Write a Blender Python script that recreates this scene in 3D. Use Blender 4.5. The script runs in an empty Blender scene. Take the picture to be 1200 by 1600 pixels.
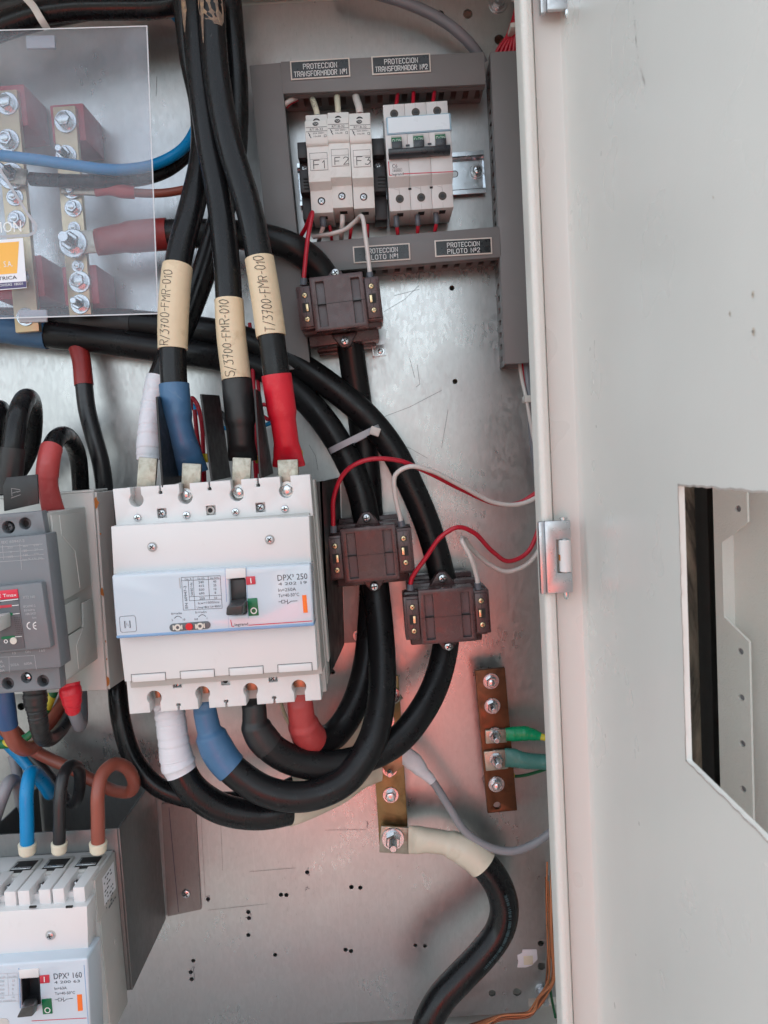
import bpy, bmesh, math, random
from mathutils import Vector, Matrix
random.seed(7)
S = bpy.context.scene
COL = S.collection
# ------------------------------------------------------------------ camera, sky, sun, exposure
FPX = 1200.0                      # focal length in photograph pixels (photo 1200 x 1600)
DIST = 0.70                       # camera to mounting plate, metres
CZ = 1.66                         # camera height
PITCH = math.radians(4.0)
ROLL = math.radians(3.2)
CAM = Vector((0, -DIST, CZ))
FWD = Vector((0, math.cos(PITCH), -math.sin(PITCH)))
_u0 = Vector((0, math.sin(PITCH), math.cos(PITCH)))
_r0 = Vector((1, 0, 0))
RGT = _r0 * math.cos(ROLL) - _u0 * math.sin(ROLL)
UPV = _r0 * math.sin(ROLL) + _u0 * math.cos(ROLL)
cd = bpy.data.cameras.new('camera'); co = bpy.data.objects.new('camera', cd); COL.objects.link(co)
mw = Matrix.Identity(4)
for i in range(3):
    mw[i][0] = RGT[i]; mw[i][1] = UPV[i]; mw[i][2] = -FWD[i]; mw[i][3] = CAM[i]
co.matrix_world = mw
cd.sensor_fit = 'VERTICAL'; cd.sensor_height = 24.0; cd.lens = 24.0 * FPX / 1600.0
cd.dof.use_dof = True; cd.dof.focus_distance = .60; cd.dof.aperture_fstop = 13.0
cd.clip_start = 0.01; cd.clip_end = 400
S.camera = co
S.render.resolution_x = 768; S.render.resolution_y = 1024
S.render.engine = 'CYCLES'
S.cycles.use_denoising = True
S.cycles.max_bounces = 8; S.cycles.transparent_max_bounces = 12
S.cycles.caustics_reflective = False; S.cycles.caustics_refractive = False
SUN_EL, SUN_AZ = 56.0, 165.0      # degrees; azimuth 0 = straight behind the camera, negative = from the left
w = bpy.data.worlds.new('World'); S.world = w; w.use_nodes = True
nt = w.node_tree; nt.nodes.clear()
sky = nt.nodes.new('ShaderNodeTexSky'); sky.sky_type = 'NISHITA'; sky.sun_disc = False
sky.sun_elevation = math.radians(SUN_EL); sky.sun_rotation = math.radians(180 - SUN_AZ)
sky.dust_density = 3.0; sky.air_density = 1.0; sky.ozone_density = 0.6
hs = nt.nodes.new('ShaderNodeHueSaturation'); hs.inputs['Saturation'].default_value = 0.33
bg = nt.nodes.new('ShaderNodeBackground'); bg.inputs['Strength'].default_value = 0.15
wo = nt.nodes.new('ShaderNodeOutputWorld')
nt.links.new(sky.outputs[0], hs.inputs['Color']); nt.links.new(hs.outputs[0], bg.inputs[0]); nt.links.new(bg.outputs[0], wo.inputs[0])
sd = bpy.data.lights.new('sun', 'SUN'); sd.energy = 5.0; sd.angle = math.radians(1.0); sd.color = (1.0, .95, .89)
so = bpy.data.objects.new('sun', sd); COL.objects.link(so)
_e, _a = math.radians(SUN_EL), math.radians(SUN_AZ)
_sd = Vector((math.sin(_a) * math.cos(_e), -math.cos(_a) * math.cos(_e), math.sin(_e)))
so.rotation_euler = (-_sd).to_track_quat('-Z', 'Y').to_euler(); so.location = (0, -3, 4)
S.view_settings.view_transform = 'Standard'; S.view_settings.look = 'None'
S.view_settings.exposure = 1.98; S.view_settings.gamma = 1.0; S.view_settings.use_curve_mapping = False
S.view_settings.use_white_balance = True; S.view_settings.white_balance_tint = 4.0; S.view_settings.white_balance_temperature = 6400

# ------------------------------------------------------------------ geometry helpers
def ray(px, py):
    return FWD + RGT * ((px - 600) / FPX) + UPV * ((800 - py) / FPX)
def P(px, py, d):
    """point seen at photo pixel (px, py), d millimetres in front of the mounting plate"""
    r = ray(px, py); t = (DIST - d / 1000.0) / r.y
    return CAM + r * t
def Pl(px, py, pt, nrm):
    r = ray(px, py); t = (pt - CAM).dot(nrm) / r.dot(nrm)
    return CAM + r * t
NV = Vector((0, -1, 0))
class Fr:
    """a flat frame: origin at one pixel, X towards another, Z towards the viewer; metres"""
    def __init__(s, ax, ay, bx, by, d):
        s.d = d; s.o = P(ax, ay, d); s.X = (P(bx, by, d) - s.o); s.len = s.X.length; s.X.normalize()
        s.Y = NV.cross(s.X)
        s.m = Matrix((( s.X.x, s.Y.x, NV.x, s.o.x), (s.X.y, s.Y.y, NV.y, s.o.y), (s.X.z, s.Y.z, NV.z, s.o.z), (0, 0, 0, 1)))
    def uv(s, px, py, w=0.0):
        q = P(px, py, s.d + w * 1000) - s.o
        return Vector((q.dot(s.X), q.dot(s.Y)))
    def p3(s, px, py, w=0.0):
        a = s.uv(px, py, w); return Vector((a.x, a.y, w))
    def pxm(s, n, w=0.0):
        return n * (DIST - s.d / 1000 - w) / FPX

I4 = Matrix.Identity(4)
def arc(cx, cy, r, a0, a1, n):
    return [(cx + r * math.cos(math.radians(a0 + (a1 - a0) * i / n)), cy + r * math.sin(math.radians(a0 + (a1 - a0) * i / n))) for i in range(n + 1)]
def circle(cx, cy, r, n=20):
    return [(cx + r * math.cos(2 * math.pi * i / n), cy + r * math.sin(2 * math.pi * i / n)) for i in range(n)]
def rectpoly(x0, y0, x1, y1, r=0.0, n=4):
    if x0 > x1: x0, x1 = x1, x0
    if y0 > y1: y0, y1 = y1, y0
    if r <= 0: return [(x0, y0), (x1, y0), (x1, y1), (x0, y1)]
    return arc(x1 - r, y0 + r, r, -90, 0, n) + arc(x1 - r, y1 - r, r, 0, 90, n) + arc(x0 + r, y1 - r, r, 90, 180, n) + arc(x0 + r, y0 + r, r, 180, 270, n)
def area2(p):
    return sum(p[i][0] * p[(i + 1) % len(p)][1] - p[(i + 1) % len(p)][0] * p[i][1] for i in range(len(p)))
def zrot(axis):
    return Vector((0, 0, 1)).rotation_difference(Vector(axis).normalized()).to_matrix().to_4x4()

_fontcache = {}
def text_mesh(s):
    if s in _fontcache: return _fontcache[s]
    c = bpy.data.curves.new('t', 'FONT'); c.body = s; c.size = 1.0; c.resolution_u = 2; c.fill_mode = 'FRONT'
    o = bpy.data.objects.new('t', c); COL.objects.link(o)
    dg = bpy.context.evaluated_depsgraph_get(); dg.update()
    me = bpy.data.meshes.new_from_object(o.evaluated_get(dg))
    vs = [(v.co.x, v.co.y) for v in me.vertices]; fs = [list(p.vertices) for p in me.polygons]
    bpy.data.meshes.remove(me); bpy.data.objects.remove(o); bpy.data.curves.remove(c)
    _fontcache[s] = (vs, fs)
    return vs, fs

class MB:
    def __init__(s):
        s.V = []; s.F = []; s.MI = []; s.mi = 0
    def add(s, vs, fs, m=None):
        b = len(s.V)
        s.V += [(m @ Vector(v)) if m is not None else Vector(v) for v in vs]
        s.F += [[b + i for i in f] for f in fs]; s.MI += [s.mi] * len(fs)
    def addbm(s, bm, m=None):
        bm.verts.index_update()
        s.add([v.co.copy() for v in bm.verts], [[v.index for v in f.verts] for f in bm.faces], m); bm.free()
    def _bev(s, bm, b, seg, ang=35):
        if b <= 0: return
        bmesh.ops.recalc_face_normals(bm, faces=bm.faces)
        es = [e for e in bm.edges if len(e.link_faces) == 2 and e.calc_face_angle(0) > math.radians(ang)]
        bmesh.ops.bevel(bm, geom=es, offset=b, segments=seg, profile=.5, affect='EDGES', clamp_overlap=True)
    def box(s, x0, x1, y0, y1, z0, z1, b=0.0, seg=2, m=None):
        bm = bmesh.new()
        v = [bm.verts.new(p) for p in ((x0, y0, z0), (x1, y0, z0), (x1, y1, z0), (x0, y1, z0), (x0, y0, z1), (x1, y0, z1), (x1, y1, z1), (x0, y1, z1))]
        for f in ((0, 3, 2, 1), (4, 5, 6, 7), (0, 1, 5, 4), (1, 2, 6, 5), (2, 3, 7, 6), (3, 0, 4, 7)): bm.faces.new([v[i] for i in f])
        bmesh.ops.recalc_face_normals(bm, faces=bm.faces)
        s._bev(bm, b, seg); s.addbm(bm, m)
    def prism(s, poly, z0, z1, b=0.0, seg=2, holes=(), m=None):
        bm = bmesh.new()
        if not holes:
            if area2(poly) < 0: poly = list(reversed(poly))
            lo = [bm.verts.new((x, y, z0)) for x, y in poly]; hi = [bm.verts.new((x, y, z1)) for x, y in poly]
            bm.faces.new(list(reversed(lo))); bm.faces.new(hi); n = len(poly)
            for i in range(n): bm.faces.new((lo[i], lo[(i + 1) % n], hi[(i + 1) % n], hi[i]))
        else:
            es = []
            for lp in [poly] + list(holes):
                vs = [bm.verts.new((x, y, z0)) for x, y in lp]
                for i in range(len(vs)): es.append(bm.edges.new((vs[i], vs[(i + 1) % len(vs)])))
            r = bmesh.ops.triangle_fill(bm, use_beauty=True, use_dissolve=False, edges=es)
            fs = [g for g in r['geom'] if isinstance(g, bmesh.types.BMFace)]
            bmesh.ops.dissolve_limit(bm, angle_limit=0.01, verts=[], edges=[e for e in bm.edges if len(e.link_faces) == 2]) if False else None
            r = bmesh.ops.extrude_face_region(bm, geom=fs)
            vs = [g for g in r['geom'] if isinstance(g, bmesh.types.BMVert)]
            bmesh.ops.translate(bm, verts=vs, vec=(0, 0, z1 - z0))
            bmesh.ops.recalc_face_normals(bm, faces=bm.faces)
        s._bev(bm, b, seg); s.addbm(bm, m)
    def loft(s, loops, caps=True, m=None):
        """loops: list of equal-length 3D rings"""
        n = len(loops[0]); vs = [p for lp in loops for p in lp]; fs = []
        for k in range(len(loops) - 1):
            for i in range(n):
                fs.append((k * n + i, k * n + (i + 1) % n, (k + 1) * n + (i + 1) % n, (k + 1) * n + i))
        if caps:
            fs.append(tuple(reversed(range(n)))); fs.append(tuple((len(loops) - 1) * n + i for i in range(n)))
        s.add(vs, fs, m)
    def lathe(s, prof, c=(0, 0, 0), axis=(0, 0, 1), seg=24):
        m = Matrix.Translation(Vector(c)) @ zrot(axis)
        loops = [[(r * math.cos(2 * math.pi * i / seg), r * math.sin(2 * math.pi * i / seg), z) for i in range(seg)] for r, z in prof]
        s.loft(loops, True, m)
    def cyl(s, c, axis, r, h, seg=20, b=0.0):
        if b: s.lathe([(r - b, 0), (r, b), (r, h - b), (r - b, h)], c, axis, seg)
        else: s.lathe([(r, 0), (r, h)], c, axis, seg)
    def tube(s, pts, r, seg=18, ref=None, caps=True, ell=None):
        """r: number or list; ell: list of (across, depth) radii, measured against ref"""
        n = len(pts); loops = []; prev = None
        for i in range(n):
            t = (pts[min(i + 1, n - 1)] - pts[max(i - 1, 0)]).normalized()
            if ref is not None:
                a = t.cross(ref).normalized()
            elif prev is None:
                a = t.cross(NV if abs(t.dot(NV)) < .9 else Vector((0, 0, 1))).normalized()
            else:
                a = (prev - t * prev.dot(t)).normalized()
            prev = a; bb = a.cross(t)
            ra, rb = ell[i] if ell else ((r[i], r[i]) if isinstance(r, (list, tuple)) else (r, r))
            loops.append([pts[i] + a * (ra * math.cos(2 * math.pi * k / seg)) + bb * (rb * math.sin(2 * math.pi * k / seg)) for k in range(seg)])
        s.loft(loops, caps)
    def ribbon(s, line, wd, fn):
        """flat stroke of width wd along a 2D polyline, mapped by fn(u, v)"""
        q = [Vector(p) for p in line]
        q = [p for i, p in enumerate(q) if i == 0 or (p - q[i - 1]).length > 1e-7]
        if len(q) < 2: return
        closed = (q[0] - q[-1]).length < 1e-7
        h = wd / 2; L = []; R = []; n = len(q)
        for i in range(n):
            if closed:
                d0 = (q[i] - q[i - 1 if i > 0 else -2]).normalized(); d1 = (q[(i + 1) if i < n - 1 else 1] - q[i]).normalized()
            else:
                d0 = (q[i] - q[i - 1]).normalized() if i > 0 else (q[1] - q[0]).normalized()
                d1 = (q[i + 1] - q[i]).normalized() if i < n - 1 else d0
            t = d0 + d1
            t = t.normalized() if t.length > 1e-6 else d0
            nn = Vector((-t.y, t.x)); k = h / max(.45, nn.dot(Vector((-d0.y, d0.x))))
            c = q[i].copy()
            if not closed and i == 0: c -= d1 * h * .8
            if not closed and i == n - 1: c += d0 * h * .8
            L.append(fn(*(c + nn * k))); R.append(fn(*(c - nn * k)))
        vs = L + R
        s.add(vs, [(i, n + i, n + i + 1, i + 1) for i in range(n - 1)])
    def text(s, body, u, v, h, w=0.0, align='L', wid=None, rot=0.0, fn=None):
        """printed text, cap height h, optionally squeezed to width wid, at local (u, v)"""
        vs, fs = text_mesh(body)
        if not vs: return
        x0 = min(p[0] for p in vs); x1 = max(p[0] for p in vs)
        k = h / 0.69; kx = k if wid is None else wid / max(1e-6, x1 - x0)
        W = (x1 - x0) * kx; off = {'L': 0, 'C': -W / 2, 'R': -W}[align]
        ca, sa = math.cos(rot), math.sin(rot)
        out = []
        for x, y in vs:
            a = (x - x0) * kx + off; b = y * k
            q = (u + a * ca - b * sa, v + a * sa + b * ca)
            out.append(fn(*q) if fn else (q[0], q[1], w))
        s.add(out, fs)
    def screw(s, c, r, axis=(0, 0, 1), h=None, pan=True, rot=0.3):
        """pan head with a cross recess; uses material slots 0 (metal) and 1 (dark)"""
        h = h or r * .55; mi = s.mi
        s.lathe([(r, 0), (r, h * .35), (r * .86, h * .75), (r * .55, h * .97), (r * .01, h)], c, axis, 20)
        s.mi = 1
        m = Matrix.Translation(Vector(c)) @ zrot(axis) @ Matrix.Rotation(rot, 4, 'Z')
        l, t = r * .62, r * .13
        s.box(-l, l, -t, t, h * .3, h * 1.02, m=m); s.box(-t, t, -l, l, h * .3, h * 1.03, m=m)
        s.mi = mi
    def nut(s, c, r, h, axis=(0, 0, 1), rot=0.2):
        m = Matrix.Translation(Vector(c)) @ zrot(axis) @ Matrix.Rotation(rot, 4, 'Z')
        ring = lambda q, z: [(q * math.cos(math.pi / 3 * i), q * math.sin(math.pi / 3 * i), z) for i in range(6)]
        s.loft([ring(r, 0), ring(r, h * .8), ring(r * .86, h)], True, m)
    def bolt(s, c, r, axis=(0, 0, 1), style='hex', rot=0.2, stud=1.0):
        """washer + spring washer + hex head or nut with stud; r = washer radius"""
        c = Vector(c); ax = Vector(axis).normalized()
        s.lathe([(r * .5, 0), (r, 0), (r, r * .12), (r * .96, r * .16), (r * .5, r * .16)], c, ax, 24)
        s.lathe([(r * .45, 0), (r * .74, 0), (r * .74, r * .16), (r * .45, r * .16)], c + ax * r * .16, ax, 20)
        s.nut(c + ax * r * .32, r * .68, r * .5, ax, rot)
        if style == 'stud':
            rs = r * .34; z = r * .32; prof = [(rs, 0)]; zz = r * .82
            top = zz + r * stud
            k = 0
            while zz < top: prof += [(rs * .88, zz), (rs, zz + r * .05)]; zz += r * .10
            prof += [(rs * .8, top + r * .05)]
            s.lathe(prof, c, ax, 14)
        elif style == 'ring':
            s.lathe([(r * .3, 0), (r * .36, r * .95), (r * .22, r * 1.0)], c, ax, 16)
        else:
            s.lathe([(r * .5, r * .82), (r * .42, r * .86), (r * .01, r * .87)], c, ax, 16)

def tag(o, label=None, cat=None, group=None, kind=None):
    if label: o['label'] = label
    if cat: o['category'] = cat
    if group: o['group'] = group
    if kind: o['kind'] = kind
    return o
def empty(name, m, label, cat, group=None):
    o = bpy.data.objects.new(name, None); COL.objects.link(o); o.empty_display_size = .01
    o.matrix_world = m if isinstance(m, Matrix) else Matrix.Translation(m)
    return tag(o, label, cat, group)
def part(name, mb, mats, parent=None, label=None, smooth=32, m=None):
    me = bpy.data.meshes.new(name)
    me.from_pydata([tuple(v) for v in mb.V], [], mb.F)
    if not isinstance(mats, (list, tuple)): mats = [mats]
    for k in mats: me.materials.append(k)
    for p, i in zip(me.polygons, mb.MI): p.material_index = min(i, len(mats) - 1); p.use_smooth = True
    me.validate(); me.set_sharp_from_angle(angle=math.radians(smooth))
    o = bpy.data.objects.new(name, me); COL.objects.link(o)
    if parent is not None: o.parent = parent
    if m is not None: o.matrix_world = m
    if label: o['label'] = label
    return o
def thing1(name, mb, mats, label, cat, group=None, m=None, smooth=32):
    return tag(part(name, mb, mats, None, None, smooth, m), label, cat, group)

def spline(w, t):
    """Catmull-Rom through waypoints at float index t"""
    n = len(w); i = max(0, min(n - 2, int(math.floor(t)))); f = t - i
    p1, p2 = w[i], w[i + 1]
    p0 = w[i - 1] if i > 0 else p1 * 2 - p2
    p3 = w[i + 2] if i + 2 < n else p2 * 2 - p1
    l1 = max((p1 - p0).length, 1e-6) ** .5; l2 = max((p2 - p1).length, 1e-6) ** .5; l3 = max((p3 - p2).length, 1e-6) ** .5
    m1 = ((p1 - p0) / l1 - (p2 - p0) / (l1 + l2) + (p2 - p1) / l2) * l2
    m2 = ((p2 - p1) / l2 - (p3 - p1) / (l2 + l3) + (p3 - p2) / l3) * l2
    f2, f3 = f * f, f * f * f
    return p1 * (2 * f3 - 3 * f2 + 1) + m1 * (f3 - 2 * f2 + f) + p2 * (-2 * f3 + 3 * f2) + m2 * (f3 - f2)
def samp(w, t0, t1, n=9):
    k = max(4, int(abs(t1 - t0) * n)); return [spline(w, t0 + (t1 - t0) * i / k) for i in range(k + 1)]
def lerpkeys(keys, t):
    if t <= keys[0][0]: return keys[0][1:]
    for a, b in zip(keys, keys[1:]):
        if t <= b[0]:
            f = (t - a[0]) / max(1e-9, b[0] - a[0]); f = f * f * (3 - 2 * f)
            return tuple(x + (y - x) * f for x, y in zip(a[1:], b[1:]))
    return keys[-1][1:]
def W(*pts): return [P(*p) for p in pts]
def wire(name, pts, r, mat, label, cat='wire', group=None, n=9, seg=14):
    w = W(*pts); o = w[0]; w = [p - o for p in w]
    mb = MB(); mb.tube(samp(w, 0, len(w) - 1, n), r, seg)
    return thing1(name, mb, mat, label, cat, group, Matrix.Translation(o), 60)
class Cable:
    """a cable with a sheath and sleeves along one path"""
    def __init__(s, name, pts, label, cat='cable', group=None):
        w = W(*pts); s.o = w[0]; s.w = [p - s.o for p in w]
        s.root = empty(name, s.o, label, cat, group); s.n = len(pts)
    def sheath(s, r, mat, t0=0.0, t1=None, name='sheath', n=10, seg=22):
        t1 = s.n - 1 if t1 is None else t1; s.r = r
        mb = MB(); mb.tube(samp(s.w, t0, t1, n), r, seg); return part(name, mb, mat, s.root, smooth=60)
    def sleeve(s, name, keys, mat, n=16, seg=24, jit=0.0, label=None, ref=NV, wraps=0.0):
        """keys: (t, across, depth) radii in metres"""
        t0, t1 = keys[0][0], keys[-1][0]; k = max(6, int((t1 - t0) * n)); pts = []; ell = []
        rnd = random.Random(int(t0 * 100) + len(keys))
        for i in range(k + 1):
            t = t0 + (t1 - t0) * i / k; pts.append(spline(s.w, t)); a, b = lerpkeys(keys, t)
            q = 1 + jit * (rnd.random() - .5) + (.055 * ((t * wraps + .15 * math.sin(t * 9)) % 1.0) if wraps else 0); ell.append((a * q, b * q))
        mb = MB(); mb.tube(pts, 0, seg, ref, True, ell); return part(name, mb, mat, s.root, label, smooth=50)
    def lug(s, t, hole_px, d, wd, mat, length=None):
        pass
    def writing(s, body, t0, t1, r, h, mat, parent, voff=0.0, seed=1):
        """hand lettering running along the cable from t0 to t1, wrapped on radius r"""
        rnd = random.Random(seed); mb = MB()
        pts = samp(s.w, t0, t1, 30); L = [0]
        for a, b in zip(pts, pts[1:]): L.append(L[-1] + (b - a).length)
        def fn(u, v):
            u = max(0, min(L[-1], u)); i = 0
            while i < len(L) - 2 and L[i + 1] < u: i += 1
            f = (u - L[i]) / max(1e-9, L[i + 1] - L[i]); c = pts[i].lerp(pts[i + 1], f)
            t = (pts[i + 1] - pts[i]).normalized(); side = NV.cross(t).normalized(); up = t.cross(side)
            if up.dot(NV) < 0: up = -up
            a = (v + voff) / r
            return c + side * (math.sin(a) * (r + .00025)) + up * (math.cos(a) * (r + .00025))
        strokes, wid = stroke_text(body, h, rnd, .20, .5)
        k = L[-1] * .97 / wid
        for ln in strokes:
            fine = []
            for a, b in zip(ln, ln[1:]):
                for i in range(3): fine.append((a[0] + (b[0] - a[0]) * i / 3, a[1] + (b[1] - a[1]) * i / 3))
            fine.append(ln[-1])
            mb.ribbon([(x * k, y - h / 2) for x, y in fine], h * .062, fn)
        return part('handwriting', mb, mat, parent)

GL = {
 'P': (4, [[(0, 0), (0, 6), (3, 6), (4, 5.2), (4, 3.8), (3, 3), (0, 3)]]),
 'R': (4, [[(0, 0), (0, 6), (3, 6), (4, 5.2), (4, 3.8), (3, 3), (0, 3)], [(2, 3), (4, 0)]]),
 'O': (4, [[(1, 0), (0, 1), (0, 5), (1, 6), (3, 6), (4, 5), (4, 1), (3, 0), (1, 0)]]),
 'T': (4, [[(2, 0), (2, 6)], [(0, 6), (4, 6)]]),
 'E': (3.6, [[(3.6, 0), (0, 0), (0, 6), (3.6, 6)], [(0, 3), (3, 3)]]),
 'C': (4, [[(4, 5), (3, 6), (1, 6), (0, 5), (0, 1), (1, 0), (3, 0), (4, 1)]]),
 'I': (.6, [[(.3, 0), (.3, 6)]]),
 'N': (4, [[(0, 0), (0, 6), (4, 0), (4, 6)]]),
 'S': (4, [[(0, 1), (1, 0), (3, 0), (4, 1), (4, 2.2), (3, 3), (1, 3), (0, 3.8), (0, 5), (1, 6), (3, 6), (4, 5)]]),
 'F': (3.6, [[(0, 0), (0, 6), (3.6, 6)], [(0, 3), (3, 3)]]),
 'M': (4.6, [[(0, 0), (0, 6), (2.3, 2.6), (4.6, 6), (4.6, 0)]]),
 'A': (4, [[(0, 0), (0, 4.6), (1.2, 6), (2.8, 6), (4, 4.6), (4, 0)], [(0, 2.4), (4, 2.4)]]),
 'D': (4, [[(0, 0), (0, 6), (2.8, 6), (4, 4.8), (4, 1.2), (2.8, 0), (0, 0)]]),
 'L': (3.4, [[(0, 6), (0, 0), (3.4, 0)]]),
 'º': (1.8, [[(.3, 3.6), (0, 4), (0, 5.6), (.3, 6), (1.5, 6), (1.8, 5.6), (1.8, 4), (1.5, 3.6), (.3, 3.6)], [(0, 2.6), (1.8, 2.6)]]),
 '0': (3.4, [[(1.7 + 1.7 * math.cos(2.2 + i * 6.6 / 14), 3 + 3 * math.sin(2.2 + i * 6.6 / 14)) for i in range(15)]]),
 '1': (1.6, [[(0, 4.6), (1.4, 6), (1.4, 0)]]),
 '2': (3.6, [[(0, 4.8), (.8, 6), (2.8, 6), (3.6, 5), (3.4, 3.8), (0, 0), (3.8, 0)]]),
 '3': (3.4, [[(0, 5.8), (3.2, 5.9), (1.4, 3.6), (2.8, 3.4), (3.4, 2.2), (3, .7), (1.6, 0), (0, .6)]]),
 '4': (3.6, [[(2.8, 0), (2.8, 6), (0, 2), (3.8, 2)]]),
 '5': (3.4, [[(3.2, 6), (.4, 6), (.2, 3.4), (2, 3.8), (3.4, 2.6), (3, .8), (1.6, 0), (0, .6)]]),
 '7': (3.4, [[(0, 5.8), (3.4, 6), (1.4, 0)], [(.9, 3), (3, 3.2)]]),
 '/': (3, [[(0, -.8), (3, 6.6)]]),
 '-': (2.4, [[(.2, 2.8), (2.2, 2.9)]]),
 ' ': (2.4, []),
}
def stroke_text(body, h, rnd=None, slant=0.0, jit=0.0, gap=1.7):
    x = 0; out = []; k = h / 6.0
    for ch in body:
        wd, st = GL[ch]
        dy = (rnd.random() - .5) * jit if rnd else 0; sc = 1 + ((rnd.random() - .5) * jit * .4 if rnd else 0)
        for ln in st:
            q = []
            for a, b in ln:
                if rnd: a += (rnd.random() - .5) * jit; b += (rnd.random() - .5) * jit
                q.append(((x + a * sc + b * slant) * k, (b * sc + dy) * k))
            out.append(q)
        x += wd + gap
    return out, (x - gap) * k
# ------------------------------------------------------------------ materials (all procedural)
def lin(r, g=None, b=None):
    """sRGB 0-255 to linear"""
    if g is None: g = b = r
    f = lambda c: (c / 255 / 12.92) if c <= 10 else (((c / 255) + .055) / 1.055) ** 2.4
    return (f(r), f(g), f(b))
class NT:
    def __init__(s, name):
        s.m = bpy.data.materials.new(name); s.m.use_nodes = True; s.t = s.m.node_tree
        s.p = s.t.nodes['Principled BSDF']; s.out = s.t.nodes['Material Output']
        s.tc = s.t.nodes.new('ShaderNodeTexCoord')
    def n(s, ty, **kw):
        x = s.t.nodes.new(ty)
        for k, v in kw.items(): setattr(x, k, v)
        return x
    def l(s, a, b): s.t.links.new(a, b)
    def mapping(s, scale=(1, 1, 1), rot=(0, 0, 0)):
        x = s.n('ShaderNodeMapping'); x.inputs['Scale'].default_value = scale; x.inputs['Rotation'].default_value = rot
        s.l(s.tc.outputs['Object'], x.inputs['Vector']); return x.outputs[0]
    def noise(s, scale, detail=3, vec=None, rough=.55, dist=0.0):
        x = s.n('ShaderNodeTexNoise'); x.inputs['Scale'].default_value = scale; x.inputs['Detail'].default_value = detail
        x.inputs['Roughness'].default_value = rough; x.inputs['Distortion'].default_value = dist
        s.l(vec if vec is not None else s.tc.outputs['Object'], x.inputs['Vector']); return x.outputs['Fac']
    def rng(s, v, a, b, c, d):
        x = s.n('ShaderNodeMapRange'); x.inputs[1].default_value = a; x.inputs[2].default_value = b; x.inputs[3].default_value = c; x.inputs[4].default_value = d
        s.l(v, x.inputs[0]); return x.outputs[0]
    def mix(s, f, a, b, ty='MIX'):
        x = s.n('ShaderNodeMix'); x.data_type = 'RGBA'; x.blend_type = ty
        for sock, v in ((x.inputs[0], f), (x.inputs[6], a), (x.inputs[7], b)):
            if hasattr(v, 'is_linked'): s.l(v, sock)
            elif isinstance(v, (int, float)): sock.default_value = v
            else: sock.default_value = (*v[:3], 1)
        return x.outputs[2]
    def math(s, op, a, b):
        x = s.n('ShaderNodeMath', operation=op)
        for sock, v in ((x.inputs[0], a), (x.inputs[1], b)):
            if hasattr(v, 'is_linked'): s.l(v, sock)
            else: sock.default_value = v
        return x.outputs[0]
    def bump(s, h, strength, dist=.0005):
        x = s.n('ShaderNodeBump'); x.inputs['Strength'].default_value = strength; x.inputs['Distance'].default_value = dist
        s.l(h, x.inputs['Height']); s.l(x.outputs[0], s.p.inputs['Normal'])
    def set(s, **kw):
        for k, v in kw.items():
            sock = s.p.inputs[k.replace('_', ' ')]
            if hasattr(v, 'is_linked'): s.l(v, sock)
            elif isinstance(v, (tuple, list)): sock.default_value = (*v[:3], 1)
            else: sock.default_value = v
def M(name, col, rough=.45, metal=0.0, var=.05, vs=35, rv=.08, bump=0.0, bs=900, bd=.0004, dirt=None, dirt_amt=.35, dirt_scale=60, dirt_lo=.58, coat=0.0, spec=.5, stretch=None):
    n = NT(name); vec = n.mapping(stretch) if stretch else None
    v = n.noise(vs, 4, vec)
    c = n.mix(v, tuple(x * (1 - var) for x in col), tuple(min(1, x * (1 + var)) for x in col))
    if dirt:
        d = n.rng(n.noise(dirt_scale, 6, vec, .65, .6), dirt_lo, dirt_lo + .16, 0, dirt_amt)
        c = n.mix(d, c, dirt)
    n.set(Base_Color=c, Metallic=metal, Roughness=n.rng(n.noise(vs * 2.3, 3, vec), .3, .7, max(.03, rough - rv), min(1, rough + rv)), Coat_Weight=coat)
    n.p.inputs['Specular IOR Level'].default_value = spec
    if bump: n.bump(n.noise(bs, 3, vec), bump, bd)
    return n.m

def galv(name, base, dark, rough, tint=(1, 1, 1)):
    n = NT(name)
    vo = n.n('ShaderNodeTexVoronoi'); vo.inputs['Scale'].default_value = 420; vo.inputs['Randomness'].default_value = 1
    n.l(n.mapping((1, 1, .45)), vo.inputs['Vector'])
    sp = n.n('ShaderNodeSeparateColor'); n.l(vo.outputs['Color'], sp.inputs[0])
    c = n.mix(sp.outputs[0], tuple(base * .95 * t for t in tint), tuple(base * 1.03 * t for t in tint))
    big = n.noise(9, 5, None, .6, .4)
    c = n.mix(n.rng(big, .35, .7, 0, .45), c, tuple(base * .80 * t for t in tint))
    # short dark rolling scuffs along the sheet
    st = n.rng(n.noise(1000, 3, n.mapping((1, 1, .16), (0, .05, 0)), .6, .3), .62, .72, 0, .5)
    patch = n.rng(n.noise(9, 3), .44, .66, .08, .9)
    c = n.mix(n.math('MULTIPLY', st, patch), c, tuple(dark * t for t in tint))
    st2 = n.rng(n.noise(900, 2, n.mapping((1, 1, .3))), .64, .70, 0, .09)
    c = n.mix(st2, c, tuple(dark * 1.5 * t for t in tint))
    ln = n.rng(n.noise(700, 2, n.mapping((1, 1, .012), (0, .02, 0))), .62, .70, 0, .22)
    c = n.mix(ln, c, tuple(base * 1.2 * t for t in tint))
    r = n.math('ADD', n.rng(big, .3, .7, rough - .05, rough + .07), n.math('MULTIPLY', sp.outputs[1], .07))
    n.set(Base_Color=c, Metallic=.88, Roughness=r)
    n.bump(n.noise(500, 3, n.mapping((1, 1, .25))), .035, .0004)
    return n.m

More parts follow.
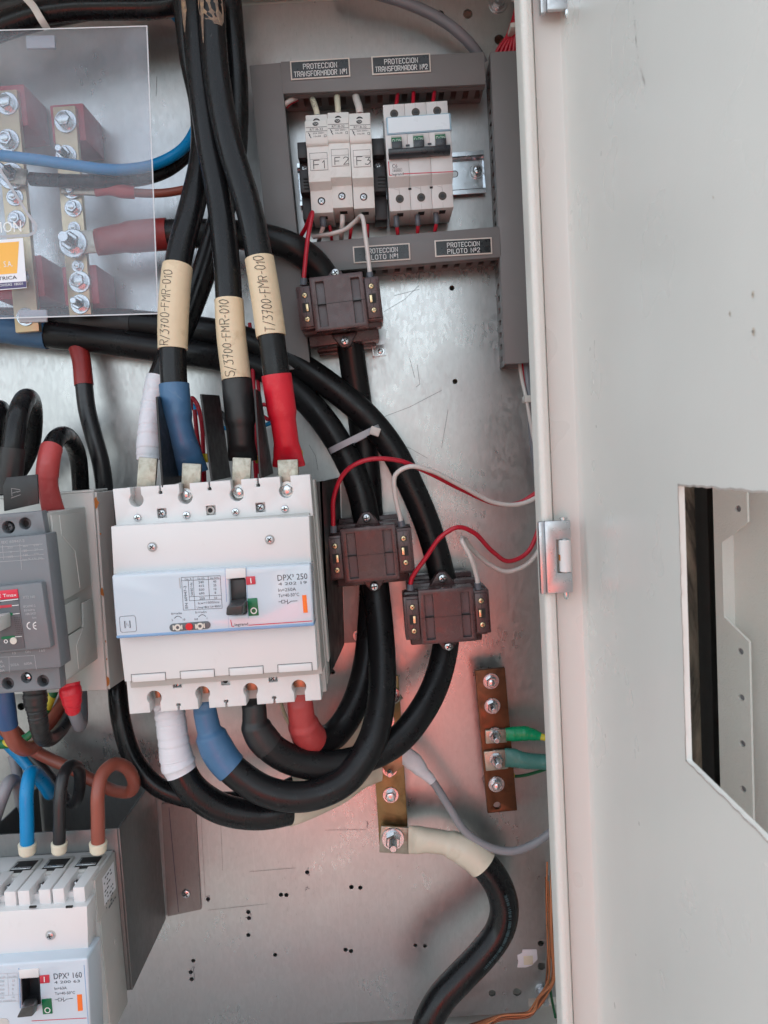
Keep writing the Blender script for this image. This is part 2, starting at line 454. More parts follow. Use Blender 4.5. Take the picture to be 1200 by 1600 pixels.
m_plate = galv('galvanised_sheet', .51, .15, .28)
m_brk = galv('dull_galvanised_bracket', .19, .08, .44, (.97, 1, 1))
m_flange = galv('reddish_galvanised_flange', .24, .10, .40, (1.0, .95, .93))  # warm tint puts the reddish reflection into the flange colour
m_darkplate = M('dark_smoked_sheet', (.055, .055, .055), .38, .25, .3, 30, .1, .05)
def painted(name, col, rough, peel, dirt_amt=.25):
    n = NT(name)
    c = n.mix(n.noise(5, 5, n.mapping((1, 1, .45)), .6, .6), tuple(x * .90 for x in col), tuple(min(1, x * 1.05) for x in col))
    d = n.rng(n.noise(240, 6, None, .7, .5), .66, .74, 0, dirt_amt)
    c = n.mix(n.math('MULTIPLY', d, n.rng(n.noise(11, 3), .5, .7, 0, 1)), c, lin(96, 84, 70))
    n.set(Base_Color=c, Roughness=n.rng(n.noise(14, 3), .3, .7, rough - .06, rough + .06))
    n.bump(n.noise(900, 2, None, .5), peel, .0005)
    return n.m
m_beige = painted('beige_textured_paint', (.72, .705, .66), .36, .7, .25)
m_beige2 = painted('beige_smooth_paint', (.68, .67, .635), .30, .10, .10)
m_bracket_paint = painted('cream_bracket_paint', (.66, .64, .61), .40, .12)
m_rust = M('orange_rust', (.40, .14, .03), .8, 0, .4, 300, .1, .3, 1500)
m_zinc = M('zinc_plated_steel', (.58, .60, .62), .24, 1.0, .10, 200, .06)
m_zinc2 = M('grey_zinc_hinge', (.50, .51, .53), .32, .9, .10, 140, .06, .0, 900, dirt=(.12, .11, .10), dirt_amt=.3, dirt_scale=200)
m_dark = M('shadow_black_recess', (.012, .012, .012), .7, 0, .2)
m_brass = M('worn_brass_bar', (.30, .195, .09), .42, .85, .18, 60, .1, .06, 700, dirt=(.12, .075, .03), dirt_amt=.5, dirt_scale=45, dirt_lo=.5, stretch=(1, 1, .3))
m_brasspale = M('pale_brass_bar', (.62, .50, .33), .38, .8, .15, 70, .1, .05, 700, dirt=(.33, .24, .14), dirt_amt=.45, dirt_scale=50)
m_copper = M('oxidised_copper_bar', (.145, .060, .030), .46, .8, .28, 55, .12, .08, 800, dirt=(.06, .03, .018), dirt_amt=.55, dirt_scale=70, dirt_lo=.5, stretch=(1.0, 1, .25))
m_cuwire = M('lacquered_copper_wire', (.50, .19, .085), .35, .55, .2, 120)
m_cuend = M('bare_copper', (.46, .22, .13), .4, .6, .2, 120)
m_tin = M('tinned_copper_lug', (.40, .37, .31), .40, .8, .25, 180, .12, .10, 500, .0005, dirt=(.20, .17, .12), dirt_amt=.6, dirt_scale=120, dirt_lo=.5)
m_brassscrew = M('brass_screw', (.72, .56, .34), .3, .95, .15, 300)
m_white = M('breaker_white_plastic', (.70, .69, .685), .40, 0, .025, 30, .05, .03, 1600, dirt=(.42, .39, .36), dirt_amt=.22, dirt_scale=45, dirt_lo=.62)
m_fusew = M('ivory_fuse_plastic', (.77, .76, .73), .40, 0, .03, 60, .05, .03, 1500, dirt=(.42, .38, .32), dirt_amt=.25, dirt_scale=70)
m_side = M('breaker_side_plastic', (.47, .45, .43), .45, 0, .05, 40, .06, .03, 900, dirt=(.25, .24, .22), dirt_amt=.25, dirt_scale=60)
m_blueband = M('pale_blue_cover', (.55, .62, .69), .16, 0, .02, 20, .05, .0, dirt=(.62, .66, .70), dirt_amt=.2, dirt_scale=30, coat=.4)
m_bluedeep = M('blue_cover_edge', (.20, .34, .55), .18, 0, .1, 60)
m_window = M('clear_label_window', (.36, .52, .64), .14, 0, .02, 40, coat=.5)
m_abb = M('slate_grey_plastic', (.165, .175, .19), .42, 0, .04, 50, .06, .04, 1400, dirt=(.28, .28, .28), dirt_amt=.15, dirt_scale=80)
m_abb2 = M('darker_slate_plastic', (.10, .107, .118), .40, 0, .05, 50, .06, .04, 1400)
m_abbside = M('light_grey_plastic', (.52, .515, .49), .42, 0, .03, 40, .05, .03, 1200, dirt=(.34, .33, .30), dirt_amt=.2, dirt_scale=60)
m_brown = M('brown_moulded_resin', (.080, .042, .043), .30, 0, .10, 60, .09, .06, 900, dirt=(.17, .13, .13), dirt_amt=.25, dirt_scale=70, dirt_lo=.55)
m_brown2 = M('brown_resin_recess', (.085, .066, .072), .34, 0, .12, 50, .08, .04)
m_duct = M('grey_pvc_duct', (.185, .178, .178), .50, 0, .03, 20, .06, .03, 900, dirt=(.27, .26, .25), dirt_amt=.12, dirt_scale=40)
m_ductin = M('grey_pvc_fingers', (.15, .142, .14), .55, 0, .05, 30)
m_black = M('black_cable_sheath', (.008, .008, .009), .27, 0, .3, 60, .10, .05, 260, .0004, dirt=(.16, .155, .15), dirt_amt=.6, dirt_scale=190, dirt_lo=.68, stretch=(1, 1, .35), spec=.30)
m_black2 = M('matte_black_cable', (.010, .010, .011), .33, 0, .3, 50, .1, .07, 300, .0004, dirt=(.20, .195, .19), dirt_amt=.6, dirt_scale=170, dirt_lo=.655, spec=.30)
m_shrinkblk = M('dark_grey_shrink', (.017, .017, .018), .44, 0, .2, 70, .08, .2, 350, .0006, dirt=(.10, .10, .10), dirt_amt=.4, dirt_scale=90)
m_shrinkblue = M('blue_shrink', (.060, .150, .285), .40, 0, .15, 60, .08, .55, 160, .0008, dirt=(.22, .30, .38), dirt_amt=.4, dirt_scale=110, dirt_lo=.62)
m_shrinkblue2 = M('deep_blue_shrink', (.03, .08, .20), .45, 0, .15, 60, .08, .25, 260)
m_shrinkred = M('bright_red_shrink', (.60, .012, .030), .36, 0, .12, 60, .08, .55, 140, .0008, dirt=(.70, .12, .12), dirt_amt=.3, dirt_scale=120)
m_shrinkred2 = M('faded_red_shrink', (.42, .055, .055), .42, 0, .12, 60, .08, .55, 160, .0008, dirt=(.55, .18, .16), dirt_amt=.3, dirt_scale=100)
m_shrinkred3 = M('dark_red_shrink', (.27, .022, .020), .42, 0, .12, 60, .08, .25, 260)
m_tape = M('white_tape', (.70, .70, .74), .45, 0, .03, 50, .05, .35, 130, .0012, dirt=(.45, .42, .40), dirt_amt=.35, dirt_scale=90)
m_ivory = M('ivory_shrink', (.68, .62, .50), .42, 0, .05, 60, .06, .3, 160, .0010, dirt=(.52, .43, .30), dirt_amt=.4, dirt_scale=80)
m_marker = M('cream_marker_sleeve', (.70, .56, .38), .48, 0, .05, 80, .06, .3, 170, .0009, dirt=(.46, .32, .18), dirt_amt=.5, dirt_scale=70, dirt_lo=.57)
m_ink = M('black_ink', (.018, .018, .020), .6)
m_print = M('grey_print', (.045, .05, .065), .5)
m_faint = M('pale_print', (.42, .43, .44), .5)
m_whiteprint = M('white_print', (.78, .78, .77), .5)
m_redprint = M('red_print', (.55, .01, .05), .4)
m_redflag = M('red_flag', (.52, .035, .06), .35)
m_redbadge = M('red_badge', (.62, .015, .05), .35)
m_greenflag = M('green_flag', (.0, .14, .05), .35)
m_orange = M('orange_mark', (.85, .17, .02), .4)
m_redbutton = M('red_button', (.60, .01, .02), .3)
m_dial = M('cream_dial', (.66, .62, .55), .4)
m_toggle = M('dark_grey_toggle', (.045, .043, .044), .42, 0, .15, 80, .1, .1, 500, dirt=(.11, .10, .09), dirt_amt=.5, dirt_scale=120)
m_handle = M('blue_black_handle', (.030, .034, .042), .30)
m_clampblk = M('black_nylon', (.026, .026, .030), .45, 0, .2, 60)
m_red = M('red_wire', (.47, .010, .030), .34, 0, .08, 80)
m_cream = M('cream_wire', (.66, .61, .58), .36, 0, .04, 80)
m_greyw = M('grey_wire', (.27, .27, .29), .42, 0, .05, 80)
m_greyd = M('slate_grey_wire', (.20, .205, .23), .42, 0, .05, 80)
m_bluew = M('blue_wire', (.004, .23, .52), .34, 0, .06, 80)
m_blackw = M('black_wire', (.018, .018, .020), .34, 0, .2, 80)
m_brownw = M('brown_wire', (.27, .075, .050), .40, 0, .08, 80)
m_green = M('green_tape', (.0, .26, .10), .32, 0, .08, 80, .06, .3, 200, .001)
m_teal = M('teal_green_shrink', (.055, .19, .165), .42, 0, .1, 80, .06, .3, 220, .001, dirt=(.20, .30, .28), dirt_amt=.4, dirt_scale=120)
m_greenw = M('green_wire', (.005, .10, .035), .4)
m_yellow = M('yellow_wire', (.72, .52, .01), .4)
m_ferrule = M('ivory_ferrule', (.72, .67, .52), .4, 0, .04, 60)
m_greyfer = M('slate_ferrule', (.115, .13, .155), .42, 0, .05, 60)
m_tie = M('natural_nylon_tie', (.40, .40, .43), .34, 0, .06, 60)
m_tie2 = M('yellowed_nylon_tie', (.62, .58, .54), .4, 0, .06, 60)
m_standoff = M('red_polyester_insulator', (.40, .025, .05), .42, 0, .08, 60)
m_signwhite = M('ivory_sign_border', (.70, .63, .57), .4)
m_signblack = M('black_engraved_laminate', (.016, .017, .019), .28, 0, .2, 60)
m_stickw = M('white_sticker', (.80, .80, .84), .4)
m_sticko = M('orange_sticker', (.88, .46, .075), .4)
m_stickp = M('purple_sticker', (.062, .045, .14), .4)
m_gasket = M('dirty_black_gasket', (.022, .020, .018), .6, 0, .4, 60, .1, .2, 200, dirt=(.12, .095, .07), dirt_amt=.8, dirt_scale=16, dirt_lo=.42, stretch=(1, 1, .3))
m_gasket2 = M('black_rubber_seal', (.014, .013, .013), .5, 0, .3, 60)
m_seal = M('stained_seal_channel', (.30, .245, .19), .6, 0, .5, 40, .1, .2, 200, dirt=(.02, .018, .016), dirt_amt=.9, dirt_scale=24, dirt_lo=.47, stretch=(1, 1, .35))
m_pen = M('marker_pen', (.02, .018, .05), .6)
m_penline = M('faint_pencil_line', (.20, .19, .19), .6)
m_scratch = M('grey_scratch', (.10, .10, .10), .6)
m_ground = M('grey_concrete', (.075, .075, .072), .9, 0, .15, 2)
def two_tone(name, c1, c2, rough, scale):
    n = NT(name); wv = n.n('ShaderNodeTexWave'); wv.inputs['Scale'].default_value = scale; n.l(n.mapping((1, 1, 1), (.4, .6, .5)), wv.inputs['Vector'])
    n.set(Base_Color=n.mix(n.rng(wv.outputs['Fac'], .45, .55, 0, 1), c1, c2), Roughness=rough); return n.m
m_gy = two_tone('green_yellow_wire', (.0, .14, .04), (.62, .52, .04), .4, 18)
def acrylic():
    n = NT('hazy_clear_acrylic'); t = n.t
    tr = n.n('ShaderNodeBsdfTransparent'); tr.inputs[0].default_value = (.93, .94, .96, 1)
    mx = n.n('ShaderNodeMixShader')
    n.set(Base_Color=(.66, .69, .76), Roughness=.10)
    n.p.inputs['Specular IOR Level'].default_value = .6
    f = n.rng(n.noise(14, 5, n.mapping((1, 1, .6)), .6, .5), .3, .75, .06, .19)  # patchy pale veil mixed in, imitating the haze of reflected sky
    n.l(f, mx.inputs[0]); n.l(tr.outputs[0], mx.inputs[1]); n.l(n.p.outputs[0], mx.inputs[2]); n.l(mx.outputs[0], n.out.inputs[0])
    return n.m
m_acrylic = acrylic()
m_acredge = M('milky_acrylic_edge', (.62, .62, .64), .3)
SCREW = [m_zinc, m_dark]

# ------------------------------------------------------------------ ground, cabinet, mounting plate
mb = MB(); mb.box(-60, 60, -60, 60, -.05, 0)
tag(part('ground', mb, m_ground), 'grey concrete yard under the electrical cabinet', kind='structure')

def zat(px, py, d): return P(px, py, d).z
cab = empty('electrical_cabinet', Vector((-.24, 0, 1.0)), 'beige painted steel electrical cabinet with textured frame edge around the galvanised plate', 'cabinet')
o = cab.location
X0, X1 = -.66, .168                                        # inner faces of the side walls
ZT = P(600, -8, 0).z + .012; ZB = P(600, 1592, 0).z - .012
def cpart(name, f, mat, label=None):
    mb = MB(); f(mb); mb.V = [v - o for v in mb.V]; return part(name, mb, mat, cab, label)
DB = .022                                                  # gap behind the plate
cpart('back_wall', lambda b: b.box(X0, X1, DB, DB + .002, ZB, ZT), m_beige)
cpart('side_wall', lambda b: b.box(X0 - .002, X0, -.20, DB + .002, ZB - .002, ZT + .002), m_beige)
cpart('side_wall', lambda b: b.box(X1, X1 + .002, -.182, DB + .002, ZB - .002, ZT + .002), m_beige)
cpart('top_wall', lambda b: b.box(X0, X1, -.20, DB + .002, ZT, ZT + .002), m_beige)
cpart('bottom_wall', lambda b: b.box(X0, X1, -.20, DB + .002, ZB - .002, ZB), m_beige)
# rolled front edge of the frame on the hinge side
xl = P(845, 800, 200).x; xs = P(865, 800, 200).x; xb = P(905, 800, 200).x
def lip(b):
    prof = [(X1, -.180), (xl + .004, -.180), (xl, -.183)] + [(xl + .0035 + .0035 * math.cos(math.radians(a)), -.1985 + .0035 * math.sin(math.radians(a))) for a in (180, 210, 240, 270)] + \
           [(xs - .004, -.202), (xs - .0015, -.2012), (xs - .0003, -.1985), (xs, -.190), (X1, -.190)]
    b.loft([[(x, y, ZB - .10) for x, y in prof], [(x, y, ZT + .10) for x, y in prof]], True)
cpart('frame_edge', lip, m_beige)

holes = [(706, 450, 4), (711, 596, 4), (688, 22, 5.5), (731, 22, 7), (780, 62, 7.5), (520, 1050, 4), (480, 1363, 3.6), (549, 1386, 3.8), (563, 1387, 3.6),
         (439, 1398, 3.6), (447.5, 1398.5, 3.6), (325, 1405, 3.4), (388, 1425, 3.6), (389, 1434.5, 3.4), (388, 1461, 3.4), (430, 1492, 3.4), (540, 1484, 3.6), (548.5, 1486, 3.6),
         (649, 1477, 3.2), (664, 1478, 3.2), (302, 1501, 3.4), (298, 1519, 3.6), (299.5, 1530, 3.6), (845, 1474, 5), (846, 1510, 6.4), (808, 1550, 6.8), (769, 1552, 5.6), (33, 1104, 6)]
def pl2(px, py): q = P(px, py, 0); return (q.x, q.z)
zb = pl2(700, 1589)[1]; zt = pl2(500, 2)[1]; xr = pl2(857, 1250)[0]
c1 = pl2(826, 1560); 
outer = [(X0 + .012, zb), (pl2(826, 1576)[0], zb), (pl2(826, 1576)[0], c1[1]), (xr, c1[1]), (xr, zt), (X0 + .012, zt)]
mb = MB()
mb.prism(outer, 0, .002, holes=[circle(*pl2(x, y), r * .7 / 1200, 14) for x, y, r in holes], m=Matrix(((1, 0, 0, 0), (0, 0, 1, 0), (0, 1, 0, 0), (0, 0, 0, 1))))
plate = thing1('mounting_plate', mb, m_plate, 'scuffed galvanised steel mounting plate with drilled holes behind all the equipment', 'plate')
mb = MB(); mb.box(xr - .0015, xr + .0005, .002, .018, c1[1], zt)
part('folded_edge', mb, m_plate, plate)
mb = MB()
pen = lambda pts, wd: mb.ribbon([pl2(*p) for p in pts], wd, lambda u, v: (u, -.0002, v))
for pts in (((390, 1362), (425, 1359), (462, 1356)), ((508, 1297), (572, 1296)), ((325, 1422), (372, 1417), (418, 1412)), ((314, 1262), (317, 1330), (321, 1402)), ((344, 1262), (348, 1360))): pen(pts, .00028)
part('pencil_line', mb, m_penline, plate); mb = MB()
rr = random.Random(3)
for cx, cy, k in ((480, 1389, 6), (573, 1288, 7), (325, 1404, 6), (480, 1360, 8), (388, 1428, 9), (300, 1520, 10)):
    pen([(cx + rr.uniform(-k, k) * .6, cy + rr.uniform(-k, k)) for _ in range(7)], .0003)
part('pen_mark', mb, m_pen, plate)
mb = MB()
for pts in (((600, 487), (632, 468), (655, 446)), ((590, 655), (640, 636), (690, 610)), ((612, 690), (640, 700), (668, 716)), ((652, 570), (656, 600), (650, 605)), ((483, 695), (493, 712), (497, 735)), ((505, 460), (540, 470)), ((640, 560), (648, 590)), ((700, 640), (690, 700)), ((245, 120), (244, 150)), ((305, 380), (309, 400)), ((616, 462), (655, 452))):
    pen(pts, .0003)
part('scratch', mb, m_scratch, plate)

# ------------------------------------------------------------------ inner door (swung open square to the plate) and outer door
door = empty('inner_door', Vector((xb, -.2, 1.0)), 'smooth beige inner door swung open, with a square cut-out through it', 'door')
def dpart(name, b, mat, par=None, label=None, sm=32):
    b.V = [v - door.location for v in b.V]; return part(name, b, mat, par or door, label, sm)
XD = xb + .003
wz0 = Pl(1060, 757, Vector((XD, 0, 0)), Vector((1, 0, 0))); wz1 = Pl(1071, 1187, Vector((XD, 0, 0)), Vector((1, 0, 0)))
print('window', wz0, wz1)
y_in = wz0.y; zt_w, zb_w = wz0.z, wz1.z
mb = MB()
dz0, dz1 = ZB - .03, ZT + .03
yfar = -.66
# sheet drawn in the (y, z) plane, 1.5 mm thick
mb.prism([(-.2036, dz0), (yfar, dz0), (yfar, dz1), (-.2036, dz1)], 0, .0026, holes=[rectpoly(y_in, zb_w, y_in - .128, zt_w, .0006)],
         m=Matrix(((0, 0, 1, XD), (1, 0, 0, 0), (0, 1, 0, 0), (0, 0, 0, 1))))
dpart('panel', mb, m_beige2)
mb = MB()
prof = [(xs + .0008, -.1945), (xb - .002, -.1945)] + [(xb - .002 + .005 * math.sin(math.radians(a)), -.1995 - .0 + .005 * (math.cos(math.radians(a)))) for a in ()]
prof = [(xs + .0008, -.1955), (xb - .0012, -.1955), (xb + .0008, -.1960), (xb + .0022, -.1975), (xb + .003, -.2005), (XD, -.2035), (XD + .0015, -.2035), (XD + .0015, -.1935), (xs + .0008, -.1935)]
mb.loft([[(x, y, dz0) for x, y in prof], [(x, y, dz1) for x, y in prof]], True)
dpart('folded_flange', mb, m_beige2)
mb = MB(); rr = random.Random(11)                                     # raw sawn rim of the cut-out
rim = []
for k in range(40): rim.append((y_in + rr.uniform(-.0006, .0004), zt_w + (zb_w - zt_w) * k / 39))
fnr = lambda u, v: (XD - .0002, u, v)
mb.ribbon(rim, .0009, fnr)
mb.ribbon([(y_in - .128 * k / 30, zt_w + rr.uniform(-.0004, .0003)) for k in range(31)], .0008, fnr)
mb.ribbon([(y_in - .128 * k / 30, zb_w + rr.uniform(-.0003, .0005)) for k in range(31)], .0009, fnr)
dpart('sawn_rim', mb, M('raw_sawn_rim', (.40, .34, .31), .7, 0, .4, 300))
mb = MB(); rr = random.Random(5)
def dpx(px, py): q = Pl(px, py, Vector((XD, 0, 0)), Vector((1, 0, 0))); return (q.y, q.z)
for pts in (((990, 2), (993, 50), (997, 85), (1003, 112), (1008, 126)),):
    q = [dpx(*p) for p in pts]
    for a, b in zip(q, q[1:]):
        for k in range(5):
            f = rr.random(); l = rr.uniform(.0005, .003)
            y, z = a[0] + (b[0] - a[0]) * f, a[1] + (b[1] - a[1]) * f
            mb.ribbon([(y, z), (y + rr.uniform(-.0003, .0003), z - l)], rr.uniform(.0001, .00035), fnr)
dpart('black_scuff', mb, M('grey_scuff', (.30, .29, .28), .6))
mb = MB()
for cx, cy, r in ((1177, 460, 3.0), (1141, 490, 2.2), (1178, 518, 3.6), (1115, 308, 1.2)):
    y, z = dpx(cx, cy); k = r * (DIST + y) / 1200 * 1.3
    mb.ribbon([(y + k * math.cos(t) * .5, z + k * math.sin(t)) for t in (0, 1, 2.2, 3.3, 4.4, 5.4, 6.283)], k * .9, fnr)
dpart('rust_stain', mb, M('pale_rust_stain', (.58, .50, .42), .5, 0, .1, 400))

def hinge(yc, ytop, ybot):
    """zinc hinge wrapped round the frame edge, white roller on the door"""
    f = Fr(852, yc, 892, yc - 2.2, 204)
    W2 = f.pxm(1)
    e = bpy.data.objects.new('hinge', None); COL.objects.link(e); e.matrix_world = door.matrix_world.inverted() @ f.m; e.parent = door
    e.matrix_parent_inverse = Matrix.Identity(4)
    top, bot = f.uv(870, ytop).y, f.uv(870, ybot).y; H = top - bot
    mb = MB()
    xr_ = 40 * W2; xk = 17 * W2
    a, c = bot + H * .28, bot + H * .74
    mb.prism([(0, bot), (xr_, bot), (xr_, a), (xk, a), (xk, c), (xr_, c), (xr_, top), (0, top)], -.001, .0025, .0006)
    part('hinge_leaf', mb, m_zinc2, e)
    mb = MB(); mb.prism([(-9 * W2, bot - .0008), (0, bot), (0, top), (-9 * W2, top - .0005)], -.004, .0006, .0006)
    part('hinge_wrap', mb, m_zinc2, e)
    mb = MB(); mb.cyl((30.5 * W2, a + .0004, .0008), (0, 1, 0), 9.6 * W2, c - a - .0008, 24, .0004)
    part('hinge_roller', mb, m_white, e)
    mb = MB(); mb.lathe([(.0008, -.004), (.0016, -.0025), (.0019, 0), (.0019, H + .0012), (.0026, H + .0012), (.0026, H + .0024), (.001, H + .0026)], (30.5 * W2, bot - .0006, .0003), (0, 1, 0), 16)
    part('hinge_pin', mb, m_zinc, e)
    mb = MB(); mb.box(20.5 * W2, 24 * W2, bot + H * .45, bot + H * .53, 0, .0028); part('rust_spot', mb, m_rust, e)
hinge(868, 813, 926)
hinge(-38, -92, 18)

od = empty('outer_door', Vector((.14, -.19, 1.0)), 'textured beige outer door seen through the cut-out, with black seal and perforated rail', 'door')
Hd = Vector((.140, -.190, 0)); Dd = Vector((.476, -.88, 0)).normalized(); Nd = Vector((-Dd.y, Dd.x, 0))
if Nd.dot(Vector((-1, -1, 0))) < 0: Nd = -Nd
# local frame: X along door, Y up, Z towards viewer
MO = Matrix(((Dd.x, 0, Nd.x, Hd.x), (Dd.y, 0, Nd.y, Hd.y), (0, 1, 0, 0), (0, 0, 0, 1)))
def oden(name, b, mat, sm=32):
    b.V = [od.location * -1 + (MO @ v) for v in b.V]; return part(name, b, mat, od, None, sm)
def ouv(px, py, wz=0.0):
    q = Pl(px, py, Vector((Hd.x, Hd.y, 0)) + Nd * wz, Nd); l = MO.inverted() @ q; return l
mb = MB(); mb.box(.012, .50, dz0, dz1, -.016, -.0145); oden('door_skin', mb, m_beige)
ga, gb, gc = ouv(1064, 900, -.008).x, ouv(1090, 900, -.008).x, ouv(1112, 900, -.008).x
mb = MB(); mb.box(.012, gb, dz0 + .01, dz1 - .01, -.0145, -.008, .001); oden('seal_channel', mb, m_seal)
mb = MB(); mb.box(gb + .0003, gc, dz0 + .01, dz1 - .01, -.0145, -.006, .0015); oden('door_seal', mb, m_gasket2)
# perforated rail with a stepped edge
rw = .0
e1 = ouv(1117, 900, rw).x
pts = []
for px, py in ((1168, 770), (1168, 816), (1131, 848), (1131, 964), (1170, 1003), (1177, 1292)): 
    l = ouv(px, py, rw); pts.append((l.x, l.y))
xe = pts[-1][0]
poly = [(e1, dz0 + .02), (xe, dz0 + .02), (xe, pts[4][1])] + [(xe, pts[4][1]), (pts[3][0], pts[3][1]), (pts[3][0], pts[2][1]), (pts[1][0], pts[1][1]), (pts[1][0], dz1 - .02), (e1, dz1 - .02)]
del poly[3]
hl = []
for px, py in ((1153, 795), (1157, 1018), (1158.5, 1090), (1160, 1162), (1161, 1233), (1163, 1305)):
    l = ouv(px, py, rw); hl.append(circle(l.x, l.y, .0019, 14))
mb = MB(); mb.prism(poly, -.0016, 0, holes=hl); oden('perforated_rail', mb, m_beige)
mb = MB(); [mb.cyl((sum(p[0] for p in h) / 14, sum(p[1] for p in h) / 14, -.0030), (0, 0, 1), .0024, .0012) for h in hl]; oden('rail_hole_shade', mb, m_greyw); mb = MB(); mb.box(e1, e1 + .0015, dz0 + .02, dz1 - .02, -.0145, -.0018); oden('rail_web', mb, m_beige)  # grey discs added behind the rail holes to paint their shade
# ------------------------------------------------------------------ wiring ducts
def duct(label, a, b, wpx, d=38, slots=(1, 1), pitch=.0105, slot=.0048, lidh=.010, cut=()):
    """slotted duct; a -> b is one long front edge in pixels, body extends to local +Y (wpx > 0) or -Y"""
    f = Fr(*a, *b, d); L = f.len; Wd = f.pxm(abs(wpx)); sg = 1 if wpx > 0 else -1; h = d / 1000
    root = empty('wiring_duct', f.m, label, 'wiring duct', 'grey slotted wiring ducts')
    y0, y1 = (0, Wd) if sg > 0 else (-Wd, 0)
    mb = MB(); mb.box(0, L, y0 - .0006, y1 + .0006, -lidh * .35, 0, .0007)
    mb.box(0, L, y0 - .0006, y0 + .0006, -lidh, -lidh * .4); mb.box(0, L, y1 - .0006, y1 + .0006, -lidh, -lidh * .4)
    part('duct_cover', mb, m_duct, root)
    mb = MB(); mb.box(0, L, y0 + .001, y1 - .001, -h + .0003, -h + .002)
    for k, y in ((0, y0), (1, y1)):
        ya, yb = (y + .0007, y + .0022) if k == 0 else (y - .0022, y - .0007)
        mb.box(0, L, ya, yb, -h + .0021, -h + .009); mb.box(0, L, ya, yb, -lidh - .003, -lidh * .4 - .0003)
        x = 0
        while x < L:
            mb.box(x, min(L, x + pitch - slot), ya, yb, -h + .0092, -lidh - .0032); x += pitch
    part('slotted_channel', mb, m_ductin, root)
    return f, root
duct('grey slotted duct above the fuse holders, with two TRANSFORMADOR signs on its cover', (438, 97), (757, 82), -45)
duct('grey slotted duct standing upright left of the fuse holders beside the thick cables', (437, 97.5), (484, 575), -45)
duct('grey slotted duct with two pilot signs, running under the fuse holders', (467, 381), (781.5, 354.5), -44)
duct('wide grey slotted duct standing upright beside the hinged cabinet frame', (767, 81), (790, 569), 58)

# ------------------------------------------------------------------ engraved signs
def sign(tl, tr, bl, l1, l2, label):
    f = Fr(*tl, *tr, 38.2); Wd = f.len; H = abs(f.uv(*bl).y)
    root = empty('engraved_sign', f.m, label, 'sign', 'engraved circuit signs')
    mb = MB(); mb.box(0, Wd, -H, 0, 0, .0009, .0002); part('sign_border', mb, m_signwhite, root)
    e = f.pxm(2.0); mb = MB(); mb.box(e, Wd - e, -H + e, -e, .0009, .0011); part('sign_face', mb, m_signblack, root)
    mb = MB(); ch = H * .255
    for txt, yc in ((l1, -H * .47), (l2, -H * .85)):
        st, wd = stroke_text(txt, ch, gap=1.9)
        tw = Wd * (.88 if len(txt) > 14 else .56 if len(txt) > 9 else .52 if txt.startswith('PIL') else .60)
        k = tw / wd; x0 = (Wd - tw) / 2
        for ln in st: mb.ribbon([(x0 + x * k, yc + y) for x, y in ln], ch * .135, lambda u, v: (u, v, .00125))
    part('engraved_lettering', mb, m_whiteprint, root)
sign((453, 96.4), (546, 90.7), (454.4, 126), 'PROTECCION', 'TRANSFORMADOR Nº1', 'black engraved sign reading PROTECCION TRANSFORMADOR Nº1 on the upper duct')
sign((580, 89), (672, 83.8), (581.7, 118), 'PROTECCION', 'TRANSFORMADOR Nº2', 'black engraved sign reading PROTECCION TRANSFORMADOR Nº2 on the upper duct')
sign((551, 385.8), (640, 380), (552.5, 412), 'PROTECCION', 'PILOTO Nº1', 'black engraved sign reading PROTECCION PILOTO Nº1 behind a white wire')
sign((678.6, 376), (768, 371), (679.8, 402), 'PROTECCION', 'PILOTO Nº2', 'black engraved sign reading PROTECCION PILOTO Nº2 on the lower duct')

# ------------------------------------------------------------------ DIN rail
f = Fr(462, 257, 759, 236, 7.5)
xa, xb_ = f.uv(464, 260).x, f.uv(757, 260).x
root = empty('din_rail', f.m, 'zinc plated top hat rail carrying the fuse holders and the three pole switch', 'mounting rail')
ya, yb = f.uv(740, 302).y, f.uv(740, 236).y; H = yb - ya
prof = [(ya, 0), (ya + .0035, 0), (ya + .0045, -.001), (ya + .0055, -.0065), (yb - .0055, -.0065), (yb - .0045, -.001), (yb - .0035, 0), (yb, 0), (yb, -.001), (yb - .0042, -.001), (yb - .0062, -.0074), (ya + .0062, -.0074), (ya + .0042, -.001), (ya, -.001)]
mb = MB(); mb.loft([[(xa, y, z) for y, z in prof], [(xb_, y, z) for y, z in prof]], True)
for s_ in (0,): pass
part('rail_profile', mb, M('bright_zinc_rail', (.62, .66, .70), .22, 1.0, .1, 90, .06, .03, 700), root)
mb = MB(); c = f.p3(745, 268, -.0065); mb.bolt((c.x, c.y, -.0065), f.pxm(11), style='none'); part('rail_bolt', mb, m_zinc, root)
mb = MB(); mb.screw((c.x, c.y, -.0042), f.pxm(6.5), h=.0032); part('rail_screw', mb, SCREW, root)
q = f.uv(708, 272, -.0064); mb = MB(); mb.prism(rectpoly(q.x - .006, q.y - .0028, q.x + .0045, q.y + .0028, .0026), -.0063, -.0061)
part('rail_slot', mb, m_dark, root)
q = f.uv(708, 272, -.0062)
mb = MB(); mb.prism(rectpoly(q.x - .0066, q.y - .0025, q.x + .0038, q.y + .0021, .002), -.0060, -.0059); part('slot_backing', mb, m_plate, root)

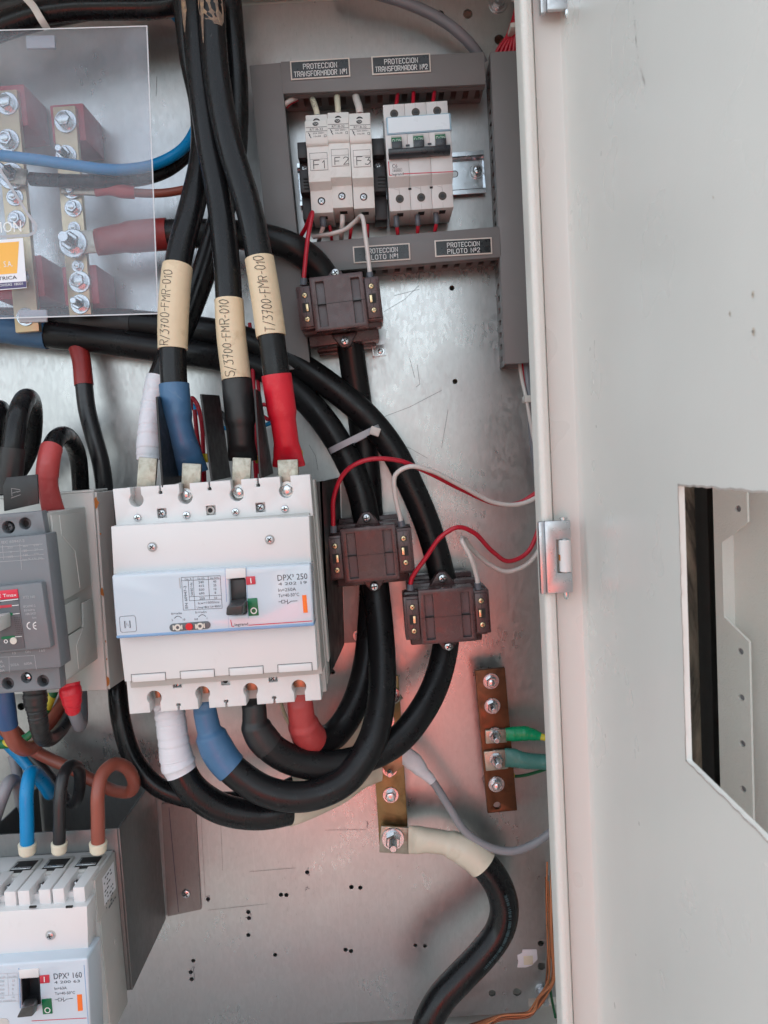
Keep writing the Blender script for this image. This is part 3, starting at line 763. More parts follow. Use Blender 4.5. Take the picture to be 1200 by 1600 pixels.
# ------------------------------------------------------------------ fuse holders
def fuse(tl, tr, num, label, rs):
    f = Fr(*tl, *tr, 50); k = f.len / 34.0; Wd = f.len * 1.012          # k: metres per photo pixel
    root = empty('fuse_holder', f.m, label, 'fuse holder', 'white fuse holders on the rail')
    Y = lambda px: -px * k
    H = 150
    g = .00004
    mb = MB()
    # stepped side profile, extruded across the width
    prof = [(Y(0), 0), (Y(30), .0005), (Y(30), .004), (Y(52), .009), (Y(108), .009), (Y(116), .0005), (Y(H), 0), (Y(H), -.040), (Y(0), -.040)]
    lo = [(g, y, z) for y, z in prof]; hi = [(Wd - g, y, z) for y, z in prof]
    bm = bmesh.new(); a = [bm.verts.new(p) for p in lo]; b = [bm.verts.new(p) for p in hi]; n = len(a)
    bm.faces.new(a); bm.faces.new(list(reversed(b)))
    for i in range(n): bm.faces.new((a[i], b[i], b[(i + 1) % n], a[(i + 1) % n]))
    mb._bev(bm, .0006, 2, 20); mb.addbm(bm)
    part('fuse_base', mb, m_fusew, root)
    # carrier: the hinged upper grip, a little proud
    mb = MB()
    prof = [(Y(17), .0015), (Y(17), .010), (Y(44), .0125), (Y(52), .0115), (Y(55), .0100), (Y(56), .0025)]
    bm = bmesh.new(); a = [bm.verts.new((-.0002, y, z)) for y, z in prof]; b = [bm.verts.new((Wd * .985, y, z)) for y, z in prof]; n = len(a)
    bm.faces.new(a); bm.faces.new(list(reversed(b)))
    for i in range(n): bm.faces.new((a[i], b[i], b[(i + 1) % n], a[(i + 1) % n]))
    mb._bev(bm, .0006, 2, 20); mb.addbm(bm); o = part('fuse_carrier', mb, m_fusew, root)
    zc = lambda px: .010 + (.0025) * (px - 17) / 27 + .0002
    fn = lambda u, v: (u, v, zc(-v / k))
    mb = MB(); lg = [(Wd * .47 + 4.6 * k * math.cos(t), Y(22.6) + 3.3 * k * math.sin(t)) for t in [i * math.pi / 10 for i in range(20)]]
    mb.add([fn(*p) for p in lg], [list(range(20))]); part('oval_mark', mb, m_ink, o)
    fn3 = lambda u, v: (u, v, zc(-v / k) + .00012)
    mb = MB(); mb.text('TGN', Wd * .47, Y(24.2), 3.4 * k, align='C', wid=6.4 * k, fn=fn3); part('oval_lettering', mb, m_whiteprint, o)
    mb = MB(); mb.text('RT18-32', Wd * .50, Y(33.2), 3.6 * k, align='C', wid=20 * k, fn=fn)
    mb.text('32A 500V~', Wd * .33, Y(39.0), 2.6 * k, wid=19 * k, fn=fn); mb.text('10x38', Wd * .36, Y(43.8), 2.4 * k, wid=11 * k, fn=fn)
    for y in (28.0, 34.6): mb.ribbon([(0.0006, Y(y)), (Wd * .96, Y(y))], .7 * k, fn)
    mb.ribbon([(Wd * .13, Y(36.5)), (Wd * .2, Y(40)), (Wd * .17, Y(40.5)), (Wd * .24, Y(44.5))], 1.2 * k, fn)
    mb.ribbon([(Wd * .83, Y(41)), (Wd * .92, Y(41)), (Wd * .92, Y(44.2)), (Wd * .83, Y(44.2)), (Wd * .83, Y(41))], .6 * k, fn)
    part('printed_rating', mb, m_print, o)
    # paper tag with hand lettering
    zt_ = .0093
    mb = MB(); mb.box(Wd * .12, Wd * .90, Y(91), Y(65), .0088, zt_, .0001); t = part('paper_tag', mb, m_stickw if 0 else m_fusew, root)
    mb = MB(); F2 = lambda u, v: (u, v, zt_ + .00012)
    mb.ribbon([(Wd * .12, Y(65)), (Wd * .90, Y(65)), (Wd * .90, Y(91)), (Wd * .12, Y(91)), (Wd * .12, Y(65))], .45 * k, F2)
    mb.ribbon([(Wd * .12, Y(74.5)), (Wd * .90, Y(74.5))], .4 * k, F2); part('tag_border', mb, m_print, t)
    mb = MB(); rnd = random.Random(rs); st, wd = stroke_text('F' + num, 11.5 * k, rnd, .05, .5, 2.6)
    for ln in st: mb.ribbon([(Wd * .26 + x * 1.15, Y(88) + y) for x, y in ln], 1.1 * k, F2)
    part('handwriting', mb, m_ink, t)
    for yy, zz in ((12, .0005), (132, .0006)):
        c = (Wd * .49, Y(yy), zz)
        mb = MB(); mb.cyl((c[0], c[1], zz - .0002), (0, 0, 1), 5.9 * k, .0003, 24); h_ = part('screw_well', mb, m_dark, root)
        mb = MB(); mb.screw((c[0], c[1] - .4 * k, zz + .0001), 4.3 * k, h=.0004, rot=rs * .7); part('terminal_screw', mb, [m_zinc2, m_dark], h_)
    mb = MB(); q = Wd * .52; mb.box(q - 6 * k, q + 6 * k, Y(H) - .0003, Y(H) + .0006, -.016, -.009); part('wire_entry', mb, m_dark, root)
    return f
fuse((477, 180), (511, 178), '1', 'white fuse holder with paper tag F1, nearest the upright duct', 1)
fuse((511.5, 176), (544.5, 174.5), '2', 'white fuse holder with paper tag F2, in the middle of three', 4)
fuse((545, 177.3), (578, 175.6), '3', 'white fuse holder with paper tag F3, beside the black clamp', 6)
def endclamp(tl, tr, hpx, label):
    f = Fr(*tl, *tr, 42); Wd = f.len; k = Wd / abs(tr[0] - tl[0])
    root = empty('rail_end_clamp', f.m, label, 'rail clamp', 'black clamps on the rail')
    H = hpx * k; mb = MB(); mb.box(0, Wd, -H * .22, 0, -.034, 0, .0008); mb.box(0, Wd, -H * .36, -H * .22, -.034, -.010, .0005); mb.box(0, Wd, -H * .68, -H * .36, -.034, -.002, .0008); mb.box(0, Wd, -H, -H * .68, -.034, -.012, .0008)
    part('clamp_body', mb, m_clampblk, root)
    mb = MB()
    for i in range(4): mb.box(Wd * .35, Wd * .98, -H * (.5 + i * .045), -H * (.485 + i * .045), -.0022, -.0012)
    part('grip_ribs', mb, m_dark, root)
    mb = MB(); mb.screw((Wd * .45, -H * .30, -.010), Wd * .26, h=.001); part('clamp_screw', mb, [m_zinc2, m_dark], root)
endclamp((464, 222), (481, 221), 112, 'black plastic rail clamp left of fuse holder F1')
endclamp((580, 216), (600, 215), 118, 'black plastic rail clamp between fuse holder F3 and the three pole switch')

# ------------------------------------------------------------------ three pole miniature breaker
m_well = M('brown_shaded_well', (.06, .048, .038), .5)  # brown shading inside the screw holes, painted as the well colour
f = Fr(598, 164, 699, 157, 50); Wd = f.len; k = Wd / 101.3
root = empty('miniature_breaker', f.m, 'white three pole miniature breaker with green ON flags and dark linked handle', 'circuit breaker')
Y = lambda px: -px * k
prof = [(Y(0), 0), (Y(26), 0), (Y(26), .003), (Y(54), .0085), (Y(54.2), .010), (Y(117), .010), (Y(128), .0008), (Y(163), 0), (Y(163), -.042), (Y(0), -.042)]
for i in range(3):
    mb = MB(); xa, xb_ = Wd / 3 * i + .00008, Wd / 3 * (i + 1) - .00008
    bm = bmesh.new(); a = [bm.verts.new((xa, y, z)) for y, z in prof]; b = [bm.verts.new((xb_, y, z)) for y, z in prof]; n = len(a)
    bm.faces.new(a); bm.faces.new(list(reversed(b)))
    for j in range(n): bm.faces.new((a[j], b[j], b[(j + 1) % n], a[(j + 1) % n]))
    mb._bev(bm, .0004, 2, 20); mb.addbm(bm)
    p = part('breaker_pole', mb, m_white, root)
    xm = (xa + xb_) / 2
    for yy in (14.5, 145):
        mb = MB(); dz_ = .0006 if yy > 100 else 0
        mb.cyl((xm, Y(yy), -.0001 + dz_), (0, 0, 1), 6.4 * k, .0003, 26); hh = part('screw_well', mb, m_well, p)
        mb = MB(); mb.cyl((xm, Y(yy) - .4 * k, .0001 + dz_), (0, 0, 1), 3.6 * k, .0003, 18); mb.mi = 1
        mb.box(xm - 3 * k, xm + 3 * k, Y(yy) - 1.1 * k, Y(yy) - .1 * k, .0003 + dz_, .00045 + dz_); part('terminal_screw', mb, [m_clampblk, m_dark], hh)
    mb = MB()
    for y0, y1 in ((0, 8), (152, 163), (54, 117), (128, 138)): 
        if y0 == 54: mb.box(xb_ - .0001, xb_ + .0001, Y(y1), Y(y0), .0099, .0102)
        else: mb.box(xm - .00012, xm + .00012, Y(y1), Y(y0), -.0001, .0002 if y0 != 128 else .0009)
    part('mould_line', mb, m_side, p)
    mb = MB(); mb.box(xm - 8.2 * k, xm + 8.2 * k, Y(78), Y(56.5), .0098, .0106); part('toggle_slot', mb, m_side, p)
    mb = MB(); mb.box(xm - 8 * k, xm + 8 * k, Y(69), Y(60), .0100, .0125, .0003); g_ = part('green_flag', mb, m_greenflag, p)
    mb = MB(); mb.text('O.ON', xm, Y(67.0), 4.6 * k, .01265, 'C', wid=14 * k); part('flag_lettering', mb, m_whiteprint, g_)
    mb = MB(); mb.box(xm - 8 * k, xm + 8 * k, Y(80), Y(68.6), .0100, .0165, .0005); part('toggle', mb, m_handle, p)
    mb = MB(); mb.box(xm - 5 * k, xm + 5 * k, Y(163) - .0004, Y(163) + .0004, -.014, -.006); part('wire_entry', mb, m_dark, p)
mb = MB(); mb.prism([(Y(79), .011), (Y(79), .0165), (Y(82), .0185), (Y(88), .0180), (Y(91.5), .0150), (Y(92), .011)], Wd * .03, Wd * .965, .0005, 2, m=Matrix(((0, 0, 1, 0), (1, 0, 0, 0), (0, 1, 0, 0), (0, 0, 0, 1))))
part('linked_handle', mb, m_handle, root)
mb = MB(); mb.box(Wd * .03, Wd * 1.02, Y(53), Y(26.5), .0032, .0098, .0009); o = part('label_window', mb, m_window, root)
mb = MB(); mb.box(Wd * .055, Wd * .99, Y(51), Y(28.5), .0099, .0101); part('label_card', mb, M('blank_card', (.76, .84, .89), .3), o)
mb = MB(); fz = lambda u, v: (u, v, .0102)
mb.ribbon([(Wd * .025, Y(94)), (Wd * .025, Y(114)), (Wd * .055, Y(114.6))], 1.3 * k, fz); mb.ribbon([(Wd * .245, Y(113.6)), (Wd * .995, Y(115.4))], 1.3 * k, fz)
part('red_line', mb, m_redprint, root)
mb = MB(); mb.text('C6', Wd * .075, Y(103.5), 5.4 * k, .0102, wid=8 * k); mb.text('legrand', Wd * .065, Y(115.3), 4.0 * k, .0102, wid=18 * k)
mb.ribbon([(Wd * .08, Y(105)), (Wd * .22, Y(105)), (Wd * .22, Y(109.5)), (Wd * .08, Y(109.5)), (Wd * .08, Y(105))], .35 * k, fz); mb.text('6000', Wd * .095, Y(108.9), 2.8 * k, .0102, wid=11 * k)
for i in (1, 2): mb.box(Wd / 3 * i - 3 * k, Wd / 3 * i + 3 * k, Y(73), Y(70), .0101, .0103)
part('printed_lettering', mb, m_print, root)
for i in range(3):
    mb = MB(); xm = Wd / 3 * (i + .5); mb.ribbon([(xm - 8 * k, Y(129)), (xm, Y(132)), (xm + .5 * k, Y(138))], .5 * k, lambda u, v: (u, v, .0011)); part('contact_symbol', mb, m_faint, root)
for i in (1, 2):
    mb = MB(); mb.box(Wd / 3 * i - 2.4 * k, Wd / 3 * i + 2.4 * k, Y(132.5), Y(129.5), .0000, .0012); part('link_window', mb, m_dark, root)

# ------------------------------------------------------------------ small wires round the rail
for i, (a, b, c_) in enumerate((((617, 176, 44), (620, 158, 36), (623, 138, 18)), ((645, 172, 44), (646, 150, 34), (647, 130, 16)), ((675, 169, 44), (678, 150, 34), (681, 132, 16)))):
    wire('red_wire', [a, b, c_], .0016, m_red, ['short red wire into the left pole of the three pole breaker from the upper duct', 'short red wire into the middle pole of the three pole breaker from the upper duct', 'short red wire into the right pole of the three pole breaker from the upper duct'][i], 'wire', 'red wires into the top of the breaker')
for i, (x, y) in enumerate(((619, 338), (652, 336), (681, 333))):
    c = Cable('red_wire', [(x, y, 40), (x + 1, y + 14, 40), (x + 2.5 - i * 2, y + 28, 34), (x + 3 - i * 3, y + 42, 20)], ['red wire with dark tip leaving the left pole of the three pole breaker downward', 'red wire with dark tip leaving the middle pole of the three pole breaker downward', 'red wire with dark tip leaving the right pole of the three pole breaker downward'][i], 'wire', 'red wires out of the bottom of the breaker')
    c.sheath(.0016, m_red); c.sleeve('ferrule', [(0, .0022, .0022), (1.0, .0022, .0022), (1.15, .0019, .0019)], m_greyfer)
fl = [('thin wire with written cream marker into fuse holder F1', [(497, 185, 44), (494, 172, 42), (490, 160, 34), (485, 148, 18)], m_ferrule),
      ('thin wire with plain cream sleeve into fuse holder F2', [(529, 182, 44), (528, 168, 42), (527, 155, 34), (526, 140, 18)], m_ferrule),
      ('thin wire with wide pinkish sleeve into fuse holder F3', [(563, 182, 44), (561, 168, 42), (557, 155, 34), (554, 142, 18)], m_cream)]
for i, (lb, pts, mt) in enumerate(fl):
    c = Cable('fuse_wire', pts, lb, 'wire', 'wires into the tops of the fuse holders')
    c.sheath(.0015, [m_bluew, m_cream, m_red][i]); rr_ = [.0024, .0024, .0030][i]
    s_ = c.sleeve('wire_marker', [(0.3, rr_, rr_), (1.8, rr_ * 1.02, rr_), (2.35, rr_, rr_)], mt)
    if i == 0: c.writing('5/24', 1.0, 2.2, rr_, .003, m_ink, s_)
c = Cable('fuse_wire', [(504, 340, 40), (505, 350, 40), (502, 364, 34), (498, 378, 20)], 'cream sleeved wire below fuse holder F1 with a slate tip', 'wire'); c.sheath(.0019, m_cream); c.sleeve('ferrule', [(0, .0026, .0026), (1.2, .0026, .0026)], m_greyfer)
c = Cable('fuse_wire', [(535, 336, 40), (535, 348, 40), (534, 362, 34), (533, 376, 20)], 'cream sleeved wire below fuse holder F2', 'wire'); c.sheath(.0021, m_cream)
wire('red_wire', [(515, 352, 30), (517, 364, 28), (519, 380, 20)], .0014, m_red, 'short red wire behind the cream sleeves below fuse holder F1', 'wire', 'thin red wires below the fuse holders')
wire('red_wire', [(549, 350, 30), (548, 362, 28), (546, 378, 20)], .0014, m_red, 'short red wire behind the cream sleeves below fuse holder F2', 'wire', 'thin red wires below the fuse holders')
wire('red_wire', [(574, 350, 30), (574, 362, 28), (575, 378, 20)], .0014, m_red, 'short red wire behind the pale wire below fuse holder F3', 'wire', 'thin red wires below the fuse holders')
wire('white_wire', [(441, 168, 26), (449, 160, 30), (458, 155, 28), (468, 153, 14)], .002, m_cream, 'pale wire curling into the corner of the upright and top ducts', 'wire')
wire('red_wire', [(448, 167, 22), (454, 161, 26), (462, 157, 24), (470, 156, 12)], .0014, m_red, 'red wire curling into the corner of the upright and top ducts', 'wire')

# ------------------------------------------------------------------ current transformers
def ct(tl, tr, label, foot=False):
    f = Fr(*tl, *tr, 78); U = f.len / 86.0                       # U: metres per photo pixel
    root = empty('current_transformer', f.m, label, 'current transformer', 'brown current transformers round the black cables')
    def B(b, x0, y0, x1, y1, z0, z1, bv=.0006): b.box(x0 * U, x1 * U, -y1 * U, -y0 * U, z0, z1, bv)
    mb = MB()
    B(mb, -22, 6, 108, 84, -.030, -.016, .0012); B(mb, -16, -2, 102, 100, -.052, -.030, .0015); B(mb, -8, -8, 96, 104, -.068, -.052, .0015)
    B(mb, -24, 10, 2, 79, -.040, -.0045, .0008); B(mb, 84, 8, 111, 77, -.040, -.0045, .0008)
    part('resin_body', mb, m_brown, root)
    mb = MB()
    P4 = lambda x0, y0, x1, y1: rectpoly(x0 * U, -y1 * U, x1 * U, -y0 * U)
    mb.prism(P4(0, 0, 86, 86), -.018, 0, .0006, holes=[P4(9, 8, 22, 79), P4(66, 8, 79, 79)])
    cp = part('core_cover', mb, m_brown, root)
    for x_ in (9, 66): mb = MB(); B(mb, x_, 8, x_ + 13, 79, -.012, -.0040, 0); part('cover_recess', mb, m_brown2, cp)
    mb = MB(); B(mb, 0.5, 43.4, 85.5, 44.2, -.002, .00012, 0); B(mb, 9, 43.2, 22, 44.4, -.0045, -.0038, 0); B(mb, 66, 43.2, 79, 44.4, -.0045, -.0038, 0); part('mould_line', mb, m_dark, cp)
    for sx, sy in ((-20, 14), (88, 12)):
        mb = MB(); B(mb, sx, sy, sx + 19, sy + 62, -.012, -.0015, .0004); tb = part('terminal_block', mb, m_brown, root)
        mb = MB(); xm = sx + 9.5
        for y0, y1 in ((0, 8), (18, 23), (37, 46)): B(mb, xm - .3, sy + y0, xm + .3, sy + y1, -.0015, -.0013, 0)
        part('mould_line', mb, m_dark, tb)
        for yy in (12, 50):
            mb = MB(); mb.cyl((xm * U, -(sy + yy) * U, -.0015), (0, 0, 1), 4.9 * U, .00015, 20); w_ = part('screw_well', mb, m_dark, tb)
            mb = MB(); mb.screw((xm * U, -(sy + yy) * U, -.0014), 4.0 * U, h=.0006, rot=random.uniform(0, 1.5)); part('terminal_screw', mb, [m_brassscrew, m_dark], w_)
        mb = MB(); B(mb, xm - 5.5, sy + 24, xm + 5.5, sy + 39, -.0016, -.0013, 0); w_ = part('contact_window', mb, m_dark, tb)
        mb = MB(); dx = -1.5 if sx > 0 else 1.2
        B(mb, xm + dx * 1.6 - 2.0, sy + 26, xm + dx * 1.6 + 2.0, sy + 37.5, -.0014, -.0009, .0002)
        part('brass_contact', mb, m_brassscrew, w_)
    for (x, y, z) in ((42, -11, -.022), (44, 100, -.022)):
        mb = MB(); s_ = -1 if y < 0 else 1
        mb.prism([((x - 22) * U, -(y - s_ * 14) * U), ((x + 22) * U, -(y - s_ * 14) * U), ((x + 9) * U, -(y + s_ * 5) * U), ((x + 5) * U, -(y + s_ * 9) * U), ((x - 5) * U, -(y + s_ * 9) * U), ((x - 9) * U, -(y + s_ * 5) * U)], z - .012, z, .001)
        ear = part('clamp_ear', mb, m_brown, root)
        mb = MB(); mb.cyl((x * U, -y * U, z), (0, 0, 1), 4.2 * U, .0045, 16); part('clamp_post', mb, m_abb2, ear)
        mb = MB(); mb.screw((x * U, -y * U, z + .004), 7.0 * U, h=.0022, rot=random.uniform(0, 1)); part('clamp_screw', mb, SCREW, ear)
    if foot:
        mb = MB(); B(mb, 90, 98, 112, 116, -.0775, -.0760, 0); B(mb, 86, 84, 111, 100, -.0640, -.0625, 0); B(mb, 88, 97, 90, 117, -.0765, -.0635, 0)
        ft = part('mounting_foot', mb, m_zinc2, root)
        mb = MB(); mb.bolt((102 * U, -108 * U, -.0760), 7.5 * U, style='none'); mb.screw((102 * U, -108 * U, -.0745), 5 * U, h=.0015); part('foot_screw', mb, SCREW, ft)
        mb = MB(); B(mb, -6, 96, 62, 108, -.066, -.060, .0006); part('clamp_plate', mb, m_brown, root)
    return f
ct((482.5, 434), (566, 424), 'brown current transformer directly under the PILOTO sign, with its mounting foot showing', True)
ct((531, 827), (617, 819), 'brown current transformer beside the large white breaker, right of its bracket')
ct((653, 923), (739, 916.5), 'brown current transformer nearest the hinge, lowest of the three')

# wires of the transformers, each with a slate ferrule at its terminal
def ctw(lb, pts, r, mat, name):
    c = Cable(name, pts, lb, 'wire', 'red and white transformer wires'); c.sheath(r, mat, n=12)
    c.sleeve('ferrule', [(0, r * 1.55, r * 1.55), (.5, r * 1.5, r * 1.5)] if len(pts) < 5 else [(0, r * 1.55, r * 1.55), (.55, r * 1.5, r * 1.5)], m_greyfer)
ctw('red wire rising from the left terminal of the highest brown transformer to fuse holder F1', [(474, 446, 68), (475.5, 425, 68), (481, 372, 66), (488, 332, 62), (478, 355, 48), (468, 372, 38), (460, 385, 25)], .0018, m_red, 'red_wire')
ctw('white wire crossing the PILOTO Nº1 sign down to the highest brown transformer', [(578, 434, 68), (577, 418, 68), (571, 370, 66), (565, 338, 60), (556, 345, 52), (540, 358, 46), (515, 366, 42), (490, 370, 30)], .0018, m_cream, 'white_wire')
ctw('red wire arching from the transformer beside the large breaker to the cabinet frame', [(521, 832, 72), (520.5, 812, 73), (522, 775, 76), (540, 737, 82), (572, 719, 86), (620, 719, 82), (664, 736, 74), (722, 765, 58), (775, 787, 46), (810, 786, 44), (845, 765, 50)], .0019, m_red, 'red_wire')
ctw('white wire arching from the transformer beside the large breaker to the cabinet frame', [(628, 822, 72), (624.5, 806, 73), (617, 770, 78), (618, 742, 82), (640, 729, 84), (672, 735, 80), (722, 760, 66), (775, 786, 52), (815, 787, 48), (852, 770, 50)], .0019, m_cream, 'white_wire')
ctw('red wire looping from the lowest brown transformer up towards the cabinet frame', [(641, 922, 72), (643, 905, 73), (665, 872, 78), (690, 838, 84), (715, 824, 84), (740, 832, 78), (770, 862, 64), (795, 877, 54), (825, 862, 50), (850, 800, 52)], .0019, m_red, 'red_wire')
ctw('white wire looping from the lowest brown transformer up towards the cabinet frame', [(747, 920, 72), (745, 902, 74), (735, 870, 80), (722, 845, 80), (724, 841, 72), (738, 858, 58), (762, 880, 46), (792, 893, 42), (825, 880, 46), (858, 835, 50)], .0019, m_cream, 'white_wire')
# ------------------------------------------------------------------ large white four pole breaker
f = Fr(175, 765, 484, 742, 100); k = f.pxm(1, .06)
root = empty('moulded_case_breaker', f.m, 'large white four pole moulded breaker with pale blue band and toggle set to off', 'circuit breaker')
def U(px, py, w): q = f.uv(px, py, w); return (q.x, q.y)
WT, WM, WB, WL = .052, .066, .076, .052
def keyhole(cx, cy, r, hw, w, up=True, e=None):
    """notch outline points from the edge y=e, around the round end"""
    c = U(cx, cy, w); R = f.pxm(r, w); h = f.pxm(hw, w); s_ = 1 if up else -1
    a = math.degrees(math.asin(h / R))
    if up: pts = [(c[0] - h, e), *arc(c[0], c[1], R, 90 + a, 450 - a, 20), (c[0] + h, e)]
    else: pts = [(c[0] + h, e), *arc(c[0], c[1], R, -90 + a, 270 - a, 20), (c[0] - h, e)]
    return pts
# case behind the covers
x0, x1 = U(178, 800, WT)[0], U(487, 800, WT)[0]; yT = U(330, 754, WT)[1]; yB = U(353, 1105, WL)[1]
mb = MB(); mb.box(x0 + .0005, x1 - .0005, yB + .004, yT - .004, .0005, .028, .001)
part('rear_case', mb, m_side, root)
mb = MB(); mb.box(x0 + .001, x1 - .0012, U(330, 822, WT)[1], yT - .001, .028, .040, .0006); mb.box(x0 + .001, x1 - .0012, yB + .001, U(350, 1050, WT)[1], .028, .036, .0006)
mb.box(x0 + .0008, x1 - .0014, U(350, 1062, WT)[1], U(330, 812, WT)[1], .028, .056, .0006)
part('front_case', mb, m_side, root)
# upper terminal cover
tl, tr = U(176, 764, WT), U(484, 742, WT); yb_ = U(330, 818, WT)[1]
e = tl[1]
top = []
for cx, cy in ((213, 781), (289.5, 776.5), (370, 772), (447, 767)): top.append(('k', cx, cy))
poly = [(tl[0], yb_), (tr[0], yb_), (tr[0], e)]
seq = [('k', 447, 767), ('n', 403.5, 0), ('k', 370, 772), ('n', 327, 0), ('k', 289.5, 776.5), ('n', 249.5, 0), ('k', 213, 781)]
for ty, cx, cy in seq:
    if ty == 'k':
        poly += list(reversed(keyhole(cx, cy, 11.2, 8.2, WT, True, e)))
    else:
        c = U(cx, 760, WT)[0]; h = f.pxm(1.4, WT); dd = f.pxm(9, WT); poly += [(c + h, e), (c + h, e - dd), (c + h * 2.2, e - dd), (c + h * 2.2, e - dd * 1.5), (c - h * 2.2, e - dd * 1.5), (c - h * 2.2, e - dd), (c - h, e - dd), (c - h, e)]
poly += [(tl[0], e)]
sqh = []
def sq(cx, cy, r, w): c = U(cx, cy, w); q = f.pxm(r, w); return rectpoly(c[0] - q, c[1] - q, c[0] + q, c[1] + q)
wells = [(253, 802), (329.5, 797.5), (407, 793)]
mb = MB(); mb.prism(poly, .041, WT, .0005, holes=[sq(x, y, 7.5, WT) for x, y in wells])
tc_ = part('terminal_cover', mb, m_white, root)
mb = MB()
for x, y in wells: c = U(x, y, WT); q = f.pxm(8, WT); mb.box(c[0] - q, c[0] + q, c[1] - q, c[1] + q, .0402, .0475)
part('well_floor', mb, m_white, tc_)
for i, (x, y) in enumerate(wells):
    c = U(x, y - .3, .048); mb = MB()
    if i == 1: mb.lathe([(f.pxm(6), .0475), (f.pxm(6), .0500), (f.pxm(3.6), .0500)], (c[0], c[1] + .0, 0)); part('screw_boss', mb, m_side, tc_); mb = MB(); mb.cyl((c[0], c[1], .0499), (0, 0, 1), f.pxm(3.4), .0003); part('boss_hole', mb, m_dark, tc_)
    else: mb.screw((c[0], c[1], .0475), f.pxm(6.2), h=.0025, rot=.5 + i); part('cover_screw', mb, SCREW, tc_)
for i, (x, y) in enumerate(((215, 809), (291.5, 805), (368, 800), (445, 795))):
    c = U(x, y, WT); mb = MB(); mb.screw((c[0], c[1], WT + .0002), f.pxm(5.4), h=.0012, rot=.3 + i); part('cover_screw', mb, SCREW, tc_)
# hidden terminal throats and copper behind the keyholes
for x, y in ((213, 781), (289.5, 776.5), (370, 772), (447, 767)):
    c = U(x, y, .041); mb = MB(); r_ = f.pxm(13, .041); mb.box(c[0] - r_, c[0] + r_, c[1] - r_, e + .0002, .0402, .0408); part('terminal_throat', mb, m_side, root)
# main cover, steps forward
def quadprism(p, w, z0, bv=.0008, mat=m_white, name='main_cover', par=None):
    mb = MB(); mb.prism([U(*q, w) for q in p], z0, w, bv); return part(name, mb, mat, par or root)
mc = quadprism([(173, 822.5), (483, 806.5), (486.5, 884), (177.5, 902)], WM, .045)
lc = quadprism([(185, 985), (491, 966), (496.5, 1047), (194.5, 1065.5)], WM, .045, name='lower_cover')
for x, y in ((238, 854.5), (421.5, 843)):
    c = U(x, y, WM); mb = MB(); mb.lathe([(f.pxm(7.8, WM), 0), (f.pxm(7.8, WM), .0004), (f.pxm(6.4, WM), .0004)], (c[0], c[1], WM)); part('screw_rim', mb, m_side, mc)
    mb = MB(); mb.screw((c[0], c[1], WM + .0003), f.pxm(6.4, WM), h=.0016, rot=.8); part('cover_screw', mb, [m_zinc2, m_dark], mc)
# lower lids
for x in (0, 1, 2, 3):
    xa = 205 + 76.3 * x; ya = 1051 - 5.1 * x
    p = [(xa, ya + 3), (xa + 53.5, ya - .7), (xa + 54.5, ya + 12), (xa + 1, ya + 15)]
    mb = MB()
    mb.ribbon([U(xa + .5, ya + 15, WM), U(xa, ya + 3, WM), U(xa + 53.5, ya - .7, WM), U(xa + 54.3, ya + 11.5, WM)], f.pxm(.8, WM), lambda u, v: (u, v, WM + .0001)); part('lid_gap', mb, m_dark, lc)
    quadprism([(xa + 1.4, ya + 4.4), (xa + 52.6, ya + .9), (xa + 53.4, ya + 12), (xa + 2.2, ya + 15.4)], WM + .0009, WM - .004, .0004, m_white, 'terminal_lid', lc)
# lower terminal cover with open keyholes
bl, br = U(207, 1115.5, WL), U(501.5, 1098, WL); t0_ = U(199, 1060, WL)
eb = bl[1]; yt_ = U(350, 1050, WL)[1]
xL, xR = U(200, 1090, WL)[0], U(501, 1080, WL)[0]
poly = [(xR, yt_), (xL, yt_), (xL, eb)]
for ty, cx, cy in (('k', 241, 1090.5), ('n', 279, 0), ('k', 316.5, 1083.5), ('n', 354, 0), ('k', 391.5, 1078.5), ('n', 429.5, 0), ('k', 467, 1073.5)):
    if ty == 'k': poly += list(reversed(keyhole(cx, cy, 11.6, 8.6, WL, False, eb)))
    else:
        c = U(cx, 1105, WL)[0]; h = f.pxm(1.6, WL); dd = f.pxm(7, WL); poly += [(c - h, eb), (c - h, eb + dd), (c - h * 2.2, eb + dd), (c - h * 2.2, eb + dd * 1.6), (c + h * 2.2, eb + dd * 1.6), (c + h * 2.2, eb + dd), (c + h, eb + dd), (c + h, eb)]
poly += [(xR, eb)]
wells = [(276.5, 1068), (352, 1064), (426.5, 1059)]
mb = MB(); mb.prism(poly, .040, WL, .0005, holes=[sq(x, y, 7, WL) for x, y in wells]); bc = part('terminal_cover', mb, m_white, root)
mb = MB()
for x, y in wells: c = U(x, y, WL); q = f.pxm(7.6, WL); mb.box(c[0] - q, c[0] + q, c[1] - q, c[1] + q, .0392, .0475)
part('well_floor', mb, m_white, bc)
for i, (x, y) in enumerate(wells):
    c = U(x, y, .048); mb = MB()
    if i == 1: mb.cyl((c[0], c[1], .0475), (0, 0, 1), f.pxm(3.6), .0003); part('boss_hole', mb, m_dark, bc)
    else: mb.screw((c[0], c[1], .0475), f.pxm(6), h=.0025, rot=i + .2); part('cover_screw', mb, SCREW, bc)
for i, (x, y) in enumerate(((241, 1090), (316.5, 1083), (391.5, 1078), (467, 1073))):
    c = U(x, y, .036); mb = MB(); mb.box(c[0] - f.pxm(13), c[0] + f.pxm(13), yB + .0002, c[1] + f.pxm(15), .030, .0362); part('terminal_throat', mb, m_side, root)
    mb = MB(); wq = (4, 5, 9, 11)[i]; mb.box(c[0] + f.pxm(10 - wq * 1.5), c[0] + f.pxm(11), c[1] + f.pxm(1), c[1] + f.pxm(13), .0364, .0392, .0004); part('copper_terminal', mb, m_cuend, root)
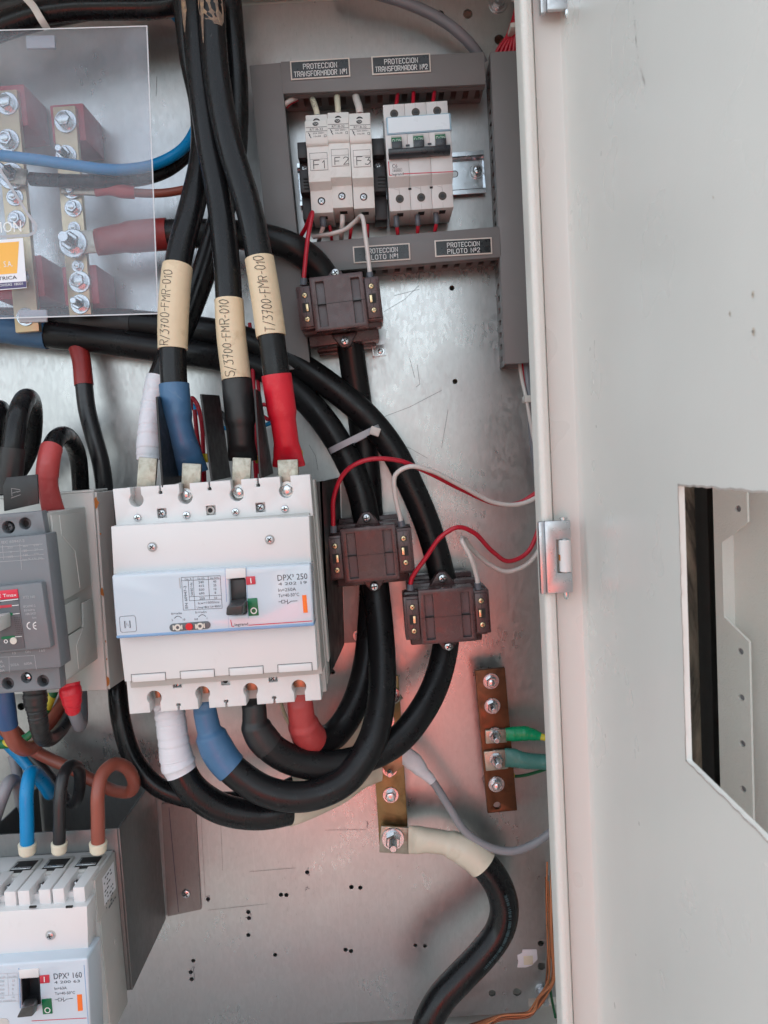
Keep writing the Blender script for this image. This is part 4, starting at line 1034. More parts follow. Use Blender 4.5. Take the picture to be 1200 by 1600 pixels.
# pale blue band: frame with window for the toggle and for the dials
bp = [(174, 898.5), (485.5, 881), (490.5, 976), (181.5, 996.5)]
tg = [(357.5, 905), (383, 902.5), (386, 960), (360, 962)]
dl = [(263, 973), (329, 970), (331, 980.5), (264, 984)]
mb = MB(); mb.prism([U(*q, WB) for q in bp], .050, WB, .0016, 3, holes=[[U(*q, WB) for q in tg]])
band = part('blue_band', mb, m_blueband, root)
quadprism([(181, 993.5), (490.3, 973), (490.8, 978), (182, 998)], WB + .0004, .054, .0006, m_bluedeep, 'band_edge', band)
F = lambda u, v: (u, v, WB + .00015)
bx0, by0 = U(180, 985, WB); bx1, by1 = U(490, 965, WB); rot = math.atan2(by1 - by0, bx1 - bx0)
kb = f.pxm(1, WB)
def tx(b, s_, px, py, h, wd=None, al='L', r=0.0): q = U(px, py, WB); b.text(s_, q[0], q[1], h * kb, 0, al, None if wd is None else wd * kb, rot + r, lambda u, v: (u, v, WB + .0002))
def ln(b, pts, wd): b.ribbon([U(*p, WB) for p in pts], wd * kb, F)
mb = MB(); tx(mb, 'DPX³ 250', 434, 907.5, 9.2, 47); part('type_lettering', mb, m_print, band)
mb = MB(); tx(mb, '4 202 19', 435, 914.8, 4.4, 45); tx(mb, 'In=250A', 435, 924.6, 5.2, 28); tx(mb, 'Ta=40-50°C', 435, 933.2, 5.2, 33)
ln(mb, [(435.5, 940.3), (440, 940)], .8); ln(mb, [(440, 938), (445, 937.6), (445.2, 942), (440.2, 942.4), (440, 938)], .8); ln(mb, [(445, 940), (449, 939.6)], .8); ln(mb, [(449, 937), (449.4, 943.4), (455, 939.3), (464.5, 938.7)], .9)
part('rating_lettering', mb, m_print, band)
mb = MB()
for x, y, w_, h_, c_ in ((472, 930, 7.5, 27, 0),): 
    a, b = U(x, y, WB), U(x + w_ + 1.5, y + h_, WB); mb.box(a[0], b[0], b[1], a[1], WB + .0001, WB + .0003)
part('orange_mark', mb, m_orange, band)
mb = MB(); mb.prism([U(384, 901, WB), U(398.5, 900, WB), U(399.6, 912.5, WB), U(385, 914, WB)], WB, WB + .0005, .0002); o = part('red_flag', mb, m_redflag, band)
mb = MB(); ln2 = lambda b, pts, wd: b.ribbon([U(*p, WB) for p in pts], wd * kb, lambda u, v: (u, v, WB + .0007)); ln2(mb, [(391.8, 903.5), (392.6, 910.5)], 1.6); part('flag_lettering', mb, m_whiteprint, o)
mb = MB(); mb.prism([U(386.5, 935, WB), U(402, 934, WB), U(404.5, 961.5, WB), U(388.5, 962.5, WB)], WB, WB + .0005, .0002); o = part('green_flag', mb, m_greenflag, band)
mb = MB(); c = U(396.7, 954, WB); mb.ribbon([(c[0] + 4.4 * kb * math.cos(t * math.pi / 8), c[1] + 4.4 * kb * math.sin(t * math.pi / 8)) for t in range(17)], 1.7 * kb, lambda u, v: (u, v, WB + .0007)); part('flag_lettering', mb, m_whiteprint, o)
mb = MB(); ln(mb, [(360.5, 969), (362.5, 978.5), (365.5, 978.8)], 1.2); ln(mb, [(389, 976.8), (487.5, 970.2)], 1.3); part('red_line', mb, m_redprint, band)
mb = MB(); tx(mb, 'legrand', 367, 978.2, 4.6, 21); part('maker_lettering', mb, m_print, band)
mb = MB(); mb.prism([U(352.5, 888.7, WB), U(384, 886.9, WB), U(384.5, 902, WB), U(353, 904.5, WB)], WB - .001, WB + .0012, .0004); part('toggle_surround', mb, m_white, band)
mb = MB(); ln(mb, [(351.8, 889), (354, 940)], .8); ln(mb, [(384.6, 887), (388, 966)], .6); ln(mb, [(356.5, 962), (358, 985.5)], .4); part('surround_edge', mb, m_bluedeep, band)
mb = MB(); mb.prism([U(*q, .052) for q in ((352, 898), (390, 895), (392, 968), (354, 970))], .051, .0525); part('toggle_well', mb, m_clampblk, root)
# toggle lever, thrown down
tq = [U(357, 937, WB), U(385.5, 934.5, WB), U(386.5, 957, WB), U(356, 961, WB)]
mb = MB(); mb.prism([U(*q, .070) for q in ((358, 906), (383.5, 904), (385.5, 938), (358.5, 940))], .052, .070, .001); part('toggle_skirt', mb, m_toggle, root)
lo = [Vector((*U(359, 939, WB), .070)), Vector((*U(385, 936.5, WB), .070)), Vector((*U(385.8, 957, WB), .070)), Vector((*U(358.5, 960, WB), .070))]
hi = [Vector((*U(354, 948, .094), .094)), Vector((*U(380.5, 945.5, .094), .094)), Vector((*U(378, 961.5, .094), .092)), Vector((*U(351.5, 963, .094), .092))]
bm = bmesh.new(); a = [bm.verts.new(p) for p in lo]; b = [bm.verts.new(p) for p in hi]
bm.faces.new(a); bm.faces.new(list(reversed(b)))
for i in range(4): bm.faces.new((a[i], b[i], b[(i + 1) % 4], a[(i + 1) % 4]))
mb = MB(); mb._bev(bm, .0014, 3); mb.addbm(bm); part('toggle', mb, m_toggle, root)
# rating table, N mark, dials
mb = MB()
T = lambda a, b: (283.5 + 60.5 * a + 3.2 * b, 902.3 - 3.0 * a + 51.0 * b)
def tl_(a0, b0, a1, b1): ln(mb, [T(a0, b0), T(a1, b1)], .6)
for q in ((0, 0, 1, 0), (0, 0, 0, 1), (0, 1, 1, 1), (1, 0, 1, 1), (0, .1, 1, .1), (.30, 0, .30, 1), (.69, 0, .69, .7), (.17, .1, .17, .72), (.17, .60, 1, .60), (.17, .72, 1, .72)): tl_(*q)
part('rating_table', mb, m_print, band)
mb = MB()
def tt(s_, a, b, h=3.6, wd=None, al='C', r=0.0): p = T(a, b); tx(mb, s_, p[0], p[1], h, wd, al, r)
tt('Cat. A', .17, .085, 2.9); tt('Ue (V)', .5, .085, 2.9); tt('Icu (kA)', .85, .085, 2.9)
for i, (a, b) in enumerate((('240', '40'), ('415', '25'), ('500', '10'), ('690', '8'))): tt(a, .5, .205 + .115 * i, 3.6, 8.5); tt(b, .85, .205 + .115 * i, 3.6)
tt('250', .5, .705, 3.6, 8.5); tt('10', .85, .705, 3.6); tt('Icw=100%Icu', .66, .84, 3.6, 33); tt('Uimp=8kV Ui=800V', .66, .965, 3.2, 38)
tt('EN 60947-2', .12, .95, 4.2, 36, 'L', math.pi / 2); tt('50/60 Hz', .275, .57, 3.6, 21, 'L', math.pi / 2)
tx(mb, 'Ii=xIn', 268, 960.5, 3.4, 16.5); tx(mb, 'Ir=xIn', 305.5, 958.5, 3.4, 17.5); tx(mb, '5', 268.5, 970.5, 3.2); tx(mb, '10', 286, 969.5, 3.2); tx(mb, '0,8', 304, 969, 3.2); tx(mb, '1', 323.5, 967.5, 3.2)
ln(mb, [(272.5 + 11 * i / 6, 966 - 3 * math.sin(math.pi * i / 6) - .1 * i) for i in range(7)], .9); ln(mb, [(310.5 + 11 * i / 6, 963.6 - 3 * math.sin(math.pi * i / 6) - .1 * i) for i in range(7)], .9)
part('table_lettering', mb, m_print, band)
mb = MB(); a, b = U(279.5, 903, WB), U(282.5, 919, WB); mb.box(a[0], b[0], b[1], a[1], WB + .0001, WB + .00025); part('grey_bar', mb, m_faint, band)
mb = MB(); c = U(200, 975, WB); r_ = 12.8 * kb; R2 = Matrix.Rotation(rot, 2)
mb.ribbon([(c[0] + (R2 @ Vector(p)).x, c[1] + (R2 @ Vector(p)).y) for p in rectpoly(-r_, -r_, r_, r_, r_ * .28)] + [(c[0] + (R2 @ Vector(rectpoly(-r_, -r_, r_, r_, r_ * .28)[0])).x, c[1] + (R2 @ Vector(rectpoly(-r_, -r_, r_, r_, r_ * .28)[0])).y)], .6 * kb, F)
tx(mb, 'N', 195, 981.5, 11.5, 9.5); part('neutral_mark', mb, m_print, band)
mb = MB(); tx(mb, 'N', 196.6, 980.2, 8.8, 6.6); mb.V = [v + Vector((0, 0, .0001)) for v in mb.V]; part('neutral_inlay', mb, m_blueband, band)
mb = MB(); a0, a1 = U(271, 980.5, WB), U(323, 976.5, WB); rr_ = 6.2 * kb
d_ = Vector((a1[0] - a0[0], a1[1] - a0[1])).normalized(); ang = math.degrees(math.atan2(d_.y, d_.x))
mb.prism(arc(a0[0], a0[1], rr_, ang + 90, ang + 270, 10) + arc(a1[0], a1[1], rr_, ang - 90, ang + 90, 10), WB - .001, WB + .0005, .0002); dw = part('dial_window', mb, m_abb2, band)
for px in (278, 313):
    q = U(px, 980 - (px - 278) * .06, WB); mb = MB(); mb.lathe([(5.3 * kb, 0), (5.3 * kb, .0006), (2.7 * kb, .0006), (2.7 * kb, .0001)], (q[0], q[1], WB + .0005), seg=24)
    mb.box(q[0] - 7.6 * kb, q[0] - 5.4 * kb, q[1] - 3.6 * kb, q[1] + 3.6 * kb, WB + .0005, WB + .001); mb.box(q[0] + 5.6 * kb, q[0] + 7.6 * kb, q[1] - 3.6 * kb, q[1] + 3.6 * kb, WB + .0005, WB + .001); part('dial', mb, m_dial, dw)
    mb = MB(); mb.cyl((q[0], q[1], WB + .0005), (0, 0, 1), 2.9 * kb, .0002); part('dial_slot', mb, m_abb2, dw)
q = U(296, 978.8, WB); mb = MB(); mb.cyl((q[0], q[1], WB + .0004), (0, 0, 1), 5.8 * kb, .0009, 24, .0002); part('red_button', mb, m_redbutton, dw)
# side trim strip on the right flank
mb = MB(); mb.box(x1 - .0006, x1 + .0012, yB + .02, yT - .004, .006, .022, .0005); part('side_rail', mb, m_abbside, root)

# folded bracket behind the large breaker
br_ = empty('breaker_bracket', P(517, 1053, 100), 'dark folded sheet bracket carrying the large white breaker', 'bracket')
o = br_.location
mb = MB()
A = [P(503, 752, 99), P(531, 746, 1), P(538, 1007, 1), P(517, 1053, 99)]
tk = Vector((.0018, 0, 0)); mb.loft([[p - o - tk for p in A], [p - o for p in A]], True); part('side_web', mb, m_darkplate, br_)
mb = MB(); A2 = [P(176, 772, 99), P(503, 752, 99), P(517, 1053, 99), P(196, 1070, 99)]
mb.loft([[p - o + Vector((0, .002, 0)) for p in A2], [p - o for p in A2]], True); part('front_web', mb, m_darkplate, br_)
mb = MB(); A3 = [P(533, 752, 2.2), P(596, 748, 2.2), P(606, 1000, 2.2), P(538, 1005, 2.2)]
mb.loft([[p - o + Vector((0, .002, 0)) for p in A3], [p - o for p in A3]], True); part('fixing_flange', mb, m_flange, br_)
mb = MB(); mb.bolt(P(560, 993, 2.4) - o, .0052, NV, 'ring', .4); part('flange_bolt', mb, m_zinc2, br_)
mb = MB(); mb.bolt(P(546, 760, 2.4) - o, .0046, NV, 'ring', .4); part('flange_bolt', mb, m_zinc2, br_)

# phase barriers standing in the notches of the upper cover
for i, (pts, lb) in enumerate((
        ([(243, 620), (252, 619), (285, 752), (252, 762)], 'black phase barrier standing between the white taped cable and the blue sleeve'),
        ([(312, 616), (340, 618), (358, 746), (329, 752)], 'black phase barrier standing between the blue and the black sleeve'),
        ([(396, 608), (404, 612), (424, 740), (405, 748)], 'grey edged phase barrier standing between the black and the red sleeve'))):
    (ax, ay), (bx, by), (cx, cy), (dx, dy) = pts
    d1, d2 = (150, 60)
    # thin sheet: front edge line towards the viewer, back edge nearer the plate
    p0, p1 = P(dx, dy, 152), P(ax, ay, 152)                       # front bottom, front top
    q0, q1 = P(cx, cy, 104), P(bx, by, 104)                       # rear bottom, rear top
    oo = p0; n_ = (p1 - p0).cross(q0 - p0).normalized() * .0016
    bm = bmesh.new(); a = [bm.verts.new(v - oo) for v in (p0, q0, q1, p1)]; b = [bm.verts.new(v - oo - n_) for v in (p0, q0, q1, p1)]
    bm.faces.new(a); bm.faces.new(list(reversed(b)))
    for j in range(4): bm.faces.new((a[j], b[j], b[(j + 1) % 4], a[(j + 1) % 4]))
    mb = MB(); mb._bev(bm, .0003, 1); mb.addbm(bm)
    thing1('phase_barrier', mb, m_shrinkblk, lb, 'barrier', 'black barriers between the phases', Matrix.Translation(oo))

# ------------------------------------------------------------------ heavy cables from above into the large breaker
R1 = .0098
def lugplate(c, path_px, wpx, d0, d1, mat, hole=None, name='cable_lug', bolt=None):
    """flat lug tongue: from (px,py,d) to (px,py,d), width px"""
    a, b = P(*path_px[0]), P(*path_px[1]); t = (b - a).normalized(); s_ = t.cross(NV).normalized() * (wpx / 2 * (DIST + a.y) / FPX); n_ = s_.cross(t).normalized() * .0016
    if n_.dot(NV) < 0: n_ = -n_
    bm = bmesh.new(); lo = [bm.verts.new(p - c.o) for p in (a - s_, a + s_, b + s_, b - s_)]; hi = [bm.verts.new(p - c.o + n_ * 2) for p in (a - s_, a + s_, b + s_, b - s_)]
    bm.faces.new(lo); bm.faces.new(list(reversed(hi)))
    for i in range(4): bm.faces.new((lo[i], hi[i], hi[(i + 1) % 4], lo[(i + 1) % 4]))
    mb = MB(); mb._bev(bm, .0007, 2); mb.addbm(bm)
    o = part(name, mb, mat, c.root)
    return o
GT = 'heavy black supply cables from above'
def lugbolt(c, par, px, py, d, r, style='hex'):
    mb = MB(); mb.bolt(P(px, py, d) - c.o, r, NV, style, .4); part('lug_bolt', mb, m_zinc, par)
c = Cable('power_cable', [(300, -40, 92), (303, 0, 94), (307, 60, 96), (315, 140, 100), (327, 225, 106), (341, 300, 112), (349, 360, 118), (355, 420, 122), (361, 520, 126), (370, 597, 128), (377, 665, 128), (379, 705, 124), (379, 738, 118)], 'heavy black cable with cream marker S/3700-FMR-010 and black sleeve, middle of the three marked', 'cable', GT)
c.sheath(R1, m_black, 0, 9.8)
s_ = c.sleeve('marker_sleeve', [(7.48, .0107, .0107), (9.0, .0108, .0107), (9.0, .0108, .0107)][:2] , m_marker) if 0 else c.sleeve('marker_sleeve', [(7.50, .0106, .0106), (8.2, .0108, .0107), (8.94, .0108, .0108)], m_marker)
SC = c
c.writing('S/3700-FMR-010', 8.92, 7.53, .0108, .0068, m_ink, s_, .0022, 2)
c.sleeve('heat_shrink', [(8.96, .0112, .0112), (9.85, .0114, .0112), (10.05, .0096, .0095), (10.6, .0094, .0085), (11.05, .0108, .0050), (11.35, .0110, .0035)], m_shrinkblk)
l_ = lugplate(c, [(379, 722, 118), (368, 792, 146)], 30, 0, 0, m_tin) if 0 else lugplate(c, [(379, 715, 138), (377, 778, 138)], 29, 0, 0, m_tin)
lugbolt(c, l_, 374, 768, 141, .0052)
c = Cable('power_cable', [(330, -40, 104), (331, 0, 106), (334, 70, 108), (343, 150, 112), (360, 230, 118), (383, 305, 124), (396, 355, 128), (405, 403, 130), (416, 470, 132), (427, 550, 134), (434, 600, 134), (443, 660, 130), (449, 705, 124), (452, 735, 118)], 'heavy black cable with cream marker T/3700-FMR-010 and bright red sleeve', 'cable', GT)
c.sheath(R1, m_black, 0, 10.6)
s_ = c.sleeve('marker_sleeve', [(7.02, .0107, .0107), (8, .0108, .0108), (8.68, .0109, .0108)], m_marker)
TC = c
c.writing('T/3700-FMR-010', 8.66, 7.05, .0108, .0068, m_ink, s_, -.001, 3)
c.sleeve('heat_shrink', [(9.72, .0110, .0110), (10.7, .0108, .0106), (10.95, .0094, .0094), (11.6, .0093, .0085), (12.1, .0108, .0060), (12.75, .0124, .0036)], m_shrinkred)
l_ = lugplate(c, [(450, 718, 138), (453, 780, 138)], 32, 0, 0, m_tin); lugbolt(c, l_, 449, 765, 141.5, .0062)
c = Cable('power_cable', [(286, -40, 84), (290, 0, 84), (300, 90, 82), (316, 170, 80), (317, 240, 86), (302, 315, 100), (285, 378, 112), (277, 420, 118), (271, 490, 122), (270, 550, 124), (272, 600, 126), (279, 660, 126), (292, 705, 122), (302, 738, 116)], 'heavy black cable with cream marker R/3700-FMR-010 and blue sleeve', 'cable', GT)
c.sheath(R1, m_black, 0, 10.75)
s_ = c.sleeve('marker_sleeve', [(6.93, .0112, .0112), (8, .0113, .0112), (8.93, .0108, .0108)], m_marker, jit=.02)
c.writing('R/3700-FMR-010', 8.90, 7.15, .0111, .0070, m_ink, s_, .0036, 5)
c.sleeve('heat_shrink', [(10.0, .0110, .0110), (10.8, .0110, .0108), (11.05, .0098, .0098), (11.6, .0098, .0088), (12.2, .0108, .0060), (13.0, .0116, .0036)], m_shrinkblue)
l_ = lugplate(c, [(301, 724, 138), (299, 778, 138)], 30, 0, 0, m_tin); lugbolt(c, l_, 291, 772, 140.5, .0045)
c = Cable('power_cable', [(355, -40, 70), (358, 0, 70), (364, 70, 70), (369, 150, 70), (366, 240, 70), (350, 320, 70), (327, 400, 72), (298, 480, 78), (268, 550, 86), (248, 600, 94), (237, 650, 104), (233, 700, 112), (233, 740, 114)], 'heavy black cable ending in crumpled white tape, behind the three marked cables', 'cable', GT)
c.sheath(R1, m_black, 0, 8.95)
c.sleeve('white_tape_wrap', [(8.86, .0104, .0104), (9.6, .0092, .0096), (10.4, .0088, .0090), (10.9, .0094, .0078), (11.45, .0092, .0056)], m_tape, jit=.03, n=40, wraps=3.1)
l_ = lugplate(c, [(233, 715, 136), (228, 786, 136)], 29, 0, 0, m_tin)

# torn tape residue at the top of the bundle
def patch(c, t0, t1, r, poly, name, mat):
    pts = samp(c.w, t0, t1, 24); mb = MB(); n = len(pts)
    def fn(u, v):
        x = max(0, min(n - 1.001, u * (n - 1))); i = int(x); p = pts[i].lerp(pts[i + 1], x - i); t = (pts[i + 1] - pts[i]).normalized()
        sd = NV.cross(t).normalized(); up = t.cross(sd); up = up if up.dot(NV) > 0 else -up
        return p + (sd * math.sin(v) + up * math.cos(v)) * (r + .0003)
    for a in range(len(poly) - 1):
        (u0, a0, b0), (u1, a1, b1) = poly[a], poly[a + 1]
        for k in range(4):
            f0, f1 = k / 4, (k + 1) / 4
            L = lambda x, y, f: x + (y - x) * f
            mb.add([fn(L(u0, u1, 0), L(a0, b0, f0)), fn(L(u0, u1, 0), L(a0, b0, f1)), fn(u1, L(a1, b1, f1)), fn(u1, L(a1, b1, f0))], [(0, 1, 2, 3)])
    part(name, mb, mat, c.root)
m_torn = M('torn_tape_residue', (.20, .14, .105), .8, 0, .5, 400, .1, .3, 900, .0006, dirt=(.42, .27, .15), dirt_amt=.7, dirt_scale=260, dirt_lo=.5)
patch(SC, .7, 2.05, R1, [(0, -1.1, -.3), (.3, -1.05, -.5), (.55, -1.0, -.4), (.75, -.9, -.55), (.95, -.8, -.7)], 'tape_residue', m_torn)
patch(TC, .6, 2.0, R1, [(0, -1.3, .9), (.25, -1.2, .95), (.45, -1.25, 1.1), (.62, -.9, 1.15), (.72, -.35, 1.1), (.8, .3, .9)], 'tape_residue', m_torn)
patch(TC, 1.2, 2.3, R1, [(0, -.8, -.4), (.4, -.75, -.5), (.8, -.68, -.6)], 'tape_residue', m_torn)
# thin control wires behind the large breaker
GW = 'thin control wires behind the large breaker'
for lb, pts, r, mt in (
    ('red control wire arching out beside the blue sleeve', [(298, 640, 60), (300, 622, 64), (308, 632, 66), (315, 660, 66), (318, 720, 60), (320, 760, 40)], .0018, m_red),
    ('red control wire dropping along the right side of the blue sleeve', [(304, 640, 62), (308, 680, 62), (314, 720, 60), (318, 760, 50)], .0018, m_red),
    ('black control wire curving behind the middle barrier', [(340, 640, 40), (350, 650, 44), (357, 672, 44), (360, 720, 40)], .002, m_blackw),
    ('blue control wire crossing behind the middle barrier', [(298, 630, 30), (320, 655, 30), (345, 668, 30), (380, 668, 30), (420, 662, 30), (430, 650, 26)], .0019, m_bluew),
    ('red control wire rising between the black and red sleeves', [(390, 505, 20), (393, 540, 24), (396, 600, 40), (400, 660, 44), (402, 740, 40)], .0017, m_red),
    ('second red control wire rising beside the grey edged barrier', [(398, 520, 18), (402, 580, 24), (405, 640, 40), (398, 690, 44), (400, 750, 40)], .0017, m_red),
    ('red control wire looping out behind the bright red sleeve', [(404, 640, 40), (412, 632, 42), (425, 640, 40), (420, 655, 36), (410, 650, 34)], .0017, m_red)):
    wire('control_wire', pts, r, mt, lb, 'wire', GW)
for lb, (x, y, w_, h_, d) in (('yellow plastic tab beside the foot of the blue sleeve', (317, 709, 8, 14, 108)), ('yellow plastic tab beside the foot of the black sleeve', (399, 712, 7, 12, 108)), ('yellow plastic tab beside the foot of the bright red sleeve', (463, 704, 10, 16, 108))):
    ff = Fr(x, y + h_, x + w_, y + h_ - .5, d); mb = MB(); mb.box(0, ff.len, 0, ff.pxm(h_), -.004, 0, .0005)
    thing1('yellow_tab', mb, m_yellow, lb, 'tab', 'yellow tabs behind the breaker terminals', ff.m)

# ------------------------------------------------------------------ heavy cables out of the bottom of the large breaker
R2 = .0116
G2 = 'heavy black cables leaving the large breaker downward'
# blue sleeve -> loop -> transformer beside the breaker -> left
c = Cable('power_cable', [(317, 1085, 128), (321, 1115, 128), (330, 1150, 128), (348, 1185, 128), (375, 1212, 128), (420, 1238, 128), (480, 1244, 124), (540, 1218, 116), (580, 1160, 104), (595, 1100, 88), (597, 1030, 66), (592, 960, 46), (584, 890, 36), (574, 820, 36), (562, 765, 34), (543, 718, 32), (508, 660, 30), (465, 613, 28), (420, 580, 26), (350, 560, 24), (250, 545, 24), (160, 532, 26), (70, 522, 28), (0, 514, 30), (-260, 505, 30)], 'heavy black cable with blue sleeve looping from the large breaker through the transformer beside it', 'cable', G2)
c.sheath(R2, m_black2, 2.5, 22.4)
c.sleeve('heat_shrink', [(0.0, .0062, .0036), (.6, .0085, .0060), (1.0, .0088, .0085), (1.7, .0090, .0088), (2.0, .0118, .0118), (2.6, .0128, .0124), (3.55, .0124, .0124)], m_shrinkblue)
c.sleeve('heat_shrink', [(21.95, .0128, .0128), (22.6, .0128, .0126), (22.9, .0120, .0118), (24, .0118, .0115)], m_shrinkblue)
# black sleeve -> lowest transformer -> up left
c = Cable('power_cable', [(391, 1080, 122), (397, 1105, 124), (400, 1135, 124), (420, 1165, 122), (458, 1188, 116), (510, 1196, 108), (565, 1186, 98), (620, 1158, 86), (660, 1110, 70), (684, 1060, 52), (697, 1000, 38), (697, 940, 32), (686, 880, 30), (668, 820, 28), (645, 765, 28), (612, 700, 28), (572, 650, 28), (525, 610, 28), (475, 575, 28), (420, 545, 26), (350, 522, 24), (280, 512, 22), (200, 505, 20), (120, 503, 20), (40, 502, 20), (-260, 498, 20)], 'heavy black cable with black sleeve running up through the lowest brown transformer and away left', 'cable', G2)
c.sheath(R2, m_black2, 2.5, 25)
c.sleeve('heat_shrink', [(0.0, .0066, .0036), (.5, .0085, .0056), (.9, .0092, .0085), (1.6, .0094, .0092), (2.0, .0114, .0114), (2.6, .0122, .0120), (3.0, .0120, .0120)], m_shrinkblk)
c.sleeve('heat_shrink', [(21.9, .0122, .0122), (22.8, .0122, .0122), (23.05, .0116, .0116)], m_shrinkblk)
# red sleeve -> behind -> highest transformer -> left busbar
c = Cable('power_cable', [(467, 1075, 120), (469, 1100, 118), (474, 1132, 112), (490, 1156, 100), (520, 1150, 84), (552, 1105, 64), (572, 1040, 46), (580, 960, 30), (582, 880, 20), (578, 800, 16), (572, 720, 14), (562, 640, 16), (553, 580, 22), (543, 520, 30), (522, 460, 34), (495, 415, 40), (460, 388, 48), (420, 374, 50), (370, 367, 50), (320, 365, 50), (262, 366, 52), (200, 371, 54), (150, 379, 54)], 'heavy black cable with red sleeve rising through the highest brown transformer to the left busbar', 'cable', G2)
c.sheath(R2, m_black2, 2.7, 20.85)
c.sleeve('heat_shrink', [(0.0, .0082, .0040), (.6, .0094, .0060), (1.0, .0100, .0085), (1.75, .0104, .0098), (2.0, .0122, .0122), (2.7, .0132, .0128), (2.95, .0126, .0126)], m_shrinkred2, jit=.02)
c.sleeve('heat_shrink', [(20.0, .0128, .0128), (20.9, .0128, .0126), (21.2, .0114, .0114), (21.8, .0110, .0100), (22.0, .0108, .0050)], m_shrinkred3)
l_ = lugplate(c, [(155, 378, 54), (104, 381, 54)], 34, 0, 0, m_tin); lugbolt(c, l_, 115, 381, 57.2, .0115, 'stud')
# white taped neutral -> ivory sleeve -> brass bar
c = Cable('power_cable', [(249, 1088, 118), (264, 1112, 120), (270, 1150, 122), (279, 1195, 122), (300, 1232, 122), (345, 1263, 118), (400, 1273, 112), (450, 1266, 104), (520, 1238, 70), (570, 1212, 46), (604, 1200, 34)], 'heavy black cable with white taped end and ivory sleeve running under the loops', 'cable', G2)
c.sheath(R2, m_black, 2.8, 7.05)
c.sleeve('white_tape_wrap', [(.1, .0060, .004), (.5, .0095, .0070), (1.0, .0112, .0104), (2.0, .0112, .0108), (2.75, .0122, .0120), (3.0, .0128, .0128), (3.3, .0116, .0116)], m_tape, jit=.02, n=40, wraps=2.6)
c.sleeve('heat_shrink', [(7.0, .0124, .0124), (8.0, .0122, .0120), (9.0, .0100, .0080), (9.7, .0100, .0040)], m_ivory)
# thinner cable left of the breaker
c = Cable('power_cable', [(186, 1050, 40), (184, 1080, 46), (190, 1130, 52), (208, 1185, 56), (245, 1228, 58), (300, 1248, 56), (360, 1252, 52), (420, 1244, 46), (462, 1226, 42), (520, 1200, 38), (570, 1188, 34), (604, 1190, 32)], 'thinner black cable curving out from behind the large breaker on its left', 'cable', G2)
c.sheath(.0082, m_black, 0, 8.1); c.sleeve('heat_shrink', [(8.0, .0090, .0090), (9.2, .0100, .0090), (10.6, .0105, .0050)], m_ivory)
# ivory sleeved piece on the highest bolt of the brass bar
c = Cable('ivory_sleeve_cable', [(620, 1085, 36), (600, 1098, 32), (575, 1120, 30), (545, 1150, 28), (515, 1178, 24), (480, 1200, 18)], 'short ivory sleeved cable dropping left from the hidden top bolt of the brass bar', 'cable')
c.sheath(.0118, m_ivory, 1.0, 5); l_ = lugplate(c, [(596, 1100, 34), (622, 1080, 34)], 26, 0, 0, m_tin); lugbolt(c, l_, 612, 1086, 37.5, .0075, 'hex')
wire('beige_wire', [(432, 1060, 30), (442, 1108, 26), (456, 1138, 22), (480, 1168, 18), (500, 1190, 14)], .0016, m_marker, 'thin beige wire dropping behind the black sleeve to the plate', 'wire')

# cable tie round the two heavy cables
tie = empty('cable_tie', P(556, 686, 40), 'pale nylon tie round the two heavy cables above the transformers', 'cable tie')
o = tie.location
mb = MB(); a, b = P(516, 705, 40), P(592, 668, 40); ctr = (a + b) / 2; ax = (b - a).normalized(); L = (b - a).length / 2
ring = [ctr + ax * (L * math.cos(t)) + NV * (.0128 * (abs(math.sin(t)) ** .6) * (1 if math.sin(t) > 0 else -1)) for t in [2 * math.pi * i / 48 for i in range(49)]]
wv = ax.cross(NV).normalized() * .0026
for i in range(48):
    p, q = ring[i], ring[i + 1]; n1 = (p - ctr).normalized() * .0007; n2 = (q - ctr).normalized() * .0007
    mb.loft([[p - wv - o, p + wv - o, p + wv + n1 - o, p - wv + n1 - o], [q - wv - o, q + wv - o, q + wv + n2 - o, q - wv + n2 - o]], False)
part('tie_strap', mb, m_tie, tie)
mb = MB(); c_ = P(586, 674, 52); mb.box(-.0042, .0042, -.0036, .0036, -.002, .003, .0008, 2, Matrix.Translation(c_ - o) @ Matrix.Rotation(math.radians(90), 4, 'X') @ Matrix.Rotation(math.radians(-22), 4, 'Z'))
part('tie_head', mb, m_tie2, tie)
# ------------------------------------------------------------------ bus bars on the right
def boltset(root, f, lst, mat=None):
    for px, py, z, r, st in lst:
        q = f.uv(px, py, z + .004); mb = MB(); mb.bolt((q.x, q.y, z), f.pxm(r, z), (0, 0, 1), st, random.uniform(0, 1), 1.15); part('bolt', mb, mat or m_zinc, root)
f = Fr(742, 1048, 789, 1043.5, 28); Wd = f.len; H = abs(f.uv(752, 1272).y)
root = empty('bus_bar', f.m, 'dark copper earth bar with five bolts near the hinged frame', 'bus bar')
q = f.uv(777, 1259)
mb = MB(); mb.prism(rectpoly(0, -H, Wd, 0), -.005, 0, .0006, holes=[circle(q.x, q.y, f.pxm(6), 18)]); part('bar', mb, m_copper, root)
for x, y in ((767, 1080), (774, 1255)):
    u = f.uv(x, y); mb = MB(); mb.cyl((u.x, u.y + (.0 if y < 1200 else .012), -.028), (0, 0, 1), .0075, .0229, 6); part('standoff', mb, m_brown, root)
boltset(root, f, [(768, 1066, 0, 13, 'ring'), (770, 1105, 0, 13, 'stud'), (774, 1151, .0015, 13, 'stud'), (776, 1188, .0020, 15, 'stud'), (776.5, 1228, 0, 13, 'ring')])
f2 = Fr(576, 1059, 624, 1056, 28); Wd = f2.len; H = abs(f2.uv(592, 1332).y)
root = empty('bus_bar', f2.m, 'brass neutral bar standing behind the cable loops with an ivory sleeved cable at its foot', 'bus bar')
mb = MB(); mb.box(0, Wd * .97, -H, 0, -.005, 0, .0006); part('bar', mb, m_brass, root)
